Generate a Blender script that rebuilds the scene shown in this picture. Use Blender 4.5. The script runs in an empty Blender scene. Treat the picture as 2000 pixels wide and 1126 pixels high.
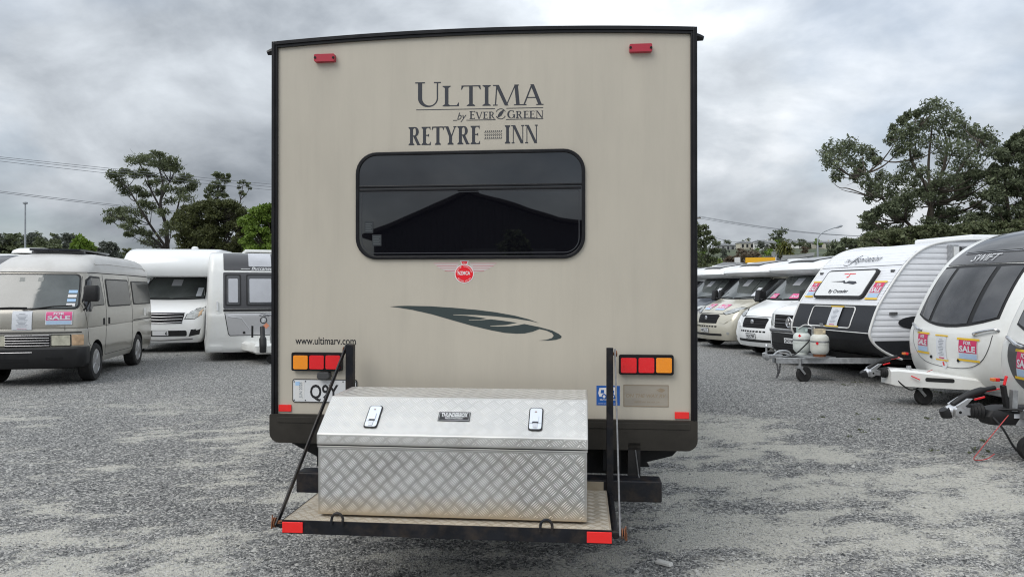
import bpy, bmesh, math, random
import numpy as np
from mathutils import Vector, Matrix
from mathutils.bvhtree import BVHTree
from mathutils.geometry import tessellate_polygon

# ------------------------------------------------------------------ camera, sky, sun, exposure
scene = bpy.context.scene
COL = scene.collection
random.seed(7)
RNG = np.random.default_rng(7)

FPX = 1400.0            # focal length in pixels of the 2000 px wide photograph
HOR = 568.0             # horizon row of the photograph
CAM = Vector((0.0, 0.0, 1.6))
PITCH = math.atan((HOR - 563.0) / FPX)

cam_data = bpy.data.cameras.new('camera')
cam_data.sensor_width = 36.0
cam_data.lens = FPX / 2000.0 * 36.0
cam_data.clip_start = 0.05
cam_data.clip_end = 5000.0
cam = bpy.data.objects.new('camera', cam_data)
COL.objects.link(cam)
cam.location = CAM
cam.rotation_euler = (math.pi / 2 + PITCH, 0, 0)
scene.camera = cam

SUN_EL, SUN_AZ = math.radians(48), math.radians(224)     # azimuth measured from +Y, clockwise: behind the camera, a little to its left

world = bpy.data.worlds.new('World')
scene.world = world
world.use_nodes = True


def build_world():
    nt = world.node_tree
    N, L = nt.nodes, nt.links
    N.clear()
    out = N.new('ShaderNodeOutputWorld')
    bg = N.new('ShaderNodeBackground')
    sky = N.new('ShaderNodeTexSky')
    sky.sky_type = 'NISHITA'
    sky.sun_disc = False
    sky.sun_elevation = SUN_EL
    sky.sun_rotation = SUN_AZ
    tc = N.new('ShaderNodeTexCoord')
    sep = N.new('ShaderNodeSeparateXYZ')
    L.new(tc.outputs['Generated'], sep.inputs[0])

    def math_node(op, a, b=None, clamp=False):
        n = N.new('ShaderNodeMath')
        n.operation = op
        n.use_clamp = clamp
        for i, v in enumerate((a, b)):
            if v is None:
                continue
            if isinstance(v, (int, float)):
                n.inputs[i].default_value = v
            else:
                L.new(v, n.inputs[i])
        return n.outputs[0]
    z = math_node('MAXIMUM', sep.outputs['Z'], 0.0)
    den = math_node('ADD', z, 0.42)
    px = math_node('DIVIDE', sep.outputs['X'], den)
    py = math_node('DIVIDE', sep.outputs['Y'], den)
    comb = N.new('ShaderNodeCombineXYZ')
    L.new(px, comb.inputs[0])
    L.new(py, comb.inputs[1])

    def noise(scale, detail, rough, off, dist=0.0):
        m = N.new('ShaderNodeMapping')
        m.inputs['Location'].default_value = off
        L.new(comb.outputs[0], m.inputs[0])
        n = N.new('ShaderNodeTexNoise')
        n.inputs['Scale'].default_value = scale
        n.inputs['Detail'].default_value = detail
        n.inputs['Roughness'].default_value = rough
        n.inputs['Distortion'].default_value = dist
        L.new(m.outputs[0], n.inputs['Vector'])
        return n.outputs[0]

    big = noise(1.25, 4.0, 0.5, (3.6, 21.7, 0.4), 0.25)
    mid = noise(3.0, 8.0, 0.56, (7.9, 22.2, 1.9), 0.2)
    s = math_node('ADD', math_node('MULTIPLY', big, 0.54), math_node('MULTIPLY', mid, 0.46))
    ramp = N.new('ShaderNodeValToRGB')
    e = ramp.color_ramp.elements
    e[0].position, e[0].color = 0.395, (0.27, 0.300, 0.338, 1)
    e[1].position, e[1].color = 0.61, (0.79, 0.825, 0.865, 1)
    a = e.new(0.465)
    a.color = (0.415, 0.450, 0.492, 1)
    b = e.new(0.545)
    b.color = (0.585, 0.628, 0.675, 1)
    L.new(s, ramp.inputs[0])
    # an overcast sky grows brighter from the horizon to the zenith, the same all round
    grad = math_node('ADD', math_node('MULTIPLY', z, 1.95), 0.78)
    cl = N.new('ShaderNodeVectorMath')
    cl.operation = 'SCALE'
    L.new(ramp.outputs[0], cl.inputs[0])
    L.new(grad, cl.inputs['Scale'])
    sk = N.new('ShaderNodeVectorMath')
    sk.operation = 'SCALE'
    L.new(sky.outputs[0], sk.inputs[0])
    sk.inputs['Scale'].default_value = 0.11
    gap = math_node('MULTIPLY', math_node('SUBTRACT', noise(1.6, 5.0, 0.55, (1.3, 9.2, 4.0)), 0.50, True), 2.2, True)
    mix = N.new('ShaderNodeMix')
    mix.data_type = 'RGBA'
    L.new(gap, mix.inputs[0])
    L.new(cl.outputs[0], mix.inputs[6])
    L.new(sk.outputs[0], mix.inputs[7])
    L.new(mix.outputs[2], bg.inputs['Color'])
    bg.inputs['Strength'].default_value = 1.0
    L.new(bg.outputs[0], out.inputs[0])


build_world()

sun_data = bpy.data.lights.new('sun', 'SUN')
sun_data.energy = 1.5
sun_data.angle = math.radians(38)
sun_data.color = (1.0, 0.96, 0.9)
sun = bpy.data.objects.new('sun', sun_data)
COL.objects.link(sun)
sd = Vector((math.sin(SUN_AZ) * math.cos(SUN_EL), math.cos(SUN_AZ) * math.cos(SUN_EL), math.sin(SUN_EL)))
sun.rotation_euler = sd.to_track_quat('Z', 'Y').to_euler()
sun.location = (0, 0, 30)

scene.view_settings.view_transform = 'Standard'
scene.view_settings.look = 'None'
scene.view_settings.exposure = 0.0
scene.view_settings.gamma = 1.0
scene.view_settings.use_curve_mapping = False
scene.cycles.max_bounces = 6
scene.cycles.transparent_max_bounces = 8
scene.cycles.use_denoising = True
scene.cycles.filter_width = 1.1


# ------------------------------------------------------------------ pixels to places
def ray(px, py):
    d = Vector(((px - 1000.0) / FPX, 1.0, -(py - 563.0) / FPX))
    c, s_ = math.cos(PITCH), math.sin(PITCH)
    return Vector((d.x, d.y * c - d.z * s_, d.y * s_ + d.z * c))


def ground_at(px, py):
    r = ray(px, py)
    return CAM + r * (-CAM.z / r.z)


def at_depth(px, py, depth):
    r = ray(px, py)
    return CAM + r * (depth / r.y)


# ------------------------------------------------------------------ materials
MATS = {}


def material(name, color, rough=0.5, metal=0.0, vary=0.0, vscale=6.0, bump=0.0, bscale=40.0, ior=None, coat=0.0,
             dirt=None, dirt_amt=0.0, dscale=3.0, stretch=(1, 1, 1), spec=None):
    if name in MATS:
        return MATS[name]
    m = bpy.data.materials.new(name)
    m.use_nodes = True
    nt = m.node_tree
    N, L = nt.nodes, nt.links
    p = N['Principled BSDF']
    p.inputs['Base Color'].default_value = (*color, 1)
    p.inputs['Roughness'].default_value = rough
    p.inputs['Metallic'].default_value = metal
    if ior:
        p.inputs['IOR'].default_value = ior
    if coat:
        p.inputs['Coat Weight'].default_value = coat
        p.inputs['Coat Roughness'].default_value = 0.08
    if spec is not None:
        p.inputs['Specular IOR Level'].default_value = spec
    if vary or bump or dirt:
        tc = N.new('ShaderNodeTexCoord')
        mp = N.new('ShaderNodeMapping')
        mp.inputs['Scale'].default_value = stretch
        L.new(tc.outputs['Object'], mp.inputs[0])
    if vary:
        n = N.new('ShaderNodeTexNoise')
        n.inputs['Scale'].default_value = vscale
        n.inputs['Detail'].default_value = 5
        n.inputs['Roughness'].default_value = 0.6
        L.new(mp.outputs[0], n.inputs['Vector'])
        hs = N.new('ShaderNodeMix')
        hs.data_type = 'RGBA'
        lo = tuple(max(0, c * (1 - vary)) for c in color)
        hi = tuple(min(1, c * (1 + vary)) for c in color)
        hs.inputs[6].default_value = (*lo, 1)
        hs.inputs[7].default_value = (*hi, 1)
        mr = N.new('ShaderNodeMapRange')
        mr.inputs[1].default_value = 0.3
        mr.inputs[2].default_value = 0.7
        L.new(n.outputs[0], mr.inputs[0])
        L.new(mr.outputs[0], hs.inputs[0])
        last = hs.outputs[2]
        rr = N.new('ShaderNodeMapRange')
        rr.inputs[1].default_value = 0.3
        rr.inputs[2].default_value = 0.7
        rr.inputs[3].default_value = max(0.02, rough - 0.08)
        rr.inputs[4].default_value = min(1, rough + 0.1)
        L.new(n.outputs[0], rr.inputs[0])
        if rough >= 0.36:
            L.new(rr.outputs[0], p.inputs['Roughness'])
    else:
        last = None
    if dirt:
        n2 = N.new('ShaderNodeTexNoise')
        n2.inputs['Scale'].default_value = dscale
        n2.inputs['Detail'].default_value = 6
        n2.inputs['Roughness'].default_value = 0.65
        L.new(mp.outputs[0], n2.inputs['Vector'])
        r2 = N.new('ShaderNodeMapRange')
        r2.inputs[1].default_value = 0.45
        r2.inputs[2].default_value = 0.75
        r2.inputs[3].default_value = 0
        r2.inputs[4].default_value = dirt_amt
        L.new(n2.outputs[0], r2.inputs[0])
        mx = N.new('ShaderNodeMix')
        mx.data_type = 'RGBA'
        L.new(r2.outputs[0], mx.inputs[0])
        if last:
            L.new(last, mx.inputs[6])
        else:
            mx.inputs[6].default_value = (*color, 1)
        mx.inputs[7].default_value = (*dirt, 1)
        last = mx.outputs[2]
    if last:
        L.new(last, p.inputs['Base Color'])
    if bump:
        n3 = N.new('ShaderNodeTexNoise')
        n3.inputs['Scale'].default_value = bscale
        n3.inputs['Detail'].default_value = 4
        L.new(mp.outputs[0], n3.inputs['Vector'])
        bp = N.new('ShaderNodeBump')
        bp.inputs['Strength'].default_value = bump
        bp.inputs['Distance'].default_value = 0.01
        L.new(n3.outputs[0], bp.inputs['Height'])
        L.new(bp.outputs[0], p.inputs['Normal'])
    MATS[name] = m
    return m


# ------------------------------------------------------------------ mesh building
class MB:
    def __init__(self):
        self.v = []
        self.f = []

    def add(self, verts, faces):
        k = len(self.v)
        self.v += [tuple(p) for p in verts]
        self.f += [tuple(i + k for i in f) for f in faces]
        return self

    def box(self, x0, x1, y0, y1, z0, z1):
        return self.add([(x0, y0, z0), (x1, y0, z0), (x1, y1, z0), (x0, y1, z0), (x0, y0, z1), (x1, y0, z1), (x1, y1, z1), (x0, y1, z1)],
                        [(0, 3, 2, 1), (4, 5, 6, 7), (0, 1, 5, 4), (1, 2, 6, 5), (2, 3, 7, 6), (3, 0, 4, 7)])

    def bar(self, a, b, w, h, up=(0, 0, 1)):
        a, b = Vector(a), Vector(b)
        d = (b - a).normalized()
        u = Vector(up)
        s = d.cross(u)
        if s.length < 1e-4:
            s = d.cross(Vector((1, 0, 0)))
        s.normalize()
        u = s.cross(d).normalized()
        vs = []
        for p in (a, b):
            for i, j in ((-1, -1), (1, -1), (1, 1), (-1, 1)):
                vs.append(p + s * (w / 2 * i) + u * (h / 2 * j))
        return self.add(vs, [(0, 1, 2, 3), (7, 6, 5, 4), (0, 4, 5, 1), (1, 5, 6, 2), (2, 6, 7, 3), (3, 7, 4, 0)])

    def tube(self, pts, r, n=8, r1=None, caps=True):
        pts = [Vector(p) for p in pts]
        m = len(pts)
        k = len(self.v)
        prev = None
        for i, p in enumerate(pts):
            d = (pts[min(i + 1, m - 1)] - pts[max(i - 1, 0)]).normalized()
            if prev is None:
                a = d.cross(Vector((0, 0, 1)))
                if a.length < 0.05:
                    a = d.cross(Vector((1, 0, 0)))
            else:
                a = prev - d * prev.dot(d)
            a.normalize()
            prev = a
            b = d.cross(a)
            if isinstance(r, (list, tuple)):
                rad = r[i]
            else:
                rad = r if r1 is None else r + (r1 - r) * i / max(1, m - 1)
            for j in range(n):
                t = 2 * math.pi * j / n
                self.v.append(tuple(p + a * (math.cos(t) * rad) + b * (math.sin(t) * rad)))
        for i in range(m - 1):
            for j in range(n):
                self.f.append((k + i * n + j, k + i * n + (j + 1) % n, k + (i + 1) * n + (j + 1) % n, k + (i + 1) * n + j))
        if caps:
            self.f.append(tuple(k + j for j in range(n))[::-1])
            self.f.append(tuple(k + (m - 1) * n + j for j in range(n)))
        return self

    def lathe(self, prof, c=(0, 0, 0), axis='z', n=24):
        """prof = [(radius, height)] turned about an axis through c"""
        k = len(self.v)
        for r, h in prof:
            for j in range(n):
                t = 2 * math.pi * j / n
                a, b = r * math.cos(t), r * math.sin(t)
                q = {'z': (a, b, h), 'y': (a, h, b), 'x': (h, a, b)}[axis]
                self.v.append((c[0] + q[0], c[1] + q[1], c[2] + q[2]))
        m = len(prof)
        for i in range(m - 1):
            for j in range(n):
                self.f.append((k + i * n + j, k + i * n + (j + 1) % n, k + (i + 1) * n + (j + 1) % n, k + (i + 1) * n + j))
        if prof[0][0] > 1e-5:
            self.f.append(tuple(k + j for j in range(n))[::-1])
        if prof[-1][0] > 1e-5:
            self.f.append(tuple(k + (m - 1) * n + j for j in range(n)))
        return self

    def prism(self, outline, fn, d0, d1):
        """outline in 2D (simple polygon), fn(a, b, depth) -> 3D, between depths d0 and d1"""
        n = len(outline)
        k = len(self.v)
        tri = tessellate_polygon([[Vector((a, b, 0)) for a, b in outline]])
        for d in (d0, d1):
            for a, b in outline:
                self.v.append(tuple(fn(a, b, d)))
        for t in tri:
            self.f.append(tuple(k + i for i in t))
            self.f.append(tuple(k + n + i for i in t[::-1]))
        for i in range(n):
            j = (i + 1) % n
            self.f.append((k + i, k + j, k + n + j, k + n + i))
        return self

    def flat(self, outline, fn, d):
        k = len(self.v)
        tri = tessellate_polygon([[Vector((a, b, 0)) for a, b in outline]])
        for a, b in outline:
            self.v.append(tuple(fn(a, b, d)))
        for t in tri:
            self.f.append(tuple(k + i for i in t))
        return self

    def mesh(self, name='mesh'):
        me = bpy.data.meshes.new(name)
        me.from_pydata(self.v, [], self.f)
        return me

    def build(self, name, mat, parent=None, smooth=None, bevel=0.0, recalc=True, segs=2):
        me = self.mesh(name)
        if recalc and len(self.f) < 60000:
            bm = bmesh.new()
            bm.from_mesh(me)
            bmesh.ops.recalc_face_normals(bm, faces=bm.faces)
            bm.to_mesh(me)
            bm.free()
        me.materials.append(mat)
        if smooth is not None:
            me.polygons.foreach_set('use_smooth', [True] * len(me.polygons))
            me.set_sharp_from_angle(angle=math.radians(smooth))
        o = bpy.data.objects.new(name, me)
        COL.objects.link(o)
        if parent:
            o.parent = parent
        if bevel:
            b = o.modifiers.new('bevel', 'BEVEL')
            b.width = bevel
            b.segments = segs
            b.limit_method = 'ANGLE'
            b.angle_limit = math.radians(35)
        return o


def tag(o, label=None, cat=None, group=None, kind=None):
    if label:
        o['label'] = label
    if cat:
        o['category'] = cat
    if group:
        o['group'] = group
    if kind:
        o['kind'] = kind
    return o


def thing(name, label, cat, loc=(0, 0, 0), rz=0.0, group=None):
    o = bpy.data.objects.new(name, None)
    o.empty_display_size = 0.2
    COL.objects.link(o)
    o.location = loc
    o.rotation_euler = (0, 0, rz)
    return tag(o, label, cat, group)


def rounded(x0, x1, z0, z1, r, n=6):
    """rounded rectangle, r one radius or four (bottom-right, top-right, top-left, bottom-left)"""
    if not isinstance(r, (list, tuple)):
        r = (r,) * 4
    out = []
    for (cx, cz, a0), rr in zip(((x1, z0, -90), (x1, z1, 0), (x0, z1, 90), (x0, z0, 180)), r):
        sx = -1 if cx == x1 else 1
        sz = -1 if cz == z1 else 1
        for i in range(n + 1):
            t = math.radians(a0 + 90 * i / n)
            out.append((cx + sx * rr + rr * math.cos(t), cz + sz * rr + rr * math.sin(t)))
    return out


def densify(poly, step):
    out = []
    n = len(poly)
    for i in range(n):
        a, b = poly[i], poly[(i + 1) % n]
        l = math.hypot(b[0] - a[0], b[1] - a[1])
        k = max(1, int(math.ceil(l / step)))
        for j in range(k):
            out.append((a[0] + (b[0] - a[0]) * j / k, a[1] + (b[1] - a[1]) * j / k))
    return out


# ------------------------------------------------------------------ lettering
_TEXT = {}


def text_shape(s, shear=0.0, bold=0.0, spacing=1.0):
    """2D verts and faces of a line of text, cap height 1, starting at x = 0 on the baseline"""
    key = (s, shear, bold, spacing)
    if key in _TEXT:
        return _TEXT[key]
    cu = bpy.data.curves.new('lettering', 'FONT')
    cu.body = s
    cu.size = 1.0
    cu.shear = shear
    cu.offset = bold
    cu.space_character = spacing
    cu.fill_mode = 'FRONT'
    cu.resolution_u = 3
    ob = bpy.data.objects.new('lettering', cu)
    COL.objects.link(ob)
    bpy.context.view_layer.update()
    me = ob.to_mesh()
    vs = [(v.co.x, v.co.y) for v in me.vertices]
    fs = [tuple(p.vertices) for p in me.polygons]
    ob.to_mesh_clear()
    bpy.data.objects.remove(ob)
    bpy.data.curves.remove(cu)
    CAP = 0.72
    if vs:
        x0 = min(v[0] for v in vs)
        vs = [((x - x0) / CAP, y / CAP) for x, y in vs]
    wd = max((v[0] for v in vs), default=1)
    _TEXT[key] = (vs, fs, wd)
    return _TEXT[key]


def put_text(mb, s, x0, z0, h, fn, depth, width=None, shear=0.0, bold=0.0, spacing=1.0, centre=False):
    """write s with cap height h from (x0, z0) in a 2D frame; fn(a, b, depth) -> 3D; width fits the line to that length"""
    vs, fs, wd = text_shape(s, shear, bold, spacing)
    sx = h if width is None else width / wd
    if centre:
        x0 = x0 - wd * sx / 2
    mb.add([fn(x0 + a * sx, z0 + b * h, depth) for a, b in vs], fs)
    return wd * sx


def arc_pts(cx, cy, rx, ry, a0, a1, n=10):
    return [(cx + rx * math.cos(math.radians(a0 + (a1 - a0) * i / n)), cy + ry * math.sin(math.radians(a0 + (a1 - a0) * i / n))) for i in range(n + 1)]


def serif_glyph(ch, T, H):
    """polygons of a Roman capital, height 1; T = thick stem, H = hairline; returns (polygons, width)"""
    S = 0.10      # serif overhang

    def stem(x, w, top=True, bot=True, y0=0.0, y1=1.0):
        ps = [[(x, y0), (x + w, y0), (x + w, y1), (x, y1)]]
        for yy, on in ((y0, bot), (y1, top)):
            if on:
                k = H * 0.9 if yy == y0 else -H * 0.9
                ps.append([(x - S, yy), (x + w + S, yy), (x + w + S, yy + k * 0.8), (x + w, yy + k * 2.4), (x, yy + k * 2.4), (x - S, yy + k * 0.8)])
        return ps

    def diag(xa, ya, xb, yb, w):
        return [[(xa, ya), (xa + w, ya), (xb + w, yb), (xb, yb)]]

    def arm(x0, x1, y, up, dn):
        return [[(x0, y), (x1 - 0.03, y), (x1 - 0.03, y + H), (x0, y + H)], [(x1 - 0.1, y), (x1, y - dn), (x1, y + H + up), (x1 - 0.1, y + H)]]

    def serif(xc, y, w):
        k = H if y < 0.5 else -H
        return [[(xc - w / 2, y), (xc + w / 2, y), (xc + w / 2, y + k), (xc - w / 2, y + k)]]
    if ch == 'I':
        return stem(S, T), T + 2 * S
    if ch == 'L':
        return stem(S, T) + arm(S + T * 0.5, 0.70, 0, 0.16, 0), 0.72
    if ch == 'T':
        return stem(0.42 - T / 2, T, top=False) + [[(0.02, 1 - H), (0.82, 1 - H), (0.82, 1), (0.02, 1)], [(0, 0.80), (0.035, 0.80), (0.11, 1 - H), (0.11, 1), (0.02, 1)], [(0.84, 0.80), (0.805, 0.80), (0.73, 1 - H), (0.73, 1), (0.82, 1)]], 0.84
    if ch == 'E':
        return stem(S, T) + arm(S + T * 0.5, 0.64, 0, 0.14, 0) + arm(S + T * 0.5, 0.52, 0.5, 0.06, 0.06) + arm(S + T * 0.5, 0.62, 1 - H, 0, 0.13), 0.66
    if ch == 'U':
        o = arc_pts(S + 0.36, 0.34, 0.36, 0.36, 180, 360, 14)
        i = arc_pts(S + 0.36 + (T - H) / 2, 0.34, 0.36 - (T + H) / 2, 0.36 - H * 1.3, 360, 180, 14)
        ps = [[(S, 0.33), (S + T, 0.33), (S + T, 1), (S, 1)], [(S + 0.72 - H, 0.33), (S + 0.72, 0.33), (S + 0.72, 1), (S + 0.72 - H, 1)], o + i]
        return ps + serif(S + T / 2, 1, T + 2 * S) + serif(S + 0.72 - H / 2, 1, H + 2 * S), 0.72 + 2 * S
    if ch == 'M':
        return diag(S, 0, S + 0.06, 1, H) + diag(S + 0.02, 1, S + 0.42, 0, T) + diag(S + 0.46, 0, S + 0.84, 1, H) + diag(S + 0.90, 0, S + 0.82, 1, T) + serif(S + 0.02, 0, 0.2) + serif(S + 0.96, 0, 0.3) + serif(S + 0.0, 1, 0.16) + serif(S + 0.93, 1, 0.16), 1.06 + S
    if ch == 'A':
        return diag(0.06, 0, 0.40, 1, H * 1.2) + diag(0.70, 0, 0.36, 1, T) + [[(0.2, 0.34), (0.66, 0.34), (0.64, 0.34 + H), (0.22, 0.34 + H)]] + serif(0.09, 0, 0.22) + serif(0.76, 0, 0.3), 0.92
    if ch == 'V':
        return diag(0.36, 0, 0.04, 1, T) + diag(0.42, 0, 0.76, 1, H * 1.2) + serif(0.10, 1, 0.3) + serif(0.78, 1, 0.22), 0.88
    if ch == 'N':
        return diag(S + 0.04, 0, S + 0.04, 1, H) + diag(S, 1, S + 0.62, 0, T) + diag(S + 0.68 + T * 0.3, 0, S + 0.68 + T * 0.3, 1, H) + serif(S + 0.05, 0, 0.22) + serif(S + 0.0, 1, 0.18) + serif(S + 0.70 + T * 0.3, 1, 0.22), 0.86 + S
    if ch == 'Y':
        return stem(0.40 - T / 2, T, top=False, y1=0.46) + diag(0.40 - T / 2, 0.44, 0.04, 1, T) + diag(0.42, 0.42, 0.68, 1, H * 1.2) + serif(0.10, 1, 0.3) + serif(0.70, 1, 0.22), 0.82
    if ch == 'R':
        o = arc_pts(S + T + 0.14, 0.74, 0.26, 0.26, 90, -90, 10)
        i = arc_pts(S + T + 0.12, 0.74, 0.26 - T * 0.85, 0.26 - H, -90, 90, 10)
        return stem(S, T) + [[(S + T - 0.02, 1 - H), (S + T + 0.15, 1 - H), (S + T + 0.15, 1), (S + T - 0.02, 1)], [(S + T - 0.02, 0.48), (S + T + 0.15, 0.48), (S + T + 0.15, 0.48 + H), (S + T - 0.02, 0.48 + H)], o + i] + diag(S + 0.50, 0, S + 0.22, 0.5, T) + serif(S + 0.62, 0, 0.22), 0.80 + S * 0.5
    if ch == 'G':
        o = arc_pts(0.46, 0.5, 0.42, 0.51, 50, 340, 20)
        i = arc_pts(0.50, 0.5, 0.42 - T, 0.51 - H, 340, 50, 20)
        return [o + i] + stem(0.74, T * 0.9, top=False, bot=False, y0=0.05, y1=0.42) + serif(0.78, 0.42, 0.28) + [[(0.72, 0.72), (0.76, 0.72), (0.76, 0.98), (0.74, 0.98), (0.66, 0.86)]], 0.92
    return [], 0.4


def put_serif(mb, s, x0, x1, z0, z1, h, fn, depth, thick=0.14, hair=0.045, first=1.0, gap=0.06):
    """roman capitals from (x0, z0) to (x1, z1) along the baseline, capital height h; first enlarges the first letter"""
    gl = [serif_glyph(c, thick, hair) for c in s]
    ws = [w * (first if i == 0 else 1) + gap for i, (_, w) in enumerate(gl)]
    tot = sum(ws) - gap
    x = 0.0
    k = 0
    for i, (ps, w) in enumerate(gl):
        f = first if i == 0 else 1.0
        for p in ps:
            pts = []
            for a, b in p:
                u = (x + a * f) / tot
                pts.append((x0 + (x1 - x0) * u, z0 + (z1 - z0) * u + b * f * h))
            k += 1
            mb.flat(pts, fn, depth + 0.00012 * (k % 7))
        x += ws[i]


# ------------------------------------------------------------------ shells lofted over horizontal slices, and pieces laid on them
def zloft(slices, nf=8, nc=5, cap_top=True, cap_bot=True):
    """slices (z, front x, rear x, half width, front corner radius, rear corner radius, bow); x runs forward, y left"""
    mb = MB()
    rings = []
    for z, xf, xr, w, rf, rr, bow in slices:
        half = []
        ye = max(1e-3, w - rf)
        for i in range(nf + 1):
            y = ye * i / nf
            half.append((xf - bow * (y / w) ** 2, y))
        xe = xf - bow * (ye / w) ** 2
        for i in range(1, nc + 1):
            t = math.pi / 2 * i / nc
            half.append((xe - rf + rf * math.cos(t), ye + rf * math.sin(t)))
        for i in range(1, 4):
            half.append((xe - rf + (xr + rr - xe + rf) * i / 4, w))
        for i in range(nc + 1):
            t = math.pi / 2 * i / nc
            half.append((xr + rr - rr * math.sin(t), w - rr + rr * math.cos(t)))
        half.append((xr, 0.0))
        ring = half + [(x, -y) for x, y in half[-2:0:-1]]
        rings.append([(x, y, z) for x, y in ring])
    n = len(rings[0])
    for r in rings:
        mb.v += r
    for i in range(len(rings) - 1):
        for j in range(n):
            mb.f.append((i * n + j, i * n + (j + 1) % n, (i + 1) * n + (j + 1) % n, (i + 1) * n + j))
    if cap_bot:
        mb.f.append(tuple(range(n))[::-1])
    if cap_top:
        mb.f.append(tuple((len(rings) - 1) * n + j for j in range(n)))
    return mb


def bvh_of(*mbs):
    v, f = [], []
    for mb in mbs:
        k = len(v)
        v += mb.v
        f += [tuple(i + k for i in q) for q in mb.f]
    return BVHTree.FromPolygons([Vector(p) for p in v], f)


def caster(bvh, view, miss=None):
    """maps 2D points of a front view (y to the right, z) or of the left side view (x, z) onto the shell"""
    last = [None, None]

    def fn(a, b, off):
        if view == 'front':
            o, d = Vector((30, a, b)), Vector((-1, 0, 0))
        elif view == 'left':
            o, d = Vector((a, 30, b)), Vector((0, -1, 0))
        elif view == 'right':
            o, d = Vector((a, -30, b)), Vector((0, 1, 0))
        else:
            o, d = Vector((a, b, 30)), Vector((0, 0, -1))
        hit, nrm = bvh.ray_cast(o, d)[:2]
        if nrm is not None:
            if nrm.dot(d) > 0:
                nrm = -nrm
            last[1] = nrm
        if hit is None:
            hit = last[0].copy() if last[0] else Vector((a, b, 0))
            if view == 'front':
                hit.y, hit.z = a, b
            elif view in ('left', 'right'):
                hit.x, hit.z = a, b
            else:
                hit.x, hit.y = a, b
        last[0] = hit
        n = last[1] if last[1] is not None else -d
        n = (n - d * 0.35).normalized()
        return hit + n * off
    return fn


def patch(bvh, outline, view, name, mat, parent, off=0.006, thick=0.02, rings=5, step=0.12, smooth=40, hole=None):
    """a plate that follows the shell; star-shaped outline; hole = inner scale for a frame"""
    fn = caster(bvh, view)
    o = densify(outline, step)
    cx = sum(p[0] for p in o) / len(o)
    cz = sum(p[1] for p in o) / len(o)
    mb = MB()
    n = len(o)
    ts = [1 - i / rings for i in range(rings)]
    if hole is not None:
        ts = [1.0, hole]
    for a, b in o:
        mb.v.append(tuple(fn(a, b, -thick)))
    for t in ts:
        for a, b in o:
            mb.v.append(tuple(fn(cx + (a - cx) * t, cz + (b - cz) * t, off)))
    if hole is not None:
        for a, b in o:
            mb.v.append(tuple(fn(cx + (a - cx) * hole, cz + (b - cz) * hole, -thick)))
    rows = len(ts) + 1 + (1 if hole is not None else 0)
    for i in range(rows - 1):
        for j in range(n):
            mb.f.append((i * n + j, i * n + (j + 1) % n, (i + 1) * n + (j + 1) % n, (i + 1) * n + j))
    if hole is None:
        mb.v.append(tuple(fn(cx, cz, off)))
        c = len(mb.v) - 1
        for j in range(n):
            mb.f.append(((rows - 1) * n + j, (rows - 1) * n + (j + 1) % n, c))
    return mb.build(name, mat, parent, smooth=smooth, recalc=False)


def laid_text(bvh, view, s, x0, z0, h, name, mat, parent, off=0.012, **kw):
    fn = caster(bvh, view)
    if view == 'left':
        g = lambda a, b, d: fn(-a, b, d)
        x0 = -x0
    else:
        g = fn
    mb = MB()
    put_text(mb, s, x0, z0, h, g, off, **kw)
    return mb.build(name, mat, parent, recalc=False)


def cut_arches(o, arches, dark):
    """sink wheel housings into a shell: arches (x, z, radius, y0, y1)"""
    o.data.materials.append(dark)
    cutters = []
    for x, z, r, y0, y1 in arches:
        c = MB().lathe([(r, y0), (r, y1)], (x, 0, z), 'y', 28).build('cutter', dark)
        c.data.polygons.foreach_set('material_index', [0] * len(c.data.polygons))
        cutters.append(c)
        m = o.modifiers.new('arch', 'BOOLEAN')
        m.object = c
        m.operation = 'DIFFERENCE'
        m.solver = 'EXACT'
        m.material_mode = 'TRANSFER'
    par = o.parent
    o.parent = None
    mw = par.matrix_world.copy() if par else None
    dg = bpy.context.evaluated_depsgraph_get()
    dg.update()
    me = bpy.data.meshes.new_from_object(o.evaluated_get(dg))
    o.modifiers.clear()
    old = o.data
    o.data = me
    me.name = old.name
    bpy.data.meshes.remove(old)
    for c in cutters:
        d = c.data
        bpy.data.objects.remove(c)
        bpy.data.meshes.remove(d)
    o.parent = par
# ------------------------------------------------------------------ ground of crushed stone
_LAT = RNG.random((256, 256))


def vnoise(x, y):
    xi = np.floor(x).astype(int)
    yi = np.floor(y).astype(int)
    fx, fy = x - xi, y - yi
    fx = fx * fx * (3 - 2 * fx)
    fy = fy * fy * (3 - 2 * fy)
    a = _LAT[xi & 255, yi & 255]
    b = _LAT[(xi + 1) & 255, yi & 255]
    c = _LAT[xi & 255, (yi + 1) & 255]
    d = _LAT[(xi + 1) & 255, (yi + 1) & 255]
    return (a * (1 - fx) + b * fx) * (1 - fy) + (c * (1 - fx) + d * fx) * fy


def fbm(x, y, o=5, g=0.55):
    s, a, t = 0, 1.0, 0
    for i in range(o):
        s = s + a * vnoise(x * 2 ** i + 17.3 * i, y * 2 ** i + 5.1 * i)
        t += a
        a *= g
    return s / t


def smooth01(x):
    x = np.clip(x, 0, 1)
    return x * x * (3 - 2 * x)


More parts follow.
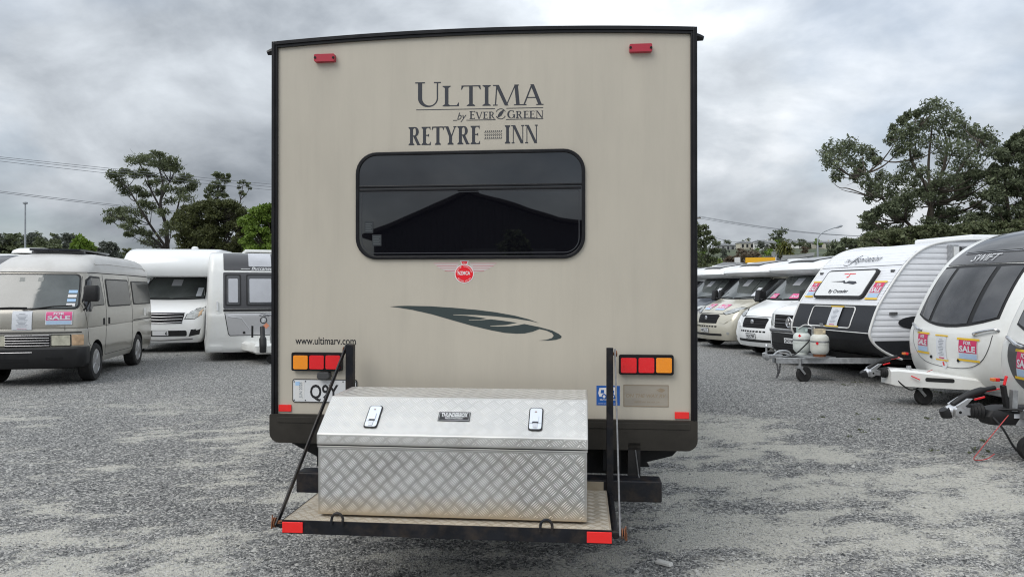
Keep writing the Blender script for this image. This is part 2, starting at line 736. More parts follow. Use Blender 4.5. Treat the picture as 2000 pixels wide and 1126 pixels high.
def dustiness(x, y):
    """how much pale dust lies on the stones: the driven track is dusty, the verge by the caravans is clean"""
    # the tracks run a little across the view, so the patches are drawn out along them
    u, w_ = x * 0.96 + y * 0.28, y * 0.96 - x * 0.28
    n = fbm(u * 1.2 + 3, w_ * 2.6 + 9, 5, 0.82)
    n2 = fbm(x * 0.25 + 30, y * 0.3 + 4, 3)
    nb = fbm(x * 0.9 + 60, y * 0.9 + 20, 3)
    edge = 2.55 + (8.9 - y) * 0.54                       # line between track and clean gravel on the right
    right = smooth01((edge - x) / 1.0 + 0.5 + (n - 0.5) * 2.4 + (nb - 0.5) * 2.0)
    far = 1 - smooth01((y - 8.2 + (n - 0.5) * 5) / 5.0)
    left = 1 - smooth01((-x - 7.5 + (n - 0.5) * 3) / 4.0) * 0.4
    base = right * far * left
    rtrack = smooth01((x - 0.2) / 1.4) * smooth01((9.5 - y) / 2.0)
    v = smooth01((n - 0.42 + 0.085 * rtrack + (n2 - 0.5) * 0.34) / 0.26)
    return np.clip(v * base, 0, 1)


def ground_z(x, y):
    return (fbm(x * 0.8 + 50, y * 0.8 + 50, 4) - 0.5) * 0.030


def axis_coords(lo, hi, step, far):
    mid = np.arange(lo, hi + 1e-6, step)
    g = []
    d = step
    p = hi
    while p < far:
        d *= 1.35
        p += d
        g.append(p)
    g2 = []
    d = step
    p = lo
    while p > -far:
        d *= 1.35
        p -= d
        g2.append(p)
    return np.concatenate([np.array(g2[::-1]), mid, np.array(g)])


def ground_material():
    m = bpy.data.materials.new('crushed_stone')
    m.use_nodes = True
    nt = m.node_tree
    N, L = nt.nodes, nt.links
    p = N['Principled BSDF']
    p.inputs['Roughness'].default_value = 0.92
    p.inputs['Specular IOR Level'].default_value = 0.2
    tc = N.new('ShaderNodeTexCoord')
    at = N.new('ShaderNodeAttribute')
    at.attribute_name = 'dust'
    vo = N.new('ShaderNodeTexVoronoi')
    vo.inputs['Scale'].default_value = 62.0
    vo.inputs['Randomness'].default_value = 1.0
    L.new(tc.outputs['Object'], vo.inputs['Vector'])
    vo2 = N.new('ShaderNodeTexVoronoi')
    vo2.inputs['Scale'].default_value = 110.0
    L.new(tc.outputs['Object'], vo2.inputs['Vector'])
    r1 = N.new('ShaderNodeValToRGB')
    e = r1.color_ramp.elements
    e[0].position, e[0].color = 0.0, (0.07, 0.071, 0.072, 1)
    e[1].position, e[1].color = 1.0, (0.56, 0.55, 0.52, 1)
    a = e.new(0.55)
    a.color = (0.205, 0.206, 0.203, 1)
    sep = N.new('ShaderNodeSeparateColor')
    L.new(vo.outputs['Color'], sep.inputs[0])
    L.new(sep.outputs[0], r1.inputs[0])
    r2 = N.new('ShaderNodeValToRGB')
    e = r2.color_ramp.elements
    e[0].position, e[0].color = 0.0, (0.44, 0.425, 0.372, 1)
    e[1].position, e[1].color = 1.0, (0.72, 0.695, 0.615, 1)
    n3 = N.new('ShaderNodeTexNoise')
    n3.inputs['Scale'].default_value = 30
    n3.inputs['Detail'].default_value = 6
    n3.inputs['Roughness'].default_value = 0.7
    L.new(tc.outputs['Object'], n3.inputs['Vector'])
    L.new(n3.outputs[0], r2.inputs[0])
    # the dust lies unevenly between the stones
    ad = N.new('ShaderNodeMath')
    ad.operation = 'ADD'
    L.new(at.outputs['Fac'], ad.inputs[0])
    sc = N.new('ShaderNodeMapRange')
    sc.inputs[1].default_value = 0.32
    sc.inputs[2].default_value = 0.68
    sc.inputs[3].default_value = -0.95
    sc.inputs[4].default_value = 0.80
    n4 = N.new('ShaderNodeTexNoise')
    n4.inputs['Scale'].default_value = 9
    n4.inputs['Detail'].default_value = 8
    n4.inputs['Roughness'].default_value = 0.75
    L.new(tc.outputs['Object'], n4.inputs['Vector'])
    n5 = N.new('ShaderNodeTexNoise')
    n5.inputs['Scale'].default_value = 42
    n5.inputs['Detail'].default_value = 5
    n5.inputs['Roughness'].default_value = 0.7
    L.new(tc.outputs['Object'], n5.inputs['Vector'])
    m45 = N.new('ShaderNodeMix')
    m45.inputs[0].default_value = 0.62
    L.new(n4.outputs[0], m45.inputs[2])
    L.new(n5.outputs[0], m45.inputs[3])
    L.new(m45.outputs[0], sc.inputs[0])
    L.new(sc.outputs[0], ad.inputs[1])
    st = N.new('ShaderNodeMapRange')
    st.inputs[1].default_value = 0.16
    st.inputs[2].default_value = 0.90
    st.inputs[4].default_value = 0.84
    L.new(ad.outputs[0], st.inputs[0])
    mx = N.new('ShaderNodeMix')
    mx.data_type = 'RGBA'
    L.new(st.outputs[0], mx.inputs[0])
    L.new(r1.outputs[0], mx.inputs[6])
    L.new(r2.outputs[0], mx.inputs[7])
    L.new(mx.outputs[2], p.inputs['Base Color'])
    su = N.new('ShaderNodeMath')
    su.operation = 'ADD'
    L.new(vo.outputs['Distance'], su.inputs[0])
    L.new(vo2.outputs['Distance'], su.inputs[1])
    bp = N.new('ShaderNodeBump')
    bp.invert = True
    bp.inputs['Strength'].default_value = 0.75
    bp.inputs['Distance'].default_value = 0.012
    L.new(su.outputs[0], bp.inputs['Height'])
    L.new(bp.outputs[0], p.inputs['Normal'])
    return m


def build_ground():
    xs = axis_coords(-13.0, 12.0, 0.07, 900)
    ys = axis_coords(-2.0, 20.0, 0.07, 900)
    X, Y = np.meshgrid(xs, ys)
    Z = ground_z(X, Y) * np.exp(-((np.maximum(0, np.abs(X) - 14) + np.maximum(0, np.abs(Y - 9) - 14)) / 8.0))
    nx, ny = len(xs), len(ys)
    co = np.stack([X, Y, Z], -1).reshape(-1, 3).astype(np.float32)
    i = np.arange(nx * ny).reshape(ny, nx)
    q = np.stack([i[:-1, :-1], i[:-1, 1:], i[1:, 1:], i[1:, :-1]], -1).reshape(-1, 4)
    me = bpy.data.meshes.new('ground')
    me.vertices.add(len(co))
    me.vertices.foreach_set('co', co.ravel())
    me.loops.add(q.size)
    me.loops.foreach_set('vertex_index', q.ravel().astype(np.int32))
    me.polygons.add(len(q))
    me.polygons.foreach_set('loop_start', (np.arange(len(q)) * 4).astype(np.int32))
    me.update(calc_edges=True)
    me.polygons.foreach_set('use_smooth', np.ones(len(q), bool))
    at = me.attributes.new('dust', 'FLOAT', 'POINT')
    at.data.foreach_set('value', dustiness(X, Y).ravel().astype(np.float32))
    me.materials.append(ground_material())
    o = bpy.data.objects.new('ground', me)
    COL.objects.link(o)
    tag(o, 'grey crushed stone yard with pale dusty tracks', None, None, 'structure')
    return o


ground = build_ground()


def build_gravel():
    """loose stones, far past counting: one mesh"""
    n = 150000
    py = 590 + (1180 - 590) * RNG.random(n) ** 0.9
    px = -160 + 2320 * RNG.random(n)
    d = CAM.z * FPX / (py - HOR)
    x = (px - 1000) / FPX * d
    y = d
    keep = (d < 19) & (RNG.random(n) > dustiness(x, y) * 0.28)
    x, y, d = x[keep], y[keep], d[keep]
    n = len(x)
    r = np.clip(np.exp(RNG.normal(math.log(0.0056), 0.42, n)), 0.0025, 0.02) * (1 + 0.035 * d)
    r = r * (1 - 0.30 * dustiness(x, y))
    big = RNG.random(n) > 0.9988
    r = np.where(big, r * 2.0, r)
    base = np.array([(1, 0, 0), (-0.25, 0.9, 0.1), (-0.9, -0.1, 0), (0.2, -0.85, -0.1), (0.1, 0.1, 0.62), (0, 0, -0.5)])
    tri = np.array([(0, 1, 4), (1, 2, 4), (2, 3, 4), (3, 0, 4)])
    ang = RNG.random(n) * 2 * math.pi
    jit = 1 + (RNG.random((n, 6, 3)) - 0.5) * 0.7
    vv = base[None] * jit * r[:, None, None]
    c, s = np.cos(ang)[:, None], np.sin(ang)[:, None]
    vx = vv[..., 0] * c - vv[..., 1] * s * 0.75
    vy = vv[..., 0] * s + vv[..., 1] * c * 0.75
    vz = vv[..., 2]
    co = np.stack([vx + x[:, None], vy + y[:, None], vz + (ground_z(x, y) + r * 0.12)[:, None]], -1).reshape(-1, 3).astype(np.float32)
    f = (tri[None] + (np.arange(n) * 6)[:, None, None]).reshape(-1, 3)
    me = bpy.data.meshes.new('gravel')
    me.vertices.add(len(co))
    me.vertices.foreach_set('co', co.ravel())
    me.loops.add(f.size)
    me.loops.foreach_set('vertex_index', f.ravel().astype(np.int32))
    me.polygons.add(len(f))
    me.polygons.foreach_set('loop_start', (np.arange(len(f)) * 3).astype(np.int32))
    me.update(calc_edges=True)
    tone = np.clip(RNG.normal(0.46, 0.24, n) + 0.36 * dustiness(x, y), 0, 1)
    at = me.attributes.new('tone', 'FLOAT', 'POINT')
    at.data.foreach_set('value', np.repeat(tone, 6).astype(np.float32))
    m = bpy.data.materials.new('loose_stone')
    m.use_nodes = True
    N, L = m.node_tree.nodes, m.node_tree.links
    p = N['Principled BSDF']
    p.inputs['Roughness'].default_value = 0.85
    a = N.new('ShaderNodeAttribute')
    a.attribute_name = 'tone'
    rp = N.new('ShaderNodeValToRGB')
    e = rp.color_ramp.elements
    e[0].position, e[0].color = 0.0, (0.045, 0.046, 0.047, 1)
    e[1].position, e[1].color = 1.0, (0.54, 0.53, 0.50, 1)
    k = e.new(0.5)
    k.color = (0.205, 0.206, 0.204, 1)
    L.new(a.outputs['Fac'], rp.inputs[0])
    L.new(rp.outputs[0], p.inputs['Base Color'])
    me.materials.append(m)
    o = bpy.data.objects.new('gravel', me)
    COL.objects.link(o)
    tag(o, 'loose grey crushed stones scattered over the yard', 'gravel', None, 'stuff')


build_gravel()
# ------------------------------------------------------------------ shared materials
M_BEIGE = material('beige_gelcoat', (0.520, 0.476, 0.398), 0.38, vary=0.045, vscale=1.6, dirt=(0.42, 0.385, 0.325), dirt_amt=0.42, dscale=2.4, stretch=(1.6, 1.6, 0.45), bump=0.04, bscale=90)
M_BLACKTRIM = material('black_trim', (0.008, 0.008, 0.010), 0.36, vary=0.3, vscale=14, dirt=(0.03, 0.028, 0.027), dirt_amt=0.3, dscale=9, spec=0.28)
M_SKIRT = material('brown_skirt_plastic', (0.026, 0.023, 0.019), 0.5, vary=0.2, vscale=4, dirt=(0.075, 0.066, 0.055), dirt_amt=0.35, dscale=3, bump=0.05, bscale=200, spec=0.3)
M_BLACKSTEEL = material('black_painted_steel', (0.010, 0.011, 0.015), 0.42, vary=0.3, vscale=12, dirt=(0.10, 0.07, 0.045), dirt_amt=0.35, dscale=14, bump=0.12, bscale=60, spec=0.3)
M_CHASSIS = material('chassis_black', (0.008, 0.008, 0.009), 0.75, vary=0.3, dirt=(0.05, 0.04, 0.032), dirt_amt=0.5, dscale=7)
M_RUST = material('rusty_steel', (0.20, 0.075, 0.032), 0.85, vary=0.45, vscale=40, bump=0.4, bscale=120)
M_GREYSTEEL = material('worn_grey_steel', (0.16, 0.16, 0.165), 0.45, 0.7, vary=0.25, vscale=30)
M_TREAD = material('aluminium_tread', (0.50, 0.495, 0.48), 0.42, 0.80, vary=0.12, vscale=5, dirt=(0.42, 0.37, 0.29), dirt_amt=0.35, dscale=3.2, bump=0.05, bscale=60)
def dusty_foot(src, name, z0, z1, col):
    m = src.copy()
    m.name = name
    N, L = m.node_tree.nodes, m.node_tree.links
    p = N['Principled BSDF']
    tc = N.new('ShaderNodeTexCoord')
    sp = N.new('ShaderNodeSeparateXYZ')
    L.new(tc.outputs['Object'], sp.inputs[0])
    nz = N.new('ShaderNodeTexNoise')
    nz.inputs['Scale'].default_value = 9
    nz.inputs['Detail'].default_value = 5
    L.new(tc.outputs['Object'], nz.inputs['Vector'])
    ad = N.new('ShaderNodeMath')
    ad.operation = 'MULTIPLY_ADD'
    ad.inputs[1].default_value = -0.09
    L.new(nz.outputs[0], ad.inputs[0])
    L.new(sp.outputs['Z'], ad.inputs[2])
    mr = N.new('ShaderNodeMapRange')
    mr.inputs[1].default_value = z1 - 0.045
    mr.inputs[2].default_value = z0 - 0.045
    mr.inputs[3].default_value = 0.0
    mr.inputs[4].default_value = 0.75
    L.new(ad.outputs[0], mr.inputs[0])
    mx = N.new('ShaderNodeMix')
    mx.data_type = 'RGBA'
    old = p.inputs['Base Color'].links[0].from_socket if p.inputs['Base Color'].links else None
    L.new(mr.outputs[0], mx.inputs[0])
    if old:
        L.new(old, mx.inputs[6])
    else:
        mx.inputs[6].default_value = p.inputs['Base Color'].default_value
    mx.inputs[7].default_value = (*col, 1)
    L.new(mx.outputs[2], p.inputs['Base Color'])
    return m


M_TREADBAR = material('aluminium_tread_bar_lit', (0.92, 0.915, 0.90), 0.3, 0.45)  # bar highlights painted in: whiter and less metallic than the plate
M_DUSTYDECK = material('dusty_aluminium_deck', (0.40, 0.345, 0.27), 0.55, 0.3, vary=0.15, vscale=8, dirt=(0.36, 0.29, 0.19), dirt_amt=0.6, dscale=6)
M_DECKBAR = material('dusty_deck_bar', (0.58, 0.54, 0.47), 0.42, 0.5)
M_GLASS = material('dark_tinted_glass', (0.004, 0.004, 0.006), 0.015, ior=1.78)
M_GRAPHIC = material('charcoal_vinyl', (0.035, 0.038, 0.048), 0.45)
M_GREENVINYL = material('green_black_vinyl', (0.040, 0.055, 0.055), 0.42)
M_RED = material('red_lens', (0.80, 0.006, 0.012), 0.2, coat=0.6, bump=0.25, bscale=260)
M_REDFADED = material('faded_red_lens', (0.42, 0.022, 0.045), 0.4)
M_AMBER = material('amber_lens', (0.95, 0.30, 0.008), 0.2, coat=0.6, bump=0.25, bscale=260)
M_REFLECT = material('red_reflector', (0.90, 0.018, 0.016), 0.25, coat=0.5, bump=0.2, bscale=300)
M_WHITE = material('white_paint', (0.74, 0.74, 0.73), 0.35, coat=0.3, vary=0.03, vscale=2.0, dirt=(0.55, 0.52, 0.46), dirt_amt=0.22, dscale=1.8)
M_PLATE = material('plate_white', (0.72, 0.73, 0.74), 0.4, vary=0.04)
M_INK = material('black_ink', (0.012, 0.012, 0.014), 0.5)
M_BLUE = material('blue_sticker', (0.015, 0.11, 0.42), 0.4)
M_PALEBLUE = material('pale_blue_print', (0.40, 0.60, 0.85), 0.5)
M_STICKRED = material('red_sticker', (0.80, 0.008, 0.02), 0.4)
M_WINGS = material('faded_wing_print', (0.58, 0.52, 0.50), 0.5)
M_WINGRED = material('faded_red_print', (0.56, 0.17, 0.19), 0.5)
M_CHROME = material('chrome', (0.60, 0.60, 0.61), 0.2, 1.0)
M_PLAQUE = material('weathered_plaque', (0.335, 0.30, 0.25), 0.55, vary=0.12, vscale=9, stretch=(0.6, 1, 2.5))
M_PLAQUEINK = material('weathered_plaque_print', (0.30, 0.235, 0.16), 0.6)
M_TYRE = material('tyre_rubber', (0.016, 0.016, 0.017), 0.85, vary=0.3, vscale=20, dirt=(0.09, 0.085, 0.075), dirt_amt=0.4, dscale=8)
M_DARK = material('dark_recess', (0.006, 0.006, 0.007), 0.8)
M_RUBBER = material('black_rubber', (0.012, 0.012, 0.013), 0.6)



def grime_runs(m, col, amt):
    """thin vertical dirt runs washed down the panel"""
    N, L = m.node_tree.nodes, m.node_tree.links
    p = N['Principled BSDF']
    tc = N.new('ShaderNodeTexCoord')
    mp = N.new('ShaderNodeMapping')
    mp.inputs['Scale'].default_value = (16, 16, 0.7)
    L.new(tc.outputs['Object'], mp.inputs[0])
    n = N.new('ShaderNodeTexNoise')
    n.inputs['Scale'].default_value = 1.0
    n.inputs['Detail'].default_value = 6
    n.inputs['Roughness'].default_value = 0.7
    L.new(mp.outputs[0], n.inputs['Vector'])
    r = N.new('ShaderNodeMapRange')
    r.inputs[1].default_value = 0.5
    r.inputs[2].default_value = 0.8
    r.inputs[4].default_value = amt
    L.new(n.outputs[0], r.inputs[0])
    mx = N.new('ShaderNodeMix')
    mx.data_type = 'RGBA'
    L.new(r.outputs[0], mx.inputs[0])
    L.new(p.inputs['Base Color'].links[0].from_socket, mx.inputs[6])
    mx.inputs[7].default_value = (*col, 1)
    L.new(mx.outputs[2], p.inputs['Base Color'])


grime_runs(M_BEIGE, (0.36, 0.33, 0.275), 0.20)

# ------------------------------------------------------------------ the beige caravan seen from behind
YAW = math.atan(7.0e-5 * FPX)
D0 = 4.10
C0 = Vector(((945.0 - 1000.0) / FPX * D0, D0, 0))
RX = Vector((math.cos(YAW), -math.sin(YAW), 0))          # along the rear wall, to the right
RY = Vector((math.sin(YAW), math.cos(YAW), 0))           # into the caravan


def rp(px, py, off=0.0):
    """pixel -> (x, z) on a plane parallel to the rear wall, off metres towards the camera"""
    r = ray(px, py)
    p0 = C0 - RY * off
    t = (p0 - CAM).dot(RY) / r.dot(RY)
    p = CAM + r * t - C0
    return p.dot(RX), p.z + C0.z


def r3(px, py, off=0.0):
    x, z = rp(px, py, off)
    return Vector((x, -off, z))


PL = lambda a, b, d: (a, -d, b)          # 2D on the rear wall, d metres proud of it

caravan = thing('caravan', 'large beige caravan with dark rear window and charcoal lettering, standing behind the ribbed metal toolbox', 'caravan', C0, -YAW)


def build_caravan():
    xl, zl = rp(537, 96)
    xr, zr = rp(1356, 64)
    zmid = rp(960, 60)[1]
    zt = (rp(533, 82)[1] + rp(1361, 55)[1]) / 2 - 0.012
    half = (xr - xl) / 2
    xc = (xl + xr) / 2
    zbot = (rp(530, 806)[1] + rp(1357, 822)[1]) / 2
    zlow = (rp(530, 860)[1] + rp(1357, 880)[1]) / 2
    rise = 0.037
    print('caravan', xl, xr, zl, zr, zmid, zbot, zlow, half * 2)
    x0, x1 = xc - half, xc + half

    def roof(x, inset=0.0):
        u = (x - xc) / half
        return zt + rise * (1 - u * u) - inset

    LEN = 8.2
    # rear wall: an outline of flat panel with the bowed top
    top = [(x0 + (x1 - x0) * i / 24, roof(x0 + (x1 - x0) * i / 24)) for i in range(24, -1, -1)]
    wall = [(x0, zbot), (x1, zbot)] + top
    MB().prism(wall, PL, 0.0, -0.05).build('rear_wall', M_BEIGE, caravan)
    # side walls, roof and front behind it
    mb = MB()
    mb.box(x0 + 0.001, x0 + 0.05, 0.051, LEN, zbot, zt)
    mb.box(x1 - 0.05, x1 - 0.001, 0.051, LEN, zbot, zt)
    mb.box(x0 + 0.05, x1 - 0.05, LEN - 0.05, LEN, zbot, zt)
    mb.build('side_walls', M_BEIGE, caravan)
    rf = MB()
    rf.prism([(x, z + 0.002) for x, z in top] + [(x0, zt - 0.03), (x1, zt - 0.03)], PL, -0.052, -LEN)
    rf.build('roof', M_WHITE, caravan)
    MB().box(x0 + 0.05, x1 - 0.05, 0.06, LEN - 0.06, zbot, zbot + 0.04).build('floor_pan', M_CHASSIS, caravan)
    # black trims: the bowed top rail in two mouldings, and the corner posts
    o = [(x, z + 0.012) for x, z in top]
    i_ = [(x, z - 0.026) for x, z in top][::-1]
    MB().prism(o + i_, PL, 0.016, -0.03).build('top_rail', M_BLACKTRIM, caravan, bevel=0.004)
    o = [(x, z + 0.001) for x, z in top]
    i_ = [(x, z - 0.011) for x, z in top][::-1]
    MB().prism(o + i_, PL, 0.024, 0.0165).build('rail_bead', M_BLACKTRIM, caravan, bevel=0.003)
    for s, xx in ((-1, x0), (1, x1)):
        a, b = sorted((xx + s * 0.014, xx - s * 0.022))
        mb = MB()
        mb.box(a, b, -0.018, 0.06, zbot - 0.01, zt + 0.012)
        mb.box(a + 0.011, b - 0.013, -0.026, -0.0182, zbot + 0.0, zt + 0.004)
        mb.build('corner_trim', M_BLACKTRIM, caravan, bevel=0.004)
        # gutter spout
        mb = MB()
        mb.tube([(xx + s * 0.012, 0.02, zt - 0.035), (xx + s * 0.032, 0.015, zt - 0.04), (xx + s * 0.052, 0.01, zt - 0.047)], [0.024, 0.019, 0.013], 8)
        mb.build('gutter_spout', M_BLACKTRIM, caravan, smooth=30)
    # skirt with rounded lower corners
    sk = rounded(x0 - 0.018, x1 + 0.012, zlow, zbot + 0.002, (0.06, 0.008, 0.008, 0.06))
    MB().prism(sk, PL, 0.030, -0.12).build('rear_skirt', M_SKIRT, caravan, bevel=0.014, segs=3)
    mb = MB()
    mb.box(x0 + 0.03, x1 - 0.03, -0.034, -0.0305, zbot - 0.045, zbot - 0.012)
    mb.build('skirt_lip', M_SKIRT, caravan, bevel=0.002)
    for s, xx in ((-1, x0), (1, x1)):
        a, b = sorted((xx + s * 0.012, xx - s * 0.02))
        MB().box(a, b, 0.13, LEN, zlow + 0.02, zbot + 0.002).build('side_skirt', M_SKIRT, caravan)
    # ---- chassis below
    mb = MB()
    zc = rp(1200, 925, -0.25)[1]
    for s, px in ((-1, 640), (1, 1195)):
        xx = rp(px, 800)[0]
        mb.box(xx - 0.03 - 0.02, xx + 0.03 + 0.02, 0.02, LEN - 0.5, zlow - 0.13, zlow + 0.03)
    for yy in (0.14, 1.8, 3.6, 5.4, 7.2):
        mb.box(x0 + 0.25, x1 - 0.25, yy, yy + 0.06, zlow - 0.1, zlow + 0.03)
    mb.build('chassis', M_CHASSIS, caravan)
    # dark cross panel below the floor, and the outrigger brackets
    mb = MB()
    xa, za = rp(625, 925, -0.15)
    xb, zb = rp(1243, 925, -0.1)
    mb.box(xa, xb, 0.10, 0.13, zb, zlow + 0.02)
    mb.build('under_floor_panel', M_CHASSIS, caravan)
    MB().prism([rp(566, 860, -0.1), rp(640, 858, -0.1), rp(640, 905, -0.1), rp(618, 887, -0.1)], PL, -0.08, -0.14).build('outrigger', M_CHASSIS, caravan)
    MB().prism([rp(1235, 872, -0.1), rp(1322, 878, -0.1), rp(1312, 888, -0.1), rp(1292, 893, -0.1), rp(1262, 900, -0.1), rp(1268, 909, -0.1), rp(1240, 910, -0.1)], PL, -0.08, -0.14).build('outrigger', M_CHASSIS, caravan, bevel=0.006)
    for pa, pb, ya in ((1226, 1250, 945), (640, 664, 940)):
        a = rp(pa, 880, 0.0)
        b = rp(pb, ya, 0.0)
        MB().box(a[0], b[0], -0.03, 0.03, b[1] - 0.02, zlow + 0.04).build('bumper_post', M_CHASSIS, caravan)
    p = [r3(1241, 878, 0.045), r3(1247, 925, 0.05), r3(1250, 944, 0.07)]
    MB().tube(p, 0.004, 6).build('brake_rod', M_GREYSTEEL, caravan)
    # box-section bumper
    bx0, bz1 = rp(578, 921, 0.13)
    bx1, bz0 = rp(1293, 983, 0.13)
    bz1 = (bz1 + rp(1293, 940, 0.13)[1]) / 2
    bz0 = (bz0 + rp(578, 960, 0.13)[1]) / 2
    MB().box(bx0, bx1, -0.13, -0.01, bz0, bz1).build('bumper', M_BLACKSTEEL, caravan, bevel=0.008)
    # wheels, two axles, mostly hidden
    for yy in (3.6, 4.6):
        for s, xx in ((-1, x0 + 0.16), (1, x1 - 0.16)):
            mb = MB()
            mb.lathe([(0.2, -0.1), (0.33, -0.1), (0.36, -0.06), (0.36, 0.06), (0.33, 0.1), (0.2, 0.1)], (xx, yy, 0.36), 'x', 28)
            w = mb.build('wheel', M_TYRE, caravan, smooth=30)
            MB().lathe([(0.0, -0.085), (0.19, -0.085), (0.2, -0.1), (0.205, 0.1), (0.19, 0.085), (0.0, 0.085)], (xx, yy, 0.36), 'x', 24).build('rim', M_GREYSTEEL, w, smooth=30)
    mb = MB()
    mb.box(-0.05, 0.05, LEN, LEN + 0.9, 1.2, 1.3)
    mb.box(-0.05, 0.05, LEN + 0.8, LEN + 0.9, 1.0, 1.2)
    mb.box(-0.6, 0.6, LEN - 0.1, LEN, 0.75, 1.3)
    mb.build('hitch_frame', M_CHASSIS, caravan)
    for s in (-1, 1):
        mb = MB()
        mb.box(s * 0.8 - 0.05, s * 0.8 + 0.05, LEN - 0.5, LEN - 0.4, 0.03, zlow + 0.1)
        mb.box(s * 0.8 - 0.12, s * 0.8 + 0.12, LEN - 0.57, LEN - 0.33, 0.0, 0.03)
        mb.build('landing_leg', M_CHASSIS, caravan)

    # ---- window
    wx0, wz1 = rp(696, 298)
    wx1, wz1b = rp(1143, 291)
    wz1 = (wz1 + wz1b) / 2
    wz0 = (rp(696, 505)[1] + rp(1143, 507)[1]) / 2
    R = 0.125
    fo = rounded(wx0, wx1, wz0, wz1, R, 8)
    fi = rounded(wx0 + 0.02, wx1 - 0.02, wz0 + 0.02, wz1 - 0.02, R - 0.02, 8)
    win = MB().prism(rounded(wx0 + 0.01, wx1 - 0.01, wz0 + 0.01, wz1 - 0.01, R - 0.01, 8), PL, 0.004, 0.001).build('window', M_DARK, caravan)
    mb = MB()
    n = len(fo)
    for d, pts in ((0.001, fo), (0.016, fo), (0.016, fi), (0.0045, fi)):
        mb.v += [PL(a, b, d) for a, b in pts]
    for k in range(3):
        for j in range(n):
            mb.f.append((k * n + j, k * n + (j + 1) % n, (k + 1) * n + (j + 1) % n, (k + 1) * n + j))
    mb.build('window_frame', M_BLACKTRIM, win, bevel=0.004)
    zdiv = (rp(697, 366)[1] + rp(1142, 362)[1]) / 2
    # two panes, each a slightly rippled sheet
    glass = M_GLASS
    nt = glass.node_tree
    if not any(k.type == 'BUMP' for k in nt.nodes):
        tc = nt.nodes.new('ShaderNodeTexCoord')
        nz = nt.nodes.new('ShaderNodeTexNoise')
        nz.inputs['Scale'].default_value = 3.2
        nz.inputs['Detail'].default_value = 0.5
        nt.links.new(tc.outputs['Object'], nz.inputs['Vector'])
        bp = nt.nodes.new('ShaderNodeBump')
        bp.inputs['Strength'].default_value = 0.035
        bp.inputs['Distance'].default_value = 0.02
        nt.links.new(nz.outputs[0], bp.inputs['Height'])
        nt.links.new(bp.outputs[0], nt.nodes['Principled BSDF'].inputs['Normal'])
    MB().prism(rounded(wx0 + 0.02, wx1 - 0.02, zdiv + 0.004, wz1 - 0.02, (0.004, R - 0.02, R - 0.02, 0.004), 8), PL, 0.0075, 0.0042).build('pane', glass, win)
    MB().prism(rounded(wx0 + 0.02, wx1 - 0.02, wz0 + 0.02, zdiv - 0.004, (R - 0.02, 0.004, 0.004, R - 0.02), 8), PL, 0.0085, 0.0042).build('pane', glass, win)
    mb = MB()
    mb.box(wx0 + 0.018, wx1 - 0.018, -0.015, -0.005, zdiv - 0.0035, zdiv + 0.010)
    mb.box(wx0 + 0.022, wx1 - 0.022, -0.014, -0.005, zdiv - 0.024, zdiv - 0.009)
    mb.build('window_divider', M_BLACKTRIM, win, bevel=0.003)
    # inner gasket line
    g0 = rounded(wx0 + 0.032, wx1 - 0.032, wz0 + 0.034, zdiv - 0.028, (R - 0.04, 0.006, 0.006, R - 0.04), 8)
    g1 = rounded(wx0 + 0.037, wx1 - 0.037, wz0 + 0.039, zdiv - 0.033, (R - 0.045, 0.004, 0.004, R - 0.045), 8)
    mb = MB()
    mb.v += [PL(a, b, 0.0095) for a, b in g0] + [PL(a, b, 0.0095) for a, b in g1]
    n = len(g0)
    for j in range(n):
        mb.f.append((j, (j + 1) % n, n + (j + 1) % n, n + j))
    mb.build('gasket', material('gasket_grey', (0.035, 0.036, 0.042), 0.4), win)
    # two faint approval stickers on the glass
    M_FAINT = material('faint_window_print', (0.030, 0.034, 0.038), 0.35)
    for (ax, ay, bx, by) in ((712, 432, 729, 455), (727, 458, 745, 480)):
        xa, za = rp(ax, by, 0.009)
        xb, zb = rp(bx, ay, 0.009)
        st = MB().add([PL(xa, za, 0.0098), PL(xb, za, 0.0098), PL(xb, zb, 0.0098), PL(xa, zb, 0.0098)], [(0, 1, 2, 3)]).build('glass_sticker', M_FAINT, win)
        mb = MB()
        for k in range(5):
            zz = za + (zb - za) * (0.15 + 0.15 * k)
            mb.add([PL(xa + 0.006, zz, 0.0102), PL(xb - 0.006 - 0.008 * (k % 2), zz, 0.0102), PL(xb - 0.006 - 0.008 * (k % 2), zz + 0.004, 0.0102), PL(xa + 0.006, zz + 0.004, 0.0102)], [(0, 1, 2, 3)])
        mb.build('sticker_print', material('sticker_print_grey', (0.09, 0.10, 0.105), 0.5), st)

    # ---- lettering
    mb = MB()

    def line(text, ax, ay, bx, by, capx, capy, **kw):
        xa, za = rp(ax, ay)
        xb, zb = rp(bx, by)
        h = rp(capx, capy)[1] - za
        put_serif(mb, text, xa, xb, za, zb, h, PL, 0.0006, **kw)
    line('ULTIMA', 811, 209, 1062, 205, 850, 168, thick=0.15, hair=0.05, first=1.2, gap=0.07)
    mb.build('lettering', M_GRAPHIC, caravan, recalc=False)['kind'] = 'stuff'
    mb = MB()

    def stroke(ax, ay, bx, by, w):
        a, b = rp(ax, ay), rp(bx, by)
        mb.add([PL(a[0], a[1], 0.001), PL(b[0], b[1], 0.001), PL(b[0], b[1] + w, 0.001), PL(a[0], a[1] + w, 0.001)], [(0, 1, 2, 3)])
    stroke(813, 215.5, 967, 213, 0.004)
    stroke(989, 212.4, 1061, 211, 0.004)
    stroke(885, 236, 893, 235.9, 0.004)
    stroke(911, 235.7, 968, 234.6, 0.004)
    stroke(988, 234.2, 1061, 232.6, 0.004)
    line('EVER', 917, 232.6, 967, 231.8, 917, 219, thick=0.17, hair=0.07, first=1.12, gap=0.08)
    line('GREEN', 990, 231.4, 1061, 230.2, 990, 217.4, thick=0.17, hair=0.07, first=1.12, gap=0.08)
    xa, za = rp(893, 234)
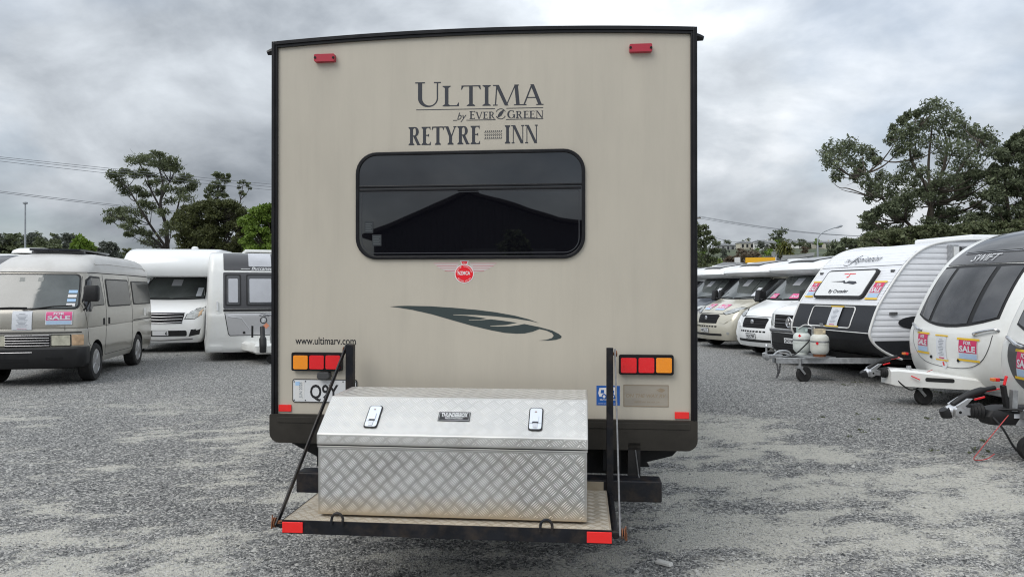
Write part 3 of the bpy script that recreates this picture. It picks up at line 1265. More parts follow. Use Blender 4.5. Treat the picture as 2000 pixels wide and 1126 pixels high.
    put_text(mb, 'by', xa, za, 0.043, PL, 0.0012, width=rp(911, 234)[0] - xa, shear=0.35)
    cx, cz = rp(978, 222.6)
    rr = 0.031
    for a0, a1 in ((25, 155), (205, 335)):
        o = arc_pts(cx, cz, rr, rr, a0, a1, 12)
        i_ = arc_pts(cx, cz, rr - 0.004, rr - 0.004, a1, a0, 12)
        mb.flat(o + i_, PL, 0.0011)
    leaf = [(-0.020, -0.022), (-0.016, -0.006), (-0.006, 0.010), (0.012, 0.022), (0.020, 0.024), (0.014, 0.006), (0.004, -0.010), (-0.010, -0.018)]
    mb.flat([(cx + a, cz + b) for a, b in leaf], PL, 0.0012)
    mb.build('lettering', M_GRAPHIC, caravan, recalc=False)['kind'] = 'stuff'
    mb = MB()
    line('RETYRE', 798, 284, 938, 281.5, 798, 248.5, thick=0.21, hair=0.06, gap=0.05)
    line('INN', 986, 280.6, 1050, 279.4, 986, 245, thick=0.21, hair=0.06, gap=0.05)
    # tyre tread mark between the words
    ax, az = rp(946, 272.5)
    bx, bz = rp(981, 252.5)
    for row in range(3):
        for k in range(9):
            x = ax + (bx - ax) * k / 9.0
            w = (bx - ax) / 9.0 * 0.42
            h = (bz - az) / 3 * 0.70
            z = az + (bz - az) * row / 3
            sl = (bx - ax) / 9.0 * 0.55
            if row == 1:
                mb.flat([(x + sl, z), (x + sl + w, z), (x + w, z + h / 2), (x, z + h / 2)], PL, 0.001)
                mb.flat([(x, z + h / 2), (x + w, z + h / 2), (x + sl + w, z + h), (x + sl, z + h)], PL, 0.0011)
            else:
                mb.flat([(x, z), (x + w, z), (x + sl + w, z + h), (x + sl, z + h)], PL, 0.001)
    mb.build('lettering', M_GRAPHIC, caravan, recalc=False)['kind'] = 'stuff'
    # long leaf graphic
    Z = lambda X, Y: rp(740 + X * 0.19, 490 + Y * 0.19)
    pts = [(110, 570), (200, 564), (300, 562), (520, 566), (760, 582), (1000, 603), (1200, 628), (1400, 664), (1540, 700), (1650, 740), (1560, 718), (1400, 692), (1200, 670), (1000, 656), (765, 651),
           (765, 657), (900, 664), (1010, 677), (1110, 692), (1040, 703), (925, 706), (925, 712), (1050, 709), (1150, 700), (1300, 718), (1420, 736), (1300, 759), (1145, 766),
           (1145, 772), (1250, 774), (1350, 771), (1420, 763), (1495, 748), (1650, 780), (1780, 815), (1850, 850), (1880, 876), (1870, 894), (1820, 911), (1740, 919), (1636, 919),
           (1720, 911), (1780, 892), (1797, 868), (1780, 842), (1720, 815), (1650, 800), (1580, 828), (1500, 845), (1420, 848), (1300, 840), (1150, 812), (950, 765), (750, 708), (550, 650), (350, 605), (200, 580)]
    MB().flat([Z(*p) for p in pts], PL, 0.001).build('leaf_graphic', M_GREENVINYL, caravan, recalc=False)
    # winged club badge
    Z = lambda X, Y: rp(840 + X * 0.07, 500 + Y * 0.07)
    mb = MB()
    mb.flat([Z(80, 185), Z(780, 185), Z(800, 260), Z(690, 460), Z(420, 410), Z(250, 330)], PL, 0.0008)
    mb.flat([Z(1860, 185), Z(1130, 185), Z(1110, 260), Z(1240, 465), Z(1520, 410), Z(1680, 330)], PL, 0.0008)
    badge = mb.build('winged_badge', M_WINGS, caravan, recalc=False)
    mb = MB()
    for y, xl_, xr_ in ((195, 90, 1860), (270, 175, 1780), (332, 270, 1670), (400, 400, 1520)):
        mb.flat([Z(xl_, y), Z(780 if y < 220 else 740, y), Z(780 if y < 220 else 740, y + 14), Z(xl_ + 20, y + 14)], PL, 0.0012)
        mb.flat([Z(1140 if y < 220 else 1190, y), Z(xr_, y), Z(xr_ - 20, y + 14), Z(1140 if y < 220 else 1190, y + 14)], PL, 0.0012)
    mb.build('wing_stripes', M_WINGRED, badge, recalc=False)['kind'] = 'stuff'
    mb = MB()
    mb.flat([Z(830, 120), Z(1085, 120), Z(1030, 250), Z(895, 250)], PL, 0.0014)
    disc = [Z(*p) for p in arc_pts(955, 490, 268, 262, 0, 360, 40)[:-1]]
    mb.flat(disc, PL, 0.0016)
    mb.build('badge_border', material('sticker_white', (0.78, 0.76, 0.76), 0.4), badge, recalc=False)
    mb = MB()
    mb.flat([Z(870, 145), Z(1048, 145), Z(1012, 225), Z(905, 225)], PL, 0.0018)
    mb.flat([Z(*p) for p in arc_pts(955, 490, 245, 240, 0, 360, 40)[:-1]], PL, 0.0020)
    mb.build('badge_disc', M_STICKRED, badge, recalc=False)
    mb = MB()
    xa, za = Z(775, 520)
    xb, _ = Z(1120, 520)
    put_text(mb, 'NZMCA', xa, za, 0.021, PL, 0.0024, width=xb - xa, bold=0.03)
    xa, za = Z(915, 212)
    put_text(mb, 'NZ', xa, za, 0.008, PL, 0.0024, width=0.016)
    cx, cz = Z(955, 490)
    rad = abs(Z(955, 490)[0] - Z(955 - 205, 490)[0])
    for word, a_mid, step, flip in (('MOTOR CARAVAN', 90, -12.5, 1), ('ASSOCIATION', 270, 10.5, -1)):
        for k, ch in enumerate(word):
            if ch == ' ':
                continue
            t = math.radians(a_mid + step * (k - (len(word) - 1) / 2))
            up = Vector((math.cos(t), math.sin(t))) * flip
            rt = Vector((up.y, -up.x))
            o = Vector((cx, cz)) + Vector((math.cos(t), math.sin(t))) * rad - up * 0.004
            fn = lambda a, b, d, o=o, up=up, rt=rt: PL(o.x + rt.x * (a - 0.004) + up.x * b, o.y + rt.y * (a - 0.004) + up.y * b, d)
            put_text(mb, ch, 0, 0, 0.0085, fn, 0.0024)
    mb.build('badge_lettering', MATS['sticker_white'], badge, recalc=False)
    # web address
    mb = MB()
    xa, za = rp(577, 671.5)
    xb, _ = rp(695, 672)
    put_text(mb, 'www.ultimarv.com', xa, za, 0.044, PL, 0.0008, width=xb - xa, bold=0.012)
    mb.build('web_address', M_INK, caravan, recalc=False)

    # ---- lamps
    def box_at(x0p, y0p, x1p, y1p, off0, off1, r=0.006):
        ax, az = rp(x0p, y1p, off1)
        bx, bz = rp(x1p, y0p, off1)
        return rounded(ax, bx, az, bz, r, 4), off1, off0

    def lens(px0, py0, px1, py1, off0, off1, name, mat, parent, r=0.006, bevel=0.003):
        o, d1, d0 = box_at(px0, py0, px1, py1, off0, off1, r)
        return MB().prism(o, PL, d1, d0).build(name, mat, parent, bevel=bevel)
    for (x0p, y0p, x1p, y1p, cols) in ((569, 688.5, 667, 723.5, 'arr'), (1209, 693, 1316, 731, 'rra')):
        h = lens(x0p, y0p, x1p, y1p, 0.0, 0.028, 'tail_lamp', M_BLACKTRIM, caravan, 0.01, 0.005)
        w = (x1p - x0p)
        for k, c in enumerate(cols):
            a = x0p + w * (0.035 + k * 0.322)
            b = a + w * 0.287
            ln = lens(a, y0p + (y1p - y0p) * 0.15, b, y1p - (y1p - y0p) * 0.09, 0.0282, 0.036, 'lamp_lens', M_AMBER if c == 'a' else M_RED, h, 0.008, 0.004)
    for (x0p, y0p, x1p, y1p) in ((613, 104.5, 653, 120.5), (1229.5, 84.5, 1274, 101.5)):
        h = lens(x0p, y0p, x1p, y1p, 0.0, 0.03, 'marker_lamp', M_REDFADED, caravan, 0.008, 0.006)
        for xx in (x0p + 2.2, x1p - 2.2):
            c = rp(xx, (y0p + y1p) / 2, 0.031)
            MB().lathe([(0.0, -0.0335), (0.007, -0.0335), (0.007, -0.029)], (c[0], 0, c[1]), 'y', 12).build('fixing_screw', M_DARK, h)
    for (x0p, y0p, x1p, y1p) in ((544, 790, 568.5, 802.5), (1318, 804.5, 1346, 817)):
        lens(x0p, y0p, x1p, y1p, 0.0, 0.008, 'reflector', M_REFLECT, caravan, 0.003, 0.002)
    # plate lamp
    o = [rp(621, 726, 0.03), rp(643, 726, 0.03), rp(645.5, 736, 0.03), rp(642, 739.5, 0.03), rp(622, 739.5, 0.03), rp(619.5, 736, 0.03)]
    MB().prism(o, PL, 0.045, 0.0).build('plate_lamp', material('grey_plastic', (0.06, 0.06, 0.062), 0.5), caravan, bevel=0.006)
    # number plate
    pl = lens(571, 741, 697, 784.5, 0.0, 0.006, 'number_plate', M_INK, caravan, 0.012, 0.0)
    lens(572.6, 742.6, 695.4, 783, 0.0062, 0.0072, 'plate_face', M_PLATE, pl, 0.010, 0.0)
    mb = MB()
    xa, za = rp(605.5, 777, 0.008)
    xb, zb = rp(661, 750.5, 0.008)
    put_text(mb, 'Q9Y', xa, za, zb - za, PL, 0.0079, width=xb - xa, bold=0.02)
    mb.build('plate_characters', M_INK, pl, recalc=False)
    lens(576, 744, 594.5, 780, 0.0074, 0.0078, 'registration_label', M_WHITE, pl, 0.001, 0.0)
    lens(576.8, 744.6, 586, 752, 0.0080, 0.0084, 'label_corner', M_PALEBLUE, pl, 0.001, 0.0)
    mb = MB()
    o = Vector(rp(590, 777, 0.009))
    put_text(mb, 'JUN 2026', 0, 0, 0.019, lambda a, b, d: PL(o.x - b, o.y + a, d), 0.0086, width=rp(590, 746)[1] - rp(590, 777)[1], bold=0.01)
    mb.build('label_print', material('label_grey', (0.30, 0.33, 0.36), 0.5), pl, recalc=False)
    for px, py in ((574.6, 744.5), (574.6, 780.3), (596.5, 744.2), (596.5, 781), (670, 745), (693.5, 745.3)):
        c = rp(px, py, 0.008)
        MB().lathe([(0.0, -0.0095), (0.0035, -0.0095), (0.0035, -0.007)], (c[0], 0, c[1]), 'y', 10).build('plate_screw', M_INK, pl)
    # blue self contained sticker with its little motorhome
    st = lens(1165, 753, 1210.5, 790.5, 0.0, 0.0012, 'self_contained_sticker', M_BLUE, caravan, 0.001, 0.0)
    Z = lambda X, Y: rp(1080 + X * 0.2132, 640 + Y * 0.2132)
    mb = MB()
    mb.flat([Z(425, 548), Z(520, 545), Z(520, 548), Z(562, 540), Z(582, 560), Z(582, 628), Z(425, 628), Z(415, 595)], PL, 0.0016)
    mb.build('motorhome_symbol', MATS['sticker_white'], st, recalc=False)
    mb = MB()
    mb.flat([Z(441, 566), Z(468, 566), Z(468, 597), Z(436, 597)], PL, 0.0019)
    mb.flat([Z(534, 572), Z(560, 572), Z(560, 597), Z(534, 597)], PL, 0.0019)
    mb.flat([Z(*p) for p in arc_pts(468, 625, 22, 24, 0, 360, 16)[:-1]], PL, 0.0021)
    mb.flat([Z(*p) for p in arc_pts(546, 625, 22, 24, 0, 360, 16)[:-1]], PL, 0.0021)
    mb.build('symbol_cutouts', M_BLUE, st, recalc=False)['kind'] = 'stuff'
    mb = MB()
    mb.flat([Z(*p) for p in arc_pts(468, 627, 13, 14, 0, 360, 14)[:-1]], PL, 0.0024)
    mb.flat([Z(*p) for p in arc_pts(546, 627, 13, 14, 0, 360, 14)[:-1]], PL, 0.0024)
    xa, za = Z(430, 661)
    xb, _ = Z(580, 661)
    put_text(mb, 'SELF CONTAINED', xa, za, 0.0085, PL, 0.0018, width=xb - xa, bold=0.02)
    xa, za = Z(412, 694)
    xb, _ = Z(592, 694)
    put_text(mb, 'CERTIFIED SELF CONTAINED VEHICLE', xa, za, 0.005, PL, 0.0018, width=xb - xa)
    mb.build('sticker_lettering', MATS['sticker_white'], st, recalc=False)
    # weathered dealer plaque
    pq = lens(1217, 751, 1306.5, 793.5, 0.0, 0.0015, 'dealer_plaque', M_PLAQUE, caravan, 0.006, 0.0)
    mb = MB()
    xa, za = Z(668, 633)
    xb, _ = Z(1035, 633)
    put_text(mb, 'ON THE WAY RV', xa, za, 0.020, PL, 0.0019, width=xb - xa, shear=0.2, bold=0.01)
    xa, za = Z(745, 682)
    xb, _ = Z(975, 682)
    put_text(mb, '0800 66 84 69 29', xa, za, 0.009, PL, 0.0019, width=xb - xa, shear=0.2)
    mb.flat([Z(940, 575), Z(985, 550), Z(1015, 560), Z(1030, 572), Z(1000, 590), Z(975, 585), Z(955, 582), Z(985, 566)], PL, 0.0019)
    a, b = rp(1218, 792.5), rp(1305.5, 752)
    for q in ((a[0], a[1], b[0], a[1] + 0.0035), (a[0], b[1] - 0.0035, b[0], b[1]), (a[0], a[1], a[0] + 0.0035, b[1]), (b[0] - 0.0035, a[1], b[0], b[1])):
        mb.flat([(q[0], q[1]), (q[2], q[1]), (q[2], q[3]), (q[0], q[3])], PL, 0.0020)
    mb.build('plaque_print', M_PLAQUEINK, pq, recalc=False)

    # ---- fold-down rear platform
    zp = 0.52
    OFF0, OFF1 = 0.14, 0.79

    def at_z(px, py, z):
        r = ray(px, py)
        p = CAM + r * ((z - CAM.z) / r.z) - C0
        return p.dot(RX), p.dot(RY), z
    fl = at_z(552, 1014, zp)
    fr = at_z(1196, 1036, zp)
    print('platform', fl, fr)
    offf = -(fl[1] + fr[1]) / 2
    px0, px1 = fl[0], fr[0]
    deck = MB().box(px0 + 0.004, px1 - 0.004, -offf + 0.003, -OFF0, zp - 0.006, zp).build('platform_deck', M_DUSTYDECK, caravan)
    tread_bars(deck, (px0 + 0.01, px1 - 0.01), (-offf + 0.01, -OFF0 - 0.01), lambda a, b, d: (a, b, zp + d), 'tread_bars', M_DECKBAR, 0.0012, 0.036)
    mb = MB()
    hz = 0.062
    mb.box(px0, px1, -offf - 0.002, -offf + 0.002, zp - hz, zp + 0.002)
    mb.box(px0, px1, -offf + 0.002, -offf + 0.06, zp - hz, zp - hz + 0.005)
    beam = mb.build('front_beam', M_BLACKSTEEL, caravan, bevel=0.0015)
    lip = MB().box(px0 + 0.02, px1 - 0.02, -OFF0, -OFF0 + 0.006, zp - 0.01, zp + 0.045).build('deck_lip', M_DUSTYDECK, caravan)
    for s, xx in ((-1, px0), (1, px1)):
        MB().tube([(xx + s * 0.016, -offf + 0.02, zp - 0.03), (xx + s * 0.016, -OFF0 - 0.01, zp - 0.03)], 0.016, 10).build('side_rail', M_BLACKSTEEL, caravan, smooth=30)
        mb = MB()
        mb.box(min(xx, xx - s * 0.012), max(xx, xx - s * 0.012), -offf + 0.01, -OFF0, zp - 0.05, zp - 0.007)
        mb.build('side_angle', M_BLACKSTEEL, caravan)
        # pivot pin with rusty washers and split pin
        px = xx + s * 0.004
        pin = MB().tube([(xx - s * 0.004, -offf + 0.03, zp - 0.022), (xx + s * 0.055, -offf + 0.03, zp - 0.022)], 0.011, 10).build('pivot_pin', M_RUST if s < 0 else M_BLACKSTEEL, caravan, smooth=30)
        mb = MB()
        for q in (0.043, 0.053):
            mb.lathe([(0.0, q * s), (0.024, q * s), (0.024, (q + 0.004) * s), (0.0, (q + 0.004) * s)], (xx, -offf + 0.03, zp - 0.022), 'x', 14)
        mb.tube([(xx + s * 0.062, -offf + 0.03, zp + 0.012), (xx + s * 0.062, -offf + 0.02, zp - 0.05), (xx + s * 0.067, -offf + 0.035, zp - 0.055), (xx + s * 0.066, -offf + 0.04, zp - 0.02)], 0.003, 6)
        mb.build('washers', M_RUST, pin, smooth=30)
    # upright posts from the bumper and flat stays down to the pivots
    for s, pa, pb, ptop in ((-1, 674.5, 690, 672), (1, 1184.5, 1198, 679)):
        xa, zt_ = rp(pa, ptop, 0.15)
        xb, _ = rp(pb, ptop, 0.15)
        MB().box(xa, xb, -0.15, -0.112 if s < 0 else -0.112, bz1 - 0.10, zt_).build('upright_post', M_BLACKSTEEL, caravan, bevel=0.003)
        xx = px0 if s < 0 else px1
        fx = xx + s * 0.036
        tx = (xa + xb) / 2 + s * (0.029 if s < 0 else 0.028)
        a = Vector((tx, -0.135, zt_ - 0.03))
        b = Vector((fx, -offf + 0.03, zp - 0.02))
        st = MB().bar(a + (a - b).normalized() * 0.02, b + (b - a).normalized() * 0.02, 0.008, 0.030, (0, -1, 0.3)).build('folding_stay', M_BLACKSTEEL if s < 0 else M_GREYSTEEL, caravan, bevel=0.001)
        bm = MB()
        bm.lathe([(0.0, -0.02 * s), (0.009, -0.02 * s), (0.009, 0.012 * s), (0.0, 0.012 * s)], (tx, -0.135, zt_ - 0.032), 'x', 10)
        bm.lathe([(0.0, 0.0), (0.017, 0.0), (0.017, 0.004 * s), (0.0, 0.004 * s)], (tx + s * 0.006, -0.135, zt_ - 0.032), 'x', 12)
        bm.build('stay_bolt', M_RUST, st)
    # shackle loops on the beam
    for px in (664.5, 1072):
        f = (px - 552) / (1196 - 552)
        x = px0 + (px1 - px0) * f + 0.0
        pts = [(x - 0.027, -offf - 0.009, zp - 0.012), (x - 0.027, -offf - 0.010, zp + 0.01)] + [(x + a, -offf - 0.010 + 0.004, zp + 0.012 + b) for a, b in arc_pts(0, 0, 0.027, 0.03, 180, 0, 10)] + [(x + 0.027, -offf - 0.010, zp + 0.01), (x + 0.027, -offf - 0.009, zp - 0.012)]
        MB().tube(pts, 0.0065, 8).build('tie_down_loop', M_BLACKSTEEL, caravan, smooth=40)
    for a, b in ((552, 595), (1147, 1195)):
        fa, fb = (a - 552) / 644, (b - 552) / 644
        MB().box(px0 + (px1 - px0) * fa + 0.003, px0 + (px1 - px0) * fb, -offf - 0.009, -offf - 0.0022, zp - 0.056, zp - 0.006).build('reflector', M_REFLECT, caravan, bevel=0.002)
    return px0, px1, offf, zp


def tread_bars(parent, ur, vr, fn, name, mat, height, pitch, skip=None):
    """five-bar tread: blocks of five slim raised bars on a lattice turned by 45 degrees, the bars turned a quarter from block to block; one part"""
    mb = MB()
    P = pitch * 1.62
    nu = int((ur[1] - ur[0]) / P) + 2
    nv = int((vr[1] - vr[0]) / P) + 2
    L = P * 0.62
    inside = lambda q: ur[0] <= q.x <= ur[1] and vr[0] <= q.y <= vr[1]
    for kind in (0, 1):
        for i in range(-1, nu):
            for j in range(-1, nv):
                c = Vector((ur[0] + (i + 0.25 + 0.5 * kind) * P, vr[0] + (j + 0.35 + 0.5 * kind) * P))
                turn = 1 if kind else -1
                du = Vector((0.7071, 0.7071 * turn))
                dn = Vector((-du.y, du.x))
                for k in range(5):
                    o = c + dn * ((k - 2) * P * 0.130)
                    # clip the bar to the sheet
                    ts = [q / 10 for q in range(-5, 6) if inside(o + du * L * q / 10)]
                    if len(ts) < 3:
                        continue
                    a, b = o + du * L * ts[0], o + du * L * ts[-1]
                    w2 = dn * P * 0.031
                    c1, c2 = a * 0.72 + b * 0.28, a * 0.28 + b * 0.72
                    vs = [a, c1 + w2, c2 + w2, b, c2 - w2, c1 - w2]
                    base = [fn(p.x, p.y, 0.0) for p in vs]
                    ridge = [fn(p.x, p.y, height) for p in (c1 + w2 * 0.1, c2 + w2 * 0.1, c2 - w2 * 0.1, c1 - w2 * 0.1)]
                    mb.add(base + ridge, [(0, 1, 6), (1, 2, 7, 6), (2, 3, 7), (3, 8, 7), (3, 4, 8), (4, 5, 9, 8), (5, 0, 9), (0, 6, 9), (6, 7, 8, 9)])
    o = mb.build(name, mat, parent, recalc=False)
    o['kind'] = 'stuff'
    return o


PX0, PX1, POFF, PZ = build_caravan()


# ------------------------------------------------------------------ the tread-plate toolbox on the platform
def build_toolbox():
    zb = PZ + 0.012

    def at_z(px, py, z):
        r = ray(px, py)
        p = CAM + r * ((z - CAM.z) / r.z) - C0
        return p.dot(RX), p.dot(RY)
    bl = at_z(622, 1002, zb)
    br = at_z(1146, 1020, zb)
    off = -(bl[1] + br[1]) / 2
    x0, x1 = bl[0], br[0]
    zs = (rp(623, 866, off)[1] + rp(1146, 880, off)[1]) / 2            # seam between bin and lid
    zl = (rp(626, 846, off)[1] + rp(1144, 857, off)[1]) / 2            # top of the lid's rolled lip
    back = 0.20
    xm = (x0 + x1) / 2
    w = (x1 - x0) / 2
    t = thing('toolbox', 'silver tread-plate aluminium toolbox with sloped lid and two latches, on the rear platform', 'toolbox', C0 + RX * xm + Vector((0, 0, 0)), -YAW)
    # top front edge: the row 771 at left, 782 at right
    best = None
    for k in range(60):
        o2 = off - 0.10 - 0.005 * k
        z = (rp(663, 771, o2)[1] + rp(1143, 782, o2)[1]) / 2
        x = rp(663, 771, o2)[0]
        e = abs(x - x0 - 0.012)
        if best is None or e < best[0]:
            best = (e, o2, z)
    o2, zt = best[1], best[2]
    print('toolbox', x0, x1, off, zs, zl, o2, zt)
    o2 = off - 0.205
    zt = (rp(656, 771, o2)[1] + rp(1143, 782, o2)[1]) / 2
    zk = (rp(700, 754, back)[1] + rp(1143, 759, back)[1]) / 2
    print('toolbox top', o2, zt, zk)
    zk = zt + 0.006
    X = lambda x: x - xm
    # bin
    mb = MB()
    mb.box(-w, w, -off, -back, zb, zs - 0.012)
    m_bin = dusty_foot(M_TREAD, 'aluminium_tread_dusty', zb, zb + 0.10, (0.62, 0.50, 0.34))
    m_bar = dusty_foot(M_TREADBAR, 'aluminium_bar_lit_dusty', zb, zb + 0.10, (0.72, 0.60, 0.43))  # dust at the foot, over the painted bar highlights
    body = mb.build('bin', m_bin, t, bevel=0.004)
    mb = MB()
    mb.box(-w - 0.004, w + 0.004, -off - 0.004, -back, zs - 0.0118, zs - 0.004)
    mb.build('bin_rim', M_TREAD, t, bevel=0.002)
    MB().box(-w + 0.02, w - 0.02, -off + 0.012, -back - 0.01, zs - 0.0039, zs + 0.0).build('lid_seal', M_RUBBER, t)
    fr = lambda a, b, d: (a, -off - d, b)
    tread_bars(body, (-w + 0.008, w - 0.008), (zb + 0.008, zs - 0.018), fr, 'tread_bars', m_bar, 0.0034, 0.0435)
    sd = lambda a, b, d: (w + d, a, b)
    tread_bars(body, (-off + 0.008, -back - 0.008), (zb + 0.008, zs - 0.018), sd, 'tread_bars', M_TREADBAR, 0.0015, 0.0435)
    # lid: lip, slope, flat top
    e = 0.006
    prof = [(-off - e, zs + 0.001), (-off - e, zl), (-o2, zt), (-back, zk), (-back, zs + 0.001)]
    mb = MB()
    k = len(prof)
    for xx in (-w - e, w + e):
        mb.v += [(xx, a, b) for a, b in prof]
    mb.f += [tuple(range(k)), tuple(range(k, 2 * k))[::-1]] + [(i, (i + 1) % k, k + (i + 1) % k, k + i) for i in range(k)]
    lid = mb.build('lid', material('aluminium_lid_lit', (0.62, 0.612, 0.59), 0.40, 0.78, vary=0.10, vscale=5, dirt=(0.55, 0.52, 0.46), dirt_amt=0.3, dscale=3.2, bump=0.05, bscale=60), t, bevel=0.005)  # same plate as the bin; the lid's sky brightness painted as lighter metal
    m_lid = material('aluminium_lid_bar_lit', (0.84, 0.83, 0.81), 0.36, 0.65)  # lighter again, ridge highlights put into the colour
    fl = lambda a, b, d: (a, -off - e - d, b)
    tread_bars(lid, (-w, w), (zs + 0.008, zl - 0.006), fl, 'tread_bars', M_TREADBAR, 0.0034, 0.0435)
    p0, p1 = Vector((0, -off - e, zl)), Vector((0, -o2, zt))
    sl = (p1 - p0).length
    du = (p1 - p0) / sl
    nn = Vector((0, -du.z, du.y))
    if nn.z < 0:
        nn = -nn
    slope = lambda a, b, d: p0 + du * b + nn * d + Vector((a, 0, 0))
    tread_bars(lid, (-w, w), (0.008, sl - 0.008), slope, 'tread_bars', m_lid, 0.0019, 0.0435)
    q0, q1 = Vector((0, -o2, zt)), Vector((0, -back, zk))
    tl = (q1 - q0).length
    dv = (q1 - q0) / tl
    nv = Vector((0, -dv.z, dv.y))
    tread_bars(lid, (-w, w), (0.008, tl - 0.008), lambda a, b, d: q0 + dv * b + nv * d + Vector((a, 0, 0)), 'tread_bars', m_lid, 0.0010, 0.0435)
    # latches
    M_LATCH = material('white_metal_latch', (0.74, 0.77, 0.82), 0.25, 0.6)

    def on_slope(px, py):
        r = ray(px, py)
        P0 = C0 + RX * (xm + p0.x) + RY * p0.y + Vector((0, 0, p0.z))
        NN = RY * nn.y + Vector((0, 0, nn.z))
        tt = (P0 - CAM).dot(NN) / r.dot(NN)
        p = CAM + r * tt - P0
        return p.dot(RX), p.dot(RY * du.y + Vector((0, 0, du.z)))
    for px in (729.5, 1046.5):
        py = 814 if px < 900 else 819
        cx, cs = on_slope(px, py)
        hw, hh = 0.034, sl * 0.285
        la = MB().prism(rounded(cx - hw, cx + hw, cs - hh, cs + hh, 0.014, 5), slope, 0.006, 0.0005).build('latch', M_RUBBER, t, bevel=0.002)
        MB().prism(rounded(cx - hw + 0.005, cx + hw - 0.005, cs - hh + 0.006, cs + hh - 0.006, 0.011, 5), slope, 0.009, 0.0062).build('latch_plate', M_LATCH, la, bevel=0.001)
        pd = MB().prism(rounded(cx - 0.016, cx + 0.014, cs - hh * 0.32, cs + hh * 0.22, 0.002, 2), slope, 0.014, 0.0092).build('latch_button', M_LATCH, la, bevel=0.002)
        MB().prism([(cx - 0.016, cs - hh * 0.40), (cx + 0.014, cs - hh * 0.40), (cx + 0.014, cs - hh * 0.34), (cx - 0.016, cs - hh * 0.34)], slope, 0.0102, 0.0092).build('button_slot', M_DARK, la)
        MB().prism(rounded(cx - 0.012, cx + 0.010, cs - hh * 0.82, cs - hh * 0.46, 0.002, 2), slope, 0.0125, 0.0092).build('latch_tab', M_CHROME, la, bevel=0.001)
        MB().prism([(cx - hw + 0.006, cs - hh * 0.45), (cx + hw - 0.006, cs - hh * 0.45), (cx + hw - 0.006, cs - hh * 0.43), (cx - hw + 0.006, cs - hh * 0.43)], slope, 0.0098, 0.0092).build('plate_line', M_GREYSTEEL, la)
        MB().prism([(cx - 0.007, cs + hh * 0.56), (cx + 0.005, cs + hh * 0.56), (cx - 0.001, cs + hh * 0.66)], slope, 0.0102, 0.0092).build('lock_keyhole', M_RUST, la)
    cx, cs = on_slope(887.5, 813.5)
    pw = (on_slope(918, 814)[0] - on_slope(856, 813)[0]) / 2
    ph = sl * 0.115
    bd = MB().prism([(cx - pw, cs - ph), (cx + pw, cs - ph), (cx + pw, cs + ph), (cx - pw, cs + ph)], slope, 0.004, 0.0003).build('maker_badge', M_INK, t)
    mb = MB()
    put_text(mb, 'THUNDERBOX', cx, cs - ph * 0.10, 0.026, slope, 0.0045, width=pw * 1.66, bold=0.035, centre=True)
    put_text(mb, 'MADE IN AUSTRALIA', cx, cs - ph * 0.60, 0.012, slope, 0.0045, width=pw * 1.1, bold=0.02, centre=True)
    f = 0.0014
    a0, a1, b0, b1 = cx - pw * 0.95, cx + pw * 0.95, cs - ph * 0.86, cs + ph * 0.86
    for q in ((a0, b0, a1, b0 + f), (a0, b1 - f, a1, b1), (a0, b0, a0 + f, b1), (a1 - f, b0, a1, b1)):
        mb.flat([(q[0], q[1]), (q[2], q[1]), (q[2], q[3]), (q[0], q[3])], slope, 0.0044)
    mb.build('badge_print', M_PLATE, bd, recalc=False)


build_toolbox()
# ------------------------------------------------------------------ the vehicles parked round the yard
M_VANGREY = material('champagne_grey_paint', (0.385, 0.365, 0.32), 0.3, 0.2, coat=0.6, vary=0.05, vscale=1.5, dirt=(0.30, 0.28, 0.24), dirt_amt=0.35, dscale=1.7)
M_VANTOP = material('pale_grey_hightop', (0.56, 0.55, 0.53), 0.42, coat=0.2, vary=0.05, vscale=1.5, dirt=(0.32, 0.30, 0.26), dirt_amt=0.35, dscale=2.2)
M_BUMPER = material('grey_black_bumper', (0.018, 0.018, 0.019), 0.5, vary=0.2, spec=0.3)
M_WIND = material('windscreen_glass', (0.080, 0.090, 0.087), 0.06, ior=1.75, vary=0.4, vscale=1.3)
M_SIDEGLASS = material('dark_side_glass', (0.012, 0.013, 0.014), 0.04, ior=1.7)
M_CARAGLASS = material('caravan_window_glass', (0.045, 0.045, 0.048), 0.06, ior=1.75, vary=0.4, vscale=1.6)
M_BLIND = material('pale_blind', (0.50, 0.51, 0.54), 0.3, vary=0.08, vscale=3)
M_LAMP = material('clear_headlamp', (0.42, 0.43, 0.42), 0.08, 0.35, coat=0.8, vary=0.35, vscale=9)
M_LAMPWARM = material('yellowed_headlamp', (0.58, 0.56, 0.45), 0.12, 0.2, coat=0.8, vary=0.3, vscale=9)
M_INDIC = material('indicator_lens', (0.62, 0.42, 0.26), 0.15, coat=0.7, vary=0.3, vscale=9)
M_CARWHITE = material('motorhome_white', (0.83, 0.84, 0.84), 0.28, coat=0.5, vary=0.02, vscale=1.2, dirt=(0.58, 0.57, 0.53), dirt_amt=0.2, dscale=1.3)
M_CREAM = material('caravan_cream', (0.80, 0.805, 0.785), 0.33, coat=0.3, vary=0.03, vscale=1.2, dirt=(0.52, 0.50, 0.42), dirt_amt=0.28, dscale=1.5)
M_CHAMP = material('champagne_cab_paint', (0.56, 0.53, 0.44), 0.25, 0.25, coat=0.7, vary=0.03)
M_NAVY = material('dark_blue_paint', (0.03, 0.038, 0.055), 0.3, coat=0.6)
M_GRAPHITE = material('graphite_panel', (0.055, 0.054, 0.058), 0.32, coat=0.3, vary=0.12, vscale=2)
M_SILVERPANEL = material('silver_locker', (0.52, 0.52, 0.53), 0.35, 0.3, vary=0.06, vscale=2)
M_ALU = material('alloy_wheel', (0.62, 0.62, 0.63), 0.3, 0.85)
M_GALV = material('galvanised_steel', (0.46, 0.47, 0.48), 0.42, 0.75, vary=0.2, vscale=18)
M_RIB = material('corrugated_white', (0.80, 0.81, 0.84), 0.35, coat=0.3, vary=0.02)
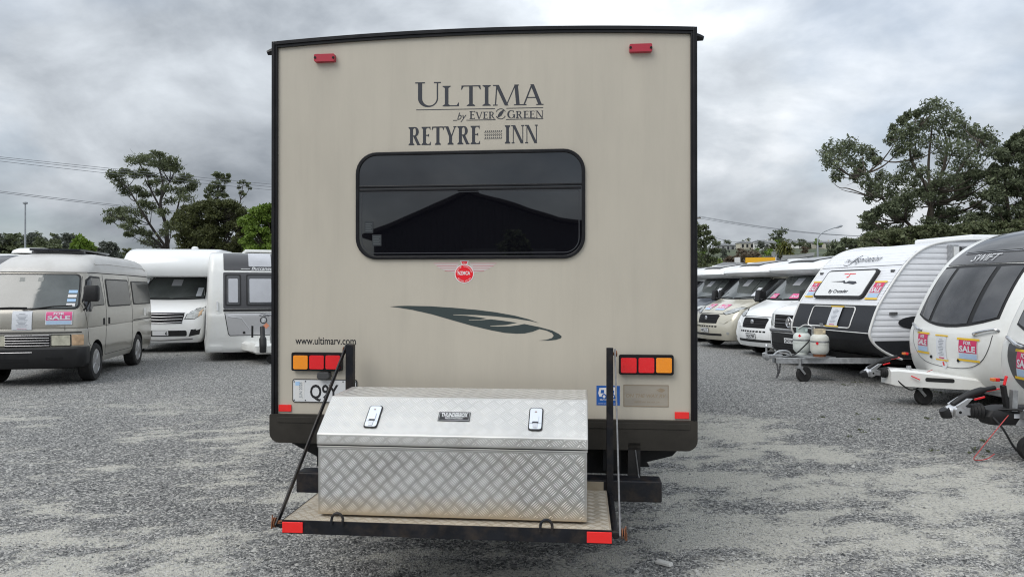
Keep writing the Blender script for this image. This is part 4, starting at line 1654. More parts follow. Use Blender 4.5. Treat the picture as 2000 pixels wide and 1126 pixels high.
M_BLACKCHK = material('black_checker', (0.016, 0.017, 0.021), 0.45, vary=0.3, vscale=40, bump=0.3, bscale=70)
M_SALE = material('sale_red', (0.62, 0.045, 0.14), 0.5, vary=0.05)
M_SALEPINK = material('sale_pink', (0.72, 0.10, 0.27), 0.5, vary=0.05)
M_TAPE = material('yellow_tape', (0.80, 0.52, 0.03), 0.5)
M_PAPER = material('paper_white', (0.68, 0.70, 0.74), 0.55, vary=0.02)
M_PAPERBLUE = material('paper_blue', (0.42, 0.56, 0.74), 0.55)
M_PRINT = material('print_grey', (0.30, 0.32, 0.36), 0.6)
M_PANEL = material('solar_panel', (0.012, 0.013, 0.02), 0.15, ior=1.6)
M_DCHROME = material('dull_chrome', (0.30, 0.30, 0.31), 0.3, 1.0)
M_ORANGE = material('orange_lens', (0.75, 0.22, 0.05), 0.3)


def rect_on(bvh, view, a0, a1, b0, b1, name, mat, parent, off=0.010, skew=0.0):
    """a thin sheet lying on the shell; skew leans it"""
    fn = caster(bvh, view)
    mb = MB()
    na, nb = 5, 5
    for j in range(nb + 1):
        for i in range(na + 1):
            a = a0 + (a1 - a0) * i / na
            b = b0 + (b1 - b0) * j / nb
            mb.v.append(tuple(fn(a, b + skew * (a - a0), off)))
    for j in range(nb):
        for i in range(na):
            k = j * (na + 1) + i
            mb.f.append((k, k + 1, k + na + 2, k + na + 1))
    return mb.build(name, mat, parent, smooth=40, recalc=False)


def seam(bvh, view, pts, r, name, mat, parent, off=0.002, closed=False, n=5):
    fn = caster(bvh, view)
    p = densify(pts + ([pts[0]] if closed else []), 0.06)[:None if closed else None]
    if not closed:
        # densify treats the outline as closed; drop the return leg
        q = []
        for i in range(len(pts) - 1):
            a, b = pts[i], pts[i + 1]
            k = max(1, int(math.hypot(b[0] - a[0], b[1] - a[1]) / 0.06))
            q += [(a[0] + (b[0] - a[0]) * j / k, a[1] + (b[1] - a[1]) * j / k) for j in range(k)]
        p = q + [pts[-1]]
    else:
        p = densify(pts, 0.06)
        p = p + [p[0]]
    return MB().tube([fn(a, b, off) for a, b in p], r, n).build(name, mat, parent, smooth=40)


def curve_pts(pts, n=6):
    """Catmull-Rom through points"""
    out = []
    P = [pts[0]] + list(pts) + [pts[-1]]
    for i in range(1, len(P) - 2):
        p0, p1, p2, p3 = P[i - 1], P[i], P[i + 1], P[i + 2]
        for k in range(n):
            t = k / n
            out.append(tuple(0.5 * (2 * p1[j] + (p2[j] - p0[j]) * t + (2 * p0[j] - 5 * p1[j] + 4 * p2[j] - p3[j]) * t * t + (3 * p1[j] - p0[j] - 3 * p2[j] + p3[j]) * t ** 3) for j in range(len(p1))))
    out.append(tuple(pts[-1]))
    return out


def sale_sign(bvh, view, ca, cb, w, h, parent, tape=True, red=None, skew=0.0, lift=0.0):
    s = -1 if view == 'left' else 1
    a0, a1 = ca - w / 2, ca + w / 2
    sg = rect_on(bvh, view, a0, a1, cb - h / 2, cb + h / 2, 'sale_sign', M_PAPER, parent, 0.010 + lift, skew)
    rect_on(bvh, view, a0 + 0.02 * w, a1 - 0.02 * w, cb - h * 0.16, cb + h * 0.48, 'sign_colour', red or M_SALE, sg, 0.0125 + lift, skew)
    rect_on(bvh, view, a0 + 0.04 * w, a1 - 0.04 * w, cb - h * 0.46, cb - h * 0.20, 'sign_strip', M_PAPERBLUE, sg, 0.0125 + lift, skew)
    laid_text(bvh, view, 'FOR', ca, cb + h * 0.26, h * 0.17, 'sign_lettering', M_PAPER, sg, 0.016 + lift, width=w * 0.4, bold=0.03, centre=True)
    laid_text(bvh, view, 'SALE', ca, cb - h * 0.10, h * 0.29, 'sign_lettering', M_PAPER, sg, 0.016 + lift, width=w * 0.84, bold=0.04, centre=True)
    if tape:
        for q in (-0.5, 0.5):
            zz = cb + q * h * 1.06
            rect_on(bvh, view, a0 - w * 0.1, a1 + w * 0.1, zz - h * 0.05, zz + h * 0.05, 'tape', M_TAPE, sg, 0.014 + lift, skew)
    return sg


def info_sheet(bvh, view, ca, cb, w, h, parent, tape=True, skew=0.0, lift=0.0):
    a0, a1 = ca - w / 2, ca + w / 2
    sg = rect_on(bvh, view, a0, a1, cb - h / 2, cb + h / 2, 'information_sheet', M_PAPER, parent, 0.010 + lift, skew)
    fn = caster(bvh, view)
    mb = MB()
    for k in range(11):
        z = cb + h * (0.34 - k * 0.065)
        ww = w * (0.32 + 0.09 * ((k * 7) % 4))
        mb.add([fn(ca - ww / 2 * 1.0, z, 0.013 + lift), fn(ca + ww / 2, z, 0.013 + lift), fn(ca + ww / 2, z + h * 0.018, 0.013 + lift), fn(ca - ww / 2, z + h * 0.018, 0.013 + lift)], [(0, 1, 2, 3)])
    o = mb.build('sheet_print', M_PRINT, sg, recalc=False)
    o['kind'] = 'stuff'
    rect_on(bvh, view, ca - w * 0.25, ca + w * 0.25, cb - h * 0.44, cb - h * 0.40, 'sheet_price', M_SALE, sg, 0.013 + lift, skew)
    if tape:
        for q in (-0.5, 0.5):
            zz = cb + q * h * 1.02
            rect_on(bvh, view, a0 - w * 0.14, a1 + w * 0.14, zz - h * 0.028, zz + h * 0.028, 'tape', M_TAPE, sg, 0.014 + lift, skew)
    return sg


def add_wheel(parent, x, y, r, w, style='alloy', side=1):
    """side 1 = the vehicle's left"""
    s = side
    z = r
    mb = MB()
    ri = r * 0.66
    mb.lathe([(ri, -w / 2), (r * 0.93, -w / 2), (r, -w / 2 + 0.03), (r, w / 2 - 0.03), (r * 0.93, w / 2), (ri + 0.01, w / 2), (ri, w / 2 - 0.015), (ri, -w / 2)], (x, y, z), 'y', 32)
    o = mb.build('wheel', M_TYRE, parent, smooth=30)
    mb = MB()
    d = s * (w / 2 - 0.012)
    mb.lathe([(ri + 0.004, d), (ri * 0.93, d + s * 0.004), (ri * 0.88, d - s * 0.03)], (x, y, z), 'y', 32)
    nsp = {'alloy': 6, 'steel': 0, 'five': 5}[style]
    if nsp:
        for k in range(nsp):
            t = 2 * math.pi * k / nsp + 0.3
            for dt in (-0.13, 0.13):
                p0 = (x + ri * 0.2 * math.cos(t), y + d + s * -0.005, z + ri * 0.2 * math.sin(t))
                p1 = (x + ri * 0.92 * math.cos(t + dt), y + d - s * 0.006, z + ri * 0.92 * math.sin(t + dt))
                mb.bar(p0, p1, 0.03, 0.022, (0, 1, 0))
        mb.lathe([(0.0, d + s * 0.006), (ri * 0.2, d + s * 0.004), (ri * 0.28, d - s * 0.02)], (x, y, z), 'y', 18)
    else:
        mb.lathe([(0.0, d + s * 0.0), (ri * 0.3, d), (ri * 0.36, d - s * 0.02), (ri * 0.75, d - s * 0.02), (ri * 0.9, d - s * 0.035)], (x, y, z), 'y', 24)
    mb.build('rim', M_ALU if style != 'steel' else M_GREYSTEEL, o, smooth=30)
    MB().lathe([(0.0, d - s * 0.055), (ri * 0.97, d - s * 0.055)], (x, y, z), 'y', 24).build('brake_disc', M_DARK, o)
    return o


def number_plate(bvh, view, ca, cb, w, h, s, parent):
    o = rect_on(bvh, view, ca - w / 2, ca + w / 2, cb - h / 2, cb + h / 2, 'number_plate', M_INK, parent, 0.016)
    rect_on(bvh, view, ca - w / 2 + 0.008, ca + w / 2 - 0.008, cb - h / 2 + 0.008, cb + h / 2 - 0.008, 'plate_face', M_PLATE, o, 0.0185)
    if s:
        laid_text(bvh, view, s, ca, cb - h * 0.29, h * 0.58, 'plate_characters', M_INK, o, 0.021, width=w * 0.80, bold=0.02, centre=True)
    return o


def heading(dx, dy):
    return math.atan2(dy, dx)


# ---- the high-roofed grey van
def build_grey_van():
    t = thing('campervan', 'old champagne grey high-roof van with a pink sale sign on its nose', 'van', (-8.15, 12.05, 0), heading(0.23, -0.973))
    low = zloft([(0.30, -0.16, -4.52, 0.78, 0.16, 0.1, 0.05), (0.40, -0.09, -4.58, 0.825, 0.18, 0.1, 0.06), (0.62, -0.06, -4.60, 0.845, 0.2, 0.12, 0.07),
                 (0.93, -0.05, -4.60, 0.845, 0.2, 0.12, 0.07), (0.955, -0.062, -4.60, 0.836, 0.2, 0.12, 0.07), (0.98, -0.05, -4.60, 0.845, 0.2, 0.12, 0.07),
                 (1.20, -0.07, -4.60, 0.842, 0.2, 0.12, 0.08), (1.26, -0.10, -4.60, 0.838, 0.2, 0.12, 0.08), (1.6, -0.265, -4.58, 0.80, 0.2, 0.12, 0.10), (1.90, -0.42, -4.55, 0.757, 0.2, 0.12, 0.12), (1.965, -0.46, -4.54, 0.745, 0.2, 0.12, 0.12)], nc=6)
    top = zloft([(1.935, -0.42, -4.57, 0.765, 0.24, 0.14, 0.13), (1.98, -0.44, -4.57, 0.765, 0.26, 0.14, 0.13), (2.08, -0.55, -4.52, 0.735, 0.3, 0.18, 0.14), (2.19, -0.76, -4.42, 0.685, 0.35, 0.2, 0.16),
                 (2.255, -1.0, -4.28, 0.62, 0.4, 0.25, 0.18), (2.295, -1.3, -4.1, 0.53, 0.4, 0.3, 0.18), (2.315, -1.7, -3.8, 0.40, 0.3, 0.25, 0.1)], nc=6)
    b = bvh_of(low, top)
    body = low.build('body', M_VANGREY, t, smooth=32)
    cut_arches(body, [(-0.72, 0.33, 0.40, 0.50, 1.2), (-0.72, 0.33, 0.40, -1.2, -0.50), (-3.42, 0.33, 0.40, 0.50, 1.2), (-3.42, 0.33, 0.40, -1.2, -0.50)], M_DARK)
    top.build('high_roof', M_VANTOP, t, smooth=45)
    seam(b, 'left', [(-0.95, 2.09), (-1.6, 2.115), (-4.2, 2.105), (-4.35, 2.06)], 0.012, 'roof_crease', M_VANTOP, t)
    seam(b, 'left', [(-0.6, 1.93), (-2.5, 1.93), (-4.5, 1.92)], 0.008, 'gutter', M_RUBBER, t, 0.004)
    for s in (-1, 1):
        add_wheel(t, -0.72, s * 0.735, 0.335, 0.22, 'alloy', s)
        add_wheel(t, -3.42, s * 0.735, 0.335, 0.22, 'alloy', s)
    MB().box(-4.3, -0.3, -0.62, 0.62, 0.26, 0.36).build('underbody', M_CHASSIS, t)
    # windscreen with a black gasket
    wo = rounded(-0.735, 0.735, 1.285, 1.90, 0.08, 5)
    wo = [(a * (1 - 0.10 * (z - 1.28) / 0.62), z) for a, z in wo]
    patch(b, wo, 'front', 'windscreen_gasket', M_RUBBER, t, 0.005, 0.02, 6, 0.08)
    wi = [(a * 0.965, 1.592 + (z - 1.592) * 0.925) for a, z in wo]
    ws = patch(b, wi, 'front', 'windscreen', M_WIND, t, 0.012, 0.015, 6, 0.08)
    for k in range(4):
        rect_on(b, 'front', 0.53, 0.66, 1.335 + k * 0.075, 1.385 + k * 0.075, 'screen_label', M_PALEBLUE if k % 2 else MATS['sticker_white'], ws, 0.016)
    MB().add([caster(b, 'front')(a, z, 0.016) for a, z in ((-0.25, 1.76), (0.12, 1.76), (0.12, 1.83), (-0.25, 1.83))], [(0, 1, 2, 3)]).build('rear_view_mirror', material('mirror_back_seen', (0.20, 0.21, 0.20), 0.4), ws)
    for pts in ([(-0.62, 1.30), (-0.3, 1.315), (-0.05, 1.312)], [(-0.1, 1.27), (0.1, 1.30), (0.35, 1.335), (0.62, 1.345)]):
        seam(b, 'front', pts, 0.009, 'wiper', M_RUBBER, t, 0.022)
    # front: grille, lamps, bumper
    g = patch(b, rounded(-0.36, 0.325, 0.655, 0.865, 0.01, 3), 'front', 'grille', M_DARK, t, 0.012, 0.02, 4)
    for k in range(5):
        seam(b, 'front', [(-0.35, 0.675 + k * 0.043), (0.315, 0.675 + k * 0.043)], 0.007, 'grille_bar', M_DCHROME, g, 0.02)
    patch(b, rounded(-0.36, 0.325, 0.835, 0.868, 0.006, 3), 'front', 'grille_surround', M_DCHROME, g, 0.02, 0.02, 3)
    laid_text(b, 'front', 'NISSAN', -0.02, 0.842, 0.02, 'maker_name', M_INK, g, 0.024, width=0.16, centre=True, bold=0.02)
    for s in (-1, 1):
        a0, a1 = sorted((s * 0.335, s * 0.635))
        hl = patch(b, rounded(a0, a1, 0.66, 0.86, 0.012, 3), 'front', 'headlight', M_RUBBER, t, 0.010, 0.02, 4)
        patch(b, rounded(a0 + 0.012, a1 - 0.012, 0.672, 0.848, 0.012, 3), 'front', 'headlight_lens', M_LAMPWARM, hl, 0.018, 0.02, 4)
        a0, a1 = sorted((s * 0.645, s * 0.80))
        patch(b, rounded(a0, a1, 0.672, 0.855, 0.012, 3), 'front', 'indicator', M_INDIC, t, 0.014, 0.02, 4)
    bm = zloft([(0.30, 0.02, -0.62, 0.80, 0.14, 0.03, 0.06), (0.36, 0.06, -0.30, 0.86, 0.16, 0.02, 0.07), (0.48, 0.085, -0.30, 0.868, 0.17, 0.02, 0.07), (0.62, 0.075, -0.30, 0.868, 0.17, 0.02, 0.07), (0.645, 0.05, -0.30, 0.86, 0.16, 0.02, 0.07)], nc=6)
    bb = bvh_of(bm)
    bo = bm.build('front_bumper', M_BUMPER, t, smooth=40)
    patch(bb, rounded(-0.5, 0.05, 0.405, 0.465, 0.01, 2), 'front', 'bumper_slot', M_DARK, bo, 0.003, 0.01, 3)
    patch(bb, rounded(0.30, 0.56, 0.44, 0.49, 0.01, 2), 'front', 'bumper_slot', M_DARK, bo, 0.003, 0.01, 3)
    seam(bb, 'front', [(-0.5, 0.57), (0.10, 0.57)], 0.008, 'bumper_bar', M_DCHROME, bo, 0.003)
    seam(b, 'front', [(-0.78, 0.895), (0, 0.895), (0.78, 0.895)], 0.012, 'front_strip', M_RUBBER, t, 0.0)
    seam(b, 'front', [(0.545, 1.25), (0.54, 0.92)], 0.003, 'panel_gap', M_DARK, t, 0.0)
    sale_sign(b, 'front', 0.45, 1.135, 0.40, 0.22, t, False, M_SALEPINK)
    info_sheet(b, 'front', -0.10, 1.10, 0.30, 0.32, t, False)
    # left side glass and doors
    def glass(pts, name='side_window'):
        fr = patch(b, pts, 'left', name, M_RUBBER, t, 0.006, 0.02, 5, 0.1)
        cx = sum(p[0] for p in pts) / len(pts)
        cz = sum(p[1] for p in pts) / len(pts)
        patch(b, [(cx + (a - cx) * 0.94, cz + (z - cz) * 0.90) for a, z in pts], 'left', 'pane', M_SIDEGLASS, fr, 0.011, 0.02, 5, 0.1)
        return fr
    glass([(-1.18, 1.34), (-1.10, 1.86), (-0.62, 1.87), (-0.50, 1.80), (-0.27, 1.42), (-0.25, 1.24), (-0.42, 1.24), (-0.56, 1.33)])
    glass(rounded(-2.88, -1.38, 1.30, 1.83, 0.07, 4))
    glass(rounded(-4.46, -3.06, 1.31, 1.81, 0.07, 4))
    for pts in ([(-0.50, 1.86), (-0.24, 1.40), (-0.22, 1.2), (-0.30, 0.70), (-0.42, 0.62)], [(-1.28, 1.9), (-1.26, 1.0), (-1.20, 0.55), (-1.22, 0.42)], [(-2.96, 1.9), (-2.96, 0.42)], [(-1.25, 0.42), (-2.95, 0.42)]):
        seam(b, 'left', pts, 0.004, 'panel_gap', M_DARK, t, 0.0)
    for x in (-1.12, -1.42):
        h = patch(b, rounded(x - 0.05, x + 0.05, 0.98, 1.10, 0.01, 3), 'left', 'door_handle', M_DARK, t, 0.004, 0.01, 3)
    patch(b, rounded(-4.02, -3.86, 1.05, 1.22, 0.03, 3), 'left', 'filler_flap', M_WHITE, t, 0.006, 0.01, 3)
    seam(b, 'left', [(-3.05, 0.99), (-4.5, 0.99)], 0.009, 'side_groove', M_DARK, t, 0.0)
    # mirror
    for s in (-1, 1):
        mb = zloft([(1.42, -0.10, -0.20, 0.10, 0.04, 0.03, 0.0), (1.45, -0.08, -0.22, 0.115, 0.045, 0.03, 0.0), (1.66, -0.08, -0.22, 0.115, 0.045, 0.03, 0.0), (1.70, -0.10, -0.20, 0.10, 0.04, 0.03, 0.0)])
        mb.v = [(x, y + s * 0.93, z) for x, y, z in mb.v]
        m = mb.build('wing_mirror', M_RUBBER, t, smooth=40)
        MB().tube([(-0.14, s * 0.90, 1.43), (-0.13, s * 0.86, 1.33), (-0.18, s * 0.80, 1.27)], 0.015, 8).build('mirror_arm', M_RUBBER, m, smooth=40)
    # roof panel on low feet
    sp = MB().box(-2.9, -1.2, -0.42, 0.42, 2.345, 2.38).build('solar_panel', M_PANEL, t)
    for x in (-2.7, -1.4):
        MB().box(x, x + 0.05, -0.44, 0.44, 2.30, 2.343).build('panel_rail', M_GREYSTEEL, sp)


build_grey_van()


# ---- motorhomes: a van cab with a coachbuilt body behind
def build_motorhome(label, loc, head, cab=M_CARWHITE, nose='low', brand='fiat', plate='', width=1.13, lower=None, skylight=True, signs=(), body_len=4.6, group=None, glass=M_WIND):
    t = thing('motorhome', label, 'motorhome', (*loc, 0), heading(*head), group)
    xr = -2.7
    if brand == 'vw':
        ps = [(0.24, -0.10, 0.90, 0.10), (0.36, -0.02, 0.97, 0.12), (0.60, 0.0, 0.99, 0.13), (0.90, -0.02, 0.99, 0.13), (1.12, -0.06, 0.98, 0.14), (1.20, -0.14, 0.97, 0.14), (1.30, -0.45, 0.965, 0.12), (1.40, -0.80, 0.96, 0.12), (1.46, -0.92, 0.95, 0.12), (1.80, -1.25, 0.92, 0.12), (2.12, -1.55, 0.87, 0.12), (2.2, -1.62, 0.86, 0.12)]
    elif brand == 'ldv':
        ps = [(0.26, -0.10, 0.88, 0.14), (0.40, -0.02, 0.96, 0.18), (0.60, 0.0, 0.985, 0.18), (0.84, -0.03, 0.985, 0.18), (1.02, -0.09, 0.98, 0.18), (1.12, -0.20, 0.97, 0.18), (1.26, -0.50, 0.96, 0.16), (1.36, -0.80, 0.95, 0.14), (1.40, -0.9, 0.945, 0.14), (1.70, -1.25, 0.90, 0.14), (1.99, -1.58, 0.85, 0.14), (2.06, -1.66, 0.84, 0.14)]
    else:
        ps = [(0.24, -0.12, 0.86, 0.16), (0.36, -0.03, 0.95, 0.22), (0.56, 0.0, 0.985, 0.24), (0.80, -0.06, 0.985, 0.24), (0.96, -0.14, 0.98, 0.24), (1.08, -0.28, 0.97, 0.22), (1.20, -0.52, 0.96, 0.20), (1.31, -0.82, 0.95, 0.16), (1.36, -0.94, 0.945, 0.15), (1.68, -1.32, 0.90, 0.14), (1.98, -1.66, 0.845, 0.14), (2.06, -1.76, 0.83, 0.14)]
    cabm = zloft([(z, x, xr, w, 0.26, 0.05, bow * (1.35 if brand == 'fiat' else 1.0)) for z, x, w, bow in ps], nc=6)
    b = bvh_of(cabm)
    co = cabm.build('cab', cab, t, smooth=35)
    cut_arches(co, [(-0.98, 0.35, 0.43, 0.55, 1.3), (-0.98, 0.35, 0.43, -1.3, -0.55)], M_DARK)
    # habitation body
    W = width
    if brand == 'vw':
        hb = zloft([(0.30, -1.6, -5.9, 0.96, 0.1, 0.1, 0), (0.5, -1.6, -5.92, 0.99, 0.1, 0.1, 0), (1.3, -1.6, -5.92, 0.985, 0.1, 0.1, 0), (2.1, -1.7, -5.9, 0.90, 0.2, 0.1, 0.1), (2.5, -1.95, -5.85, 0.86, 0.25, 0.12, 0.12), (2.66, -2.3, -5.8, 0.78, 0.3, 0.15, 0.12), (2.72, -2.6, -5.7, 0.62, 0.3, 0.15, 0.1)])
    else:
        xb = -2.2 - body_len
        hb = zloft([(0.36, -2.3, xb, W - 0.02, 0.04, 0.06, 0), (0.40, -2.25, xb, W, 0.05, 0.08, 0), (2.0, -2.2, xb, W, 0.05, 0.1, 0), (2.45, -2.3, xb, W, 0.08, 0.12, 0), (2.58, -2.5, xb + 0.03, W - 0.05, 0.12, 0.14, 0), (2.66, -2.9, xb + 0.08, W - 0.14, 0.15, 0.16, 0), (2.68, -3.2, xb + 0.16, W - 0.26, 0.15, 0.16, 0)])
    if nose == 'low':
        hb.v = [(x, y, z if z < 2.0 else 2.0 + (z - 2.0) * 0.72) for x, y, z in hb.v]
    elif brand == 'vw':
        hb.v = [(x, y, z if z < 1.8 else 1.8 + (z - 1.8) * 0.7) for x, y, z in hb.v]
    ho = hb.build('coach_body' if brand != 'vw' else 'van_body', M_CARWHITE if brand != 'vw' else cab, t, smooth=35)
    hbv = bvh_of(hb)
    if nose == 'luton':
        cap = zloft([(1.98, -0.62, -2.6, W - 0.10, 0.10, 0.02, 0.10), (2.0, -0.50, -2.6, W - 0.03, 0.12, 0.02, 0.12), (2.06, -0.46, -2.6, W, 0.14, 0.02, 0.12), (2.25, -0.44, -2.6, W, 0.16, 0.02, 0.12), (2.45, -0.52, -2.6, W, 0.18, 0.02, 0.12),
                     (2.60, -0.68, -2.6, W, 0.2, 0.02, 0.12), (2.70, -0.92, -2.6, W - 0.01, 0.2, 0.02, 0.10), (2.75, -1.20, -2.65, W - 0.03, 0.2, 0.02, 0.08), (2.765, -1.6, -2.7, W - 0.10, 0.2, 0.02, 0.05)], nc=6)
    elif nose == 'low':
        cap = zloft([(2.00, -1.50, -2.6, 0.90, 0.15, 0.02, 0.12), (2.04, -1.34, -2.6, 0.96, 0.3, 0.02, 0.16), (2.10, -1.20, -2.6, W - 0.08, 0.36, 0.02, 0.18), (2.18, -1.14, -2.6, W - 0.01, 0.4, 0.02, 0.2), (2.27, -1.18, -2.7, W + 0.005, 0.4, 0.02, 0.22), (2.38, -1.36, -2.8, W, 0.4, 0.02, 0.22),
                     (2.50, -1.62, -3.0, W - 0.02, 0.3, 0.02, 0.2), (2.60, -2.05, -3.2, W - 0.06, 0.35, 0.02, 0.2), (2.67, -2.5, -3.6, W - 0.14, 0.4, 0.02, 0.16), (2.71, -2.9, -4.2, W - 0.25, 0.4, 0.02, 0.1)], nc=6)
    else:
        cap = None
    if nose == 'low':
        cap.v = [(x, y, 2.0 + (z - 2.0) * 0.72) for x, y, z in cap.v]
    if cap:
        cp = cap.build('overcab', M_CARWHITE, t, smooth=40)
        cb = bvh_of(cap)
        if skylight and nose == 'low':
            sk = patch(cb, [(-1.52, -0.45), (-1.50, 0.45), (-2.0, 0.56), (-2.45, 0.56), (-2.45, -0.56), (-2.0, -0.56)], 'top', 'skylight', M_RUBBER, cp, 0.012, 0.02, 5)
            patch(cb, [(-1.60, -0.41), (-1.58, 0.41), (-2.0, 0.51), (-2.4, 0.51), (-2.4, -0.51), (-2.0, -0.51)], 'top', 'skylight_pane', M_CARAGLASS, sk, 0.02, 0.02, 5)
            seam(cb, 'left', [(-1.25, 2.14), (-1.7, 2.21), (-2.3, 2.34)], 0.008, 'moulding', M_WHITE, cp, 0.0)
        if nose == 'luton':
            MB().lathe([(0.09, 2.74), (0.09, 2.80), (0.06, 2.83), (0.0, 2.84)], (-1.5, 0.42, 0), 'z', 16).build('roof_vent', M_CREAM, cp, smooth=40)
        else:
            MB().box(-3.9, -3.2, -0.42, 0.42, 2.50, 2.565).build('roof_hatch', M_CARWHITE, t, bevel=0.03)
    # windscreen
    if brand == 'vw':
        z0, z1, hw0, hw1 = 1.475, 2.10, 0.82, 0.74
    else:
        z0, z1, hw0, hw1 = 1.385, 1.975, 0.83, 0.72
    wo = [(-hw0, z0), (-hw0 * 0.5, z0 - 0.02), (0, z0 - 0.025), (hw0 * 0.5, z0 - 0.02), (hw0, z0), (hw1, z1), (0, z1 + 0.01), (-hw1, z1)]
    ws = patch(b, wo, 'front', 'windscreen', M_RUBBER, t, 0.004, 0.015, 6, 0.1)
    cx, cz = 0, (z0 + z1) / 2
    patch(b, [(a * 0.95, cz + (z - cz) * 0.93) for a, z in wo], 'front', 'windscreen_pane', glass, ws, 0.010, 0.015, 6, 0.1)
    fnf = caster(b, 'front')
    if brand != 'vw':
        rect_on(b, 'front', hw0 * 0.70, hw0 * 0.86, z0 + 0.07, z0 + 0.30, 'screen_label', M_PAPER, ws, 0.014)
        mb = rect_on(b, 'front', -0.13, 0.13, z1 - 0.24, z1 - 0.06, 'sun_visor_card', M_BLIND, ws, 0.014)
    for pts in ([(-0.7, z0 + 0.01), (-0.35, z0 + 0.03), (-0.05, z0 + 0.015)], [(0.05, z0), (0.4, z0 + 0.03), (0.74, z0 + 0.05)]):
        seam(b, 'front', pts, 0.009, 'wiper', M_RUBBER, t, 0.02)
    # front end
    if brand == 'fiat':
        g = patch(b, [(-0.42, 0.70), (0.42, 0.70), (0.46, 0.92), (0.40, 0.945), (-0.40, 0.945), (-0.46, 0.92)], 'front', 'grille', M_DARK, t, 0.008, 0.02, 5)
        for k in range(4):
            seam(b, 'front', [(-0.40 - 0.01 * k, 0.735 + k * 0.055), (0.40 + 0.01 * k, 0.735 + k * 0.055)], 0.008, 'grille_bar', M_BUMPER, g, 0.018)
        c = fnf(0, 0.835, 0.03)
        MB().lathe([(0.0, 0.012), (0.05, 0.010), (0.062, 0.0)], tuple(c), 'x', 20).build('maker_badge', M_CHROME, g, smooth=40)
        for k in range(9):
            patch(b, rounded(-0.47 + k * 0.106, -0.395 + k * 0.106, 0.595, 0.635, 0.006, 2), 'front', 'air_slot', M_DARK, t, 0.004, 0.01, 2)
        seam(b, 'front', [(-0.55, 0.965), (0, 0.975), (0.55, 0.965)], 0.012, 'bonnet_lip', M_GREYSTEEL, t, 0.0)
        patch(b, rounded(-0.6, 0.6, 0.36, 0.42, 0.02, 3), 'front', 'lower_intake', M_DARK, t, 0.004, 0.01, 3)
        number_plate(b, 'front', 0.0, 0.505, 0.36, 0.125, plate, t)
        for s in (-1, 1):
            hl = patch(b, [(s * 0.50, 0.985), (s * 0.62, 0.94), (s * 0.84, 0.99), (s * 0.955, 1.11), (s * 0.955, 1.165), (s * 0.83, 1.16), (s * 0.65, 1.10)][::s], 'front', 'headlight', M_RUBBER, t, 0.004, 0.02, 4)
            patch(b, [(s * 0.53, 0.990), (s * 0.63, 0.955), (s * 0.83, 1.005), (s * 0.935, 1.11), (s * 0.935, 1.15), (s * 0.83, 1.145), (s * 0.66, 1.09)][::s], 'front', 'headlight_lens', M_LAMP, hl, 0.010, 0.02, 4)
            patch(b, [(s * 0.52, 0.72), (s * 0.66, 0.70), (s * 0.86, 0.82), (s * 0.80, 0.86), (s * 0.60, 0.80)][::s], 'front', 'fog_recess', lower or cab, t, 0.012, 0.01, 3)
            patch(b, [(s * (0.80 + 0.04 * math.cos(a)), 0.44 + 0.04 * math.sin(a)) for a in [k * math.pi / 5 for k in range(10)]], 'front', 'fog_lamp', M_LAMP, t, 0.008, 0.01, 3)
    elif brand == 'vw':
        lowb = patch(b, [(-0.93, 0.28), (0.93, 0.28), (0.96, 0.70), (-0.96, 0.70)], 'front', 'bumper_cover', M_BUMPER, t, 0.006, 0.02, 5)
        seam(b, 'front', [(-0.9, 0.74), (0, 0.75), (0.9, 0.74)], 0.035, 'bumper_strip', M_GREYSTEEL, t, 0.0)
        g = patch(b, [(-0.62, 0.80), (0.62, 0.80), (0.68, 1.09), (-0.68, 1.09)], 'front', 'grille', M_DARK, t, 0.008, 0.02, 5)
        for k in range(4):
            seam(b, 'front', [(-0.62, 0.83 + k * 0.075), (0.62, 0.83 + k * 0.075)], 0.010, 'grille_bar', M_GREYSTEEL if k in (1, 2) else M_BUMPER, g, 0.016)
        c = fnf(0, 0.93, 0.035)
        bd = MB().lathe([(0.088, 0.0), (0.105, 0.012), (0.118, 0.0)], tuple(c), 'x', 28).build('maker_badge', M_CHROME, g, smooth=40)
        mb = MB()
        R = lambda y, z: (c[0] + 0.004, c[1] + y, c[2] + z)
        for p, q in (((-0.045, 0.082), (-0.002, 0.006)), ((0.045, 0.082), (0.002, 0.006)), ((-0.085, 0.045), (-0.042, -0.08)), ((-0.042, -0.08), (0.0, -0.002)), ((0.0, -0.002), (0.042, -0.08)), ((0.042, -0.08), (0.085, 0.045))):
            mb.bar(R(*p), R(*q), 0.02, 0.008, (1, 0, 0))
        mb.build('badge_letters', M_CHROME, bd)
        number_plate(b, 'front', 0.0, 0.55, 0.36, 0.125, plate, t)
        for k in range(3):
            patch(b, rounded(-0.75, 0.75, 0.36 + k * 0.05, 0.385 + k * 0.05, 0.005, 2), 'front', 'bumper_slot', M_DARK, t, 0.012, 0.01, 3)
        for s in (-1, 1):
            hl = patch(b, [(s * 0.70, 0.84), (s * 0.93, 0.86), (s * 0.96, 1.10), (s * 0.74, 1.10)][::s], 'front', 'headlight', M_LAMP, t, 0.008, 0.02, 4)
    else:
        g = patch(b, [(-0.50, 0.76), (0.50, 0.76), (0.56, 1.04), (-0.56, 1.04)], 'front', 'grille', M_DARK, t, 0.008, 0.02, 5)
        for k in range(4):
            seam(b, 'front', [(-0.50 - 0.01 * k, 0.79 + k * 0.075), (0, 0.775 + k * 0.075), (0.50 + 0.01 * k, 0.79 + k * 0.075)], 0.013, 'grille_bar', M_DCHROME, g, 0.014)
        patch(b, rounded(-0.62, 0.62, 0.43, 0.58, 0.04, 3), 'front', 'lower_intake', M_BUMPER, t, 0.004, 0.01, 3)
        number_plate(b, 'front', 0.0, 0.52, 0.40, 0.14, '', t)
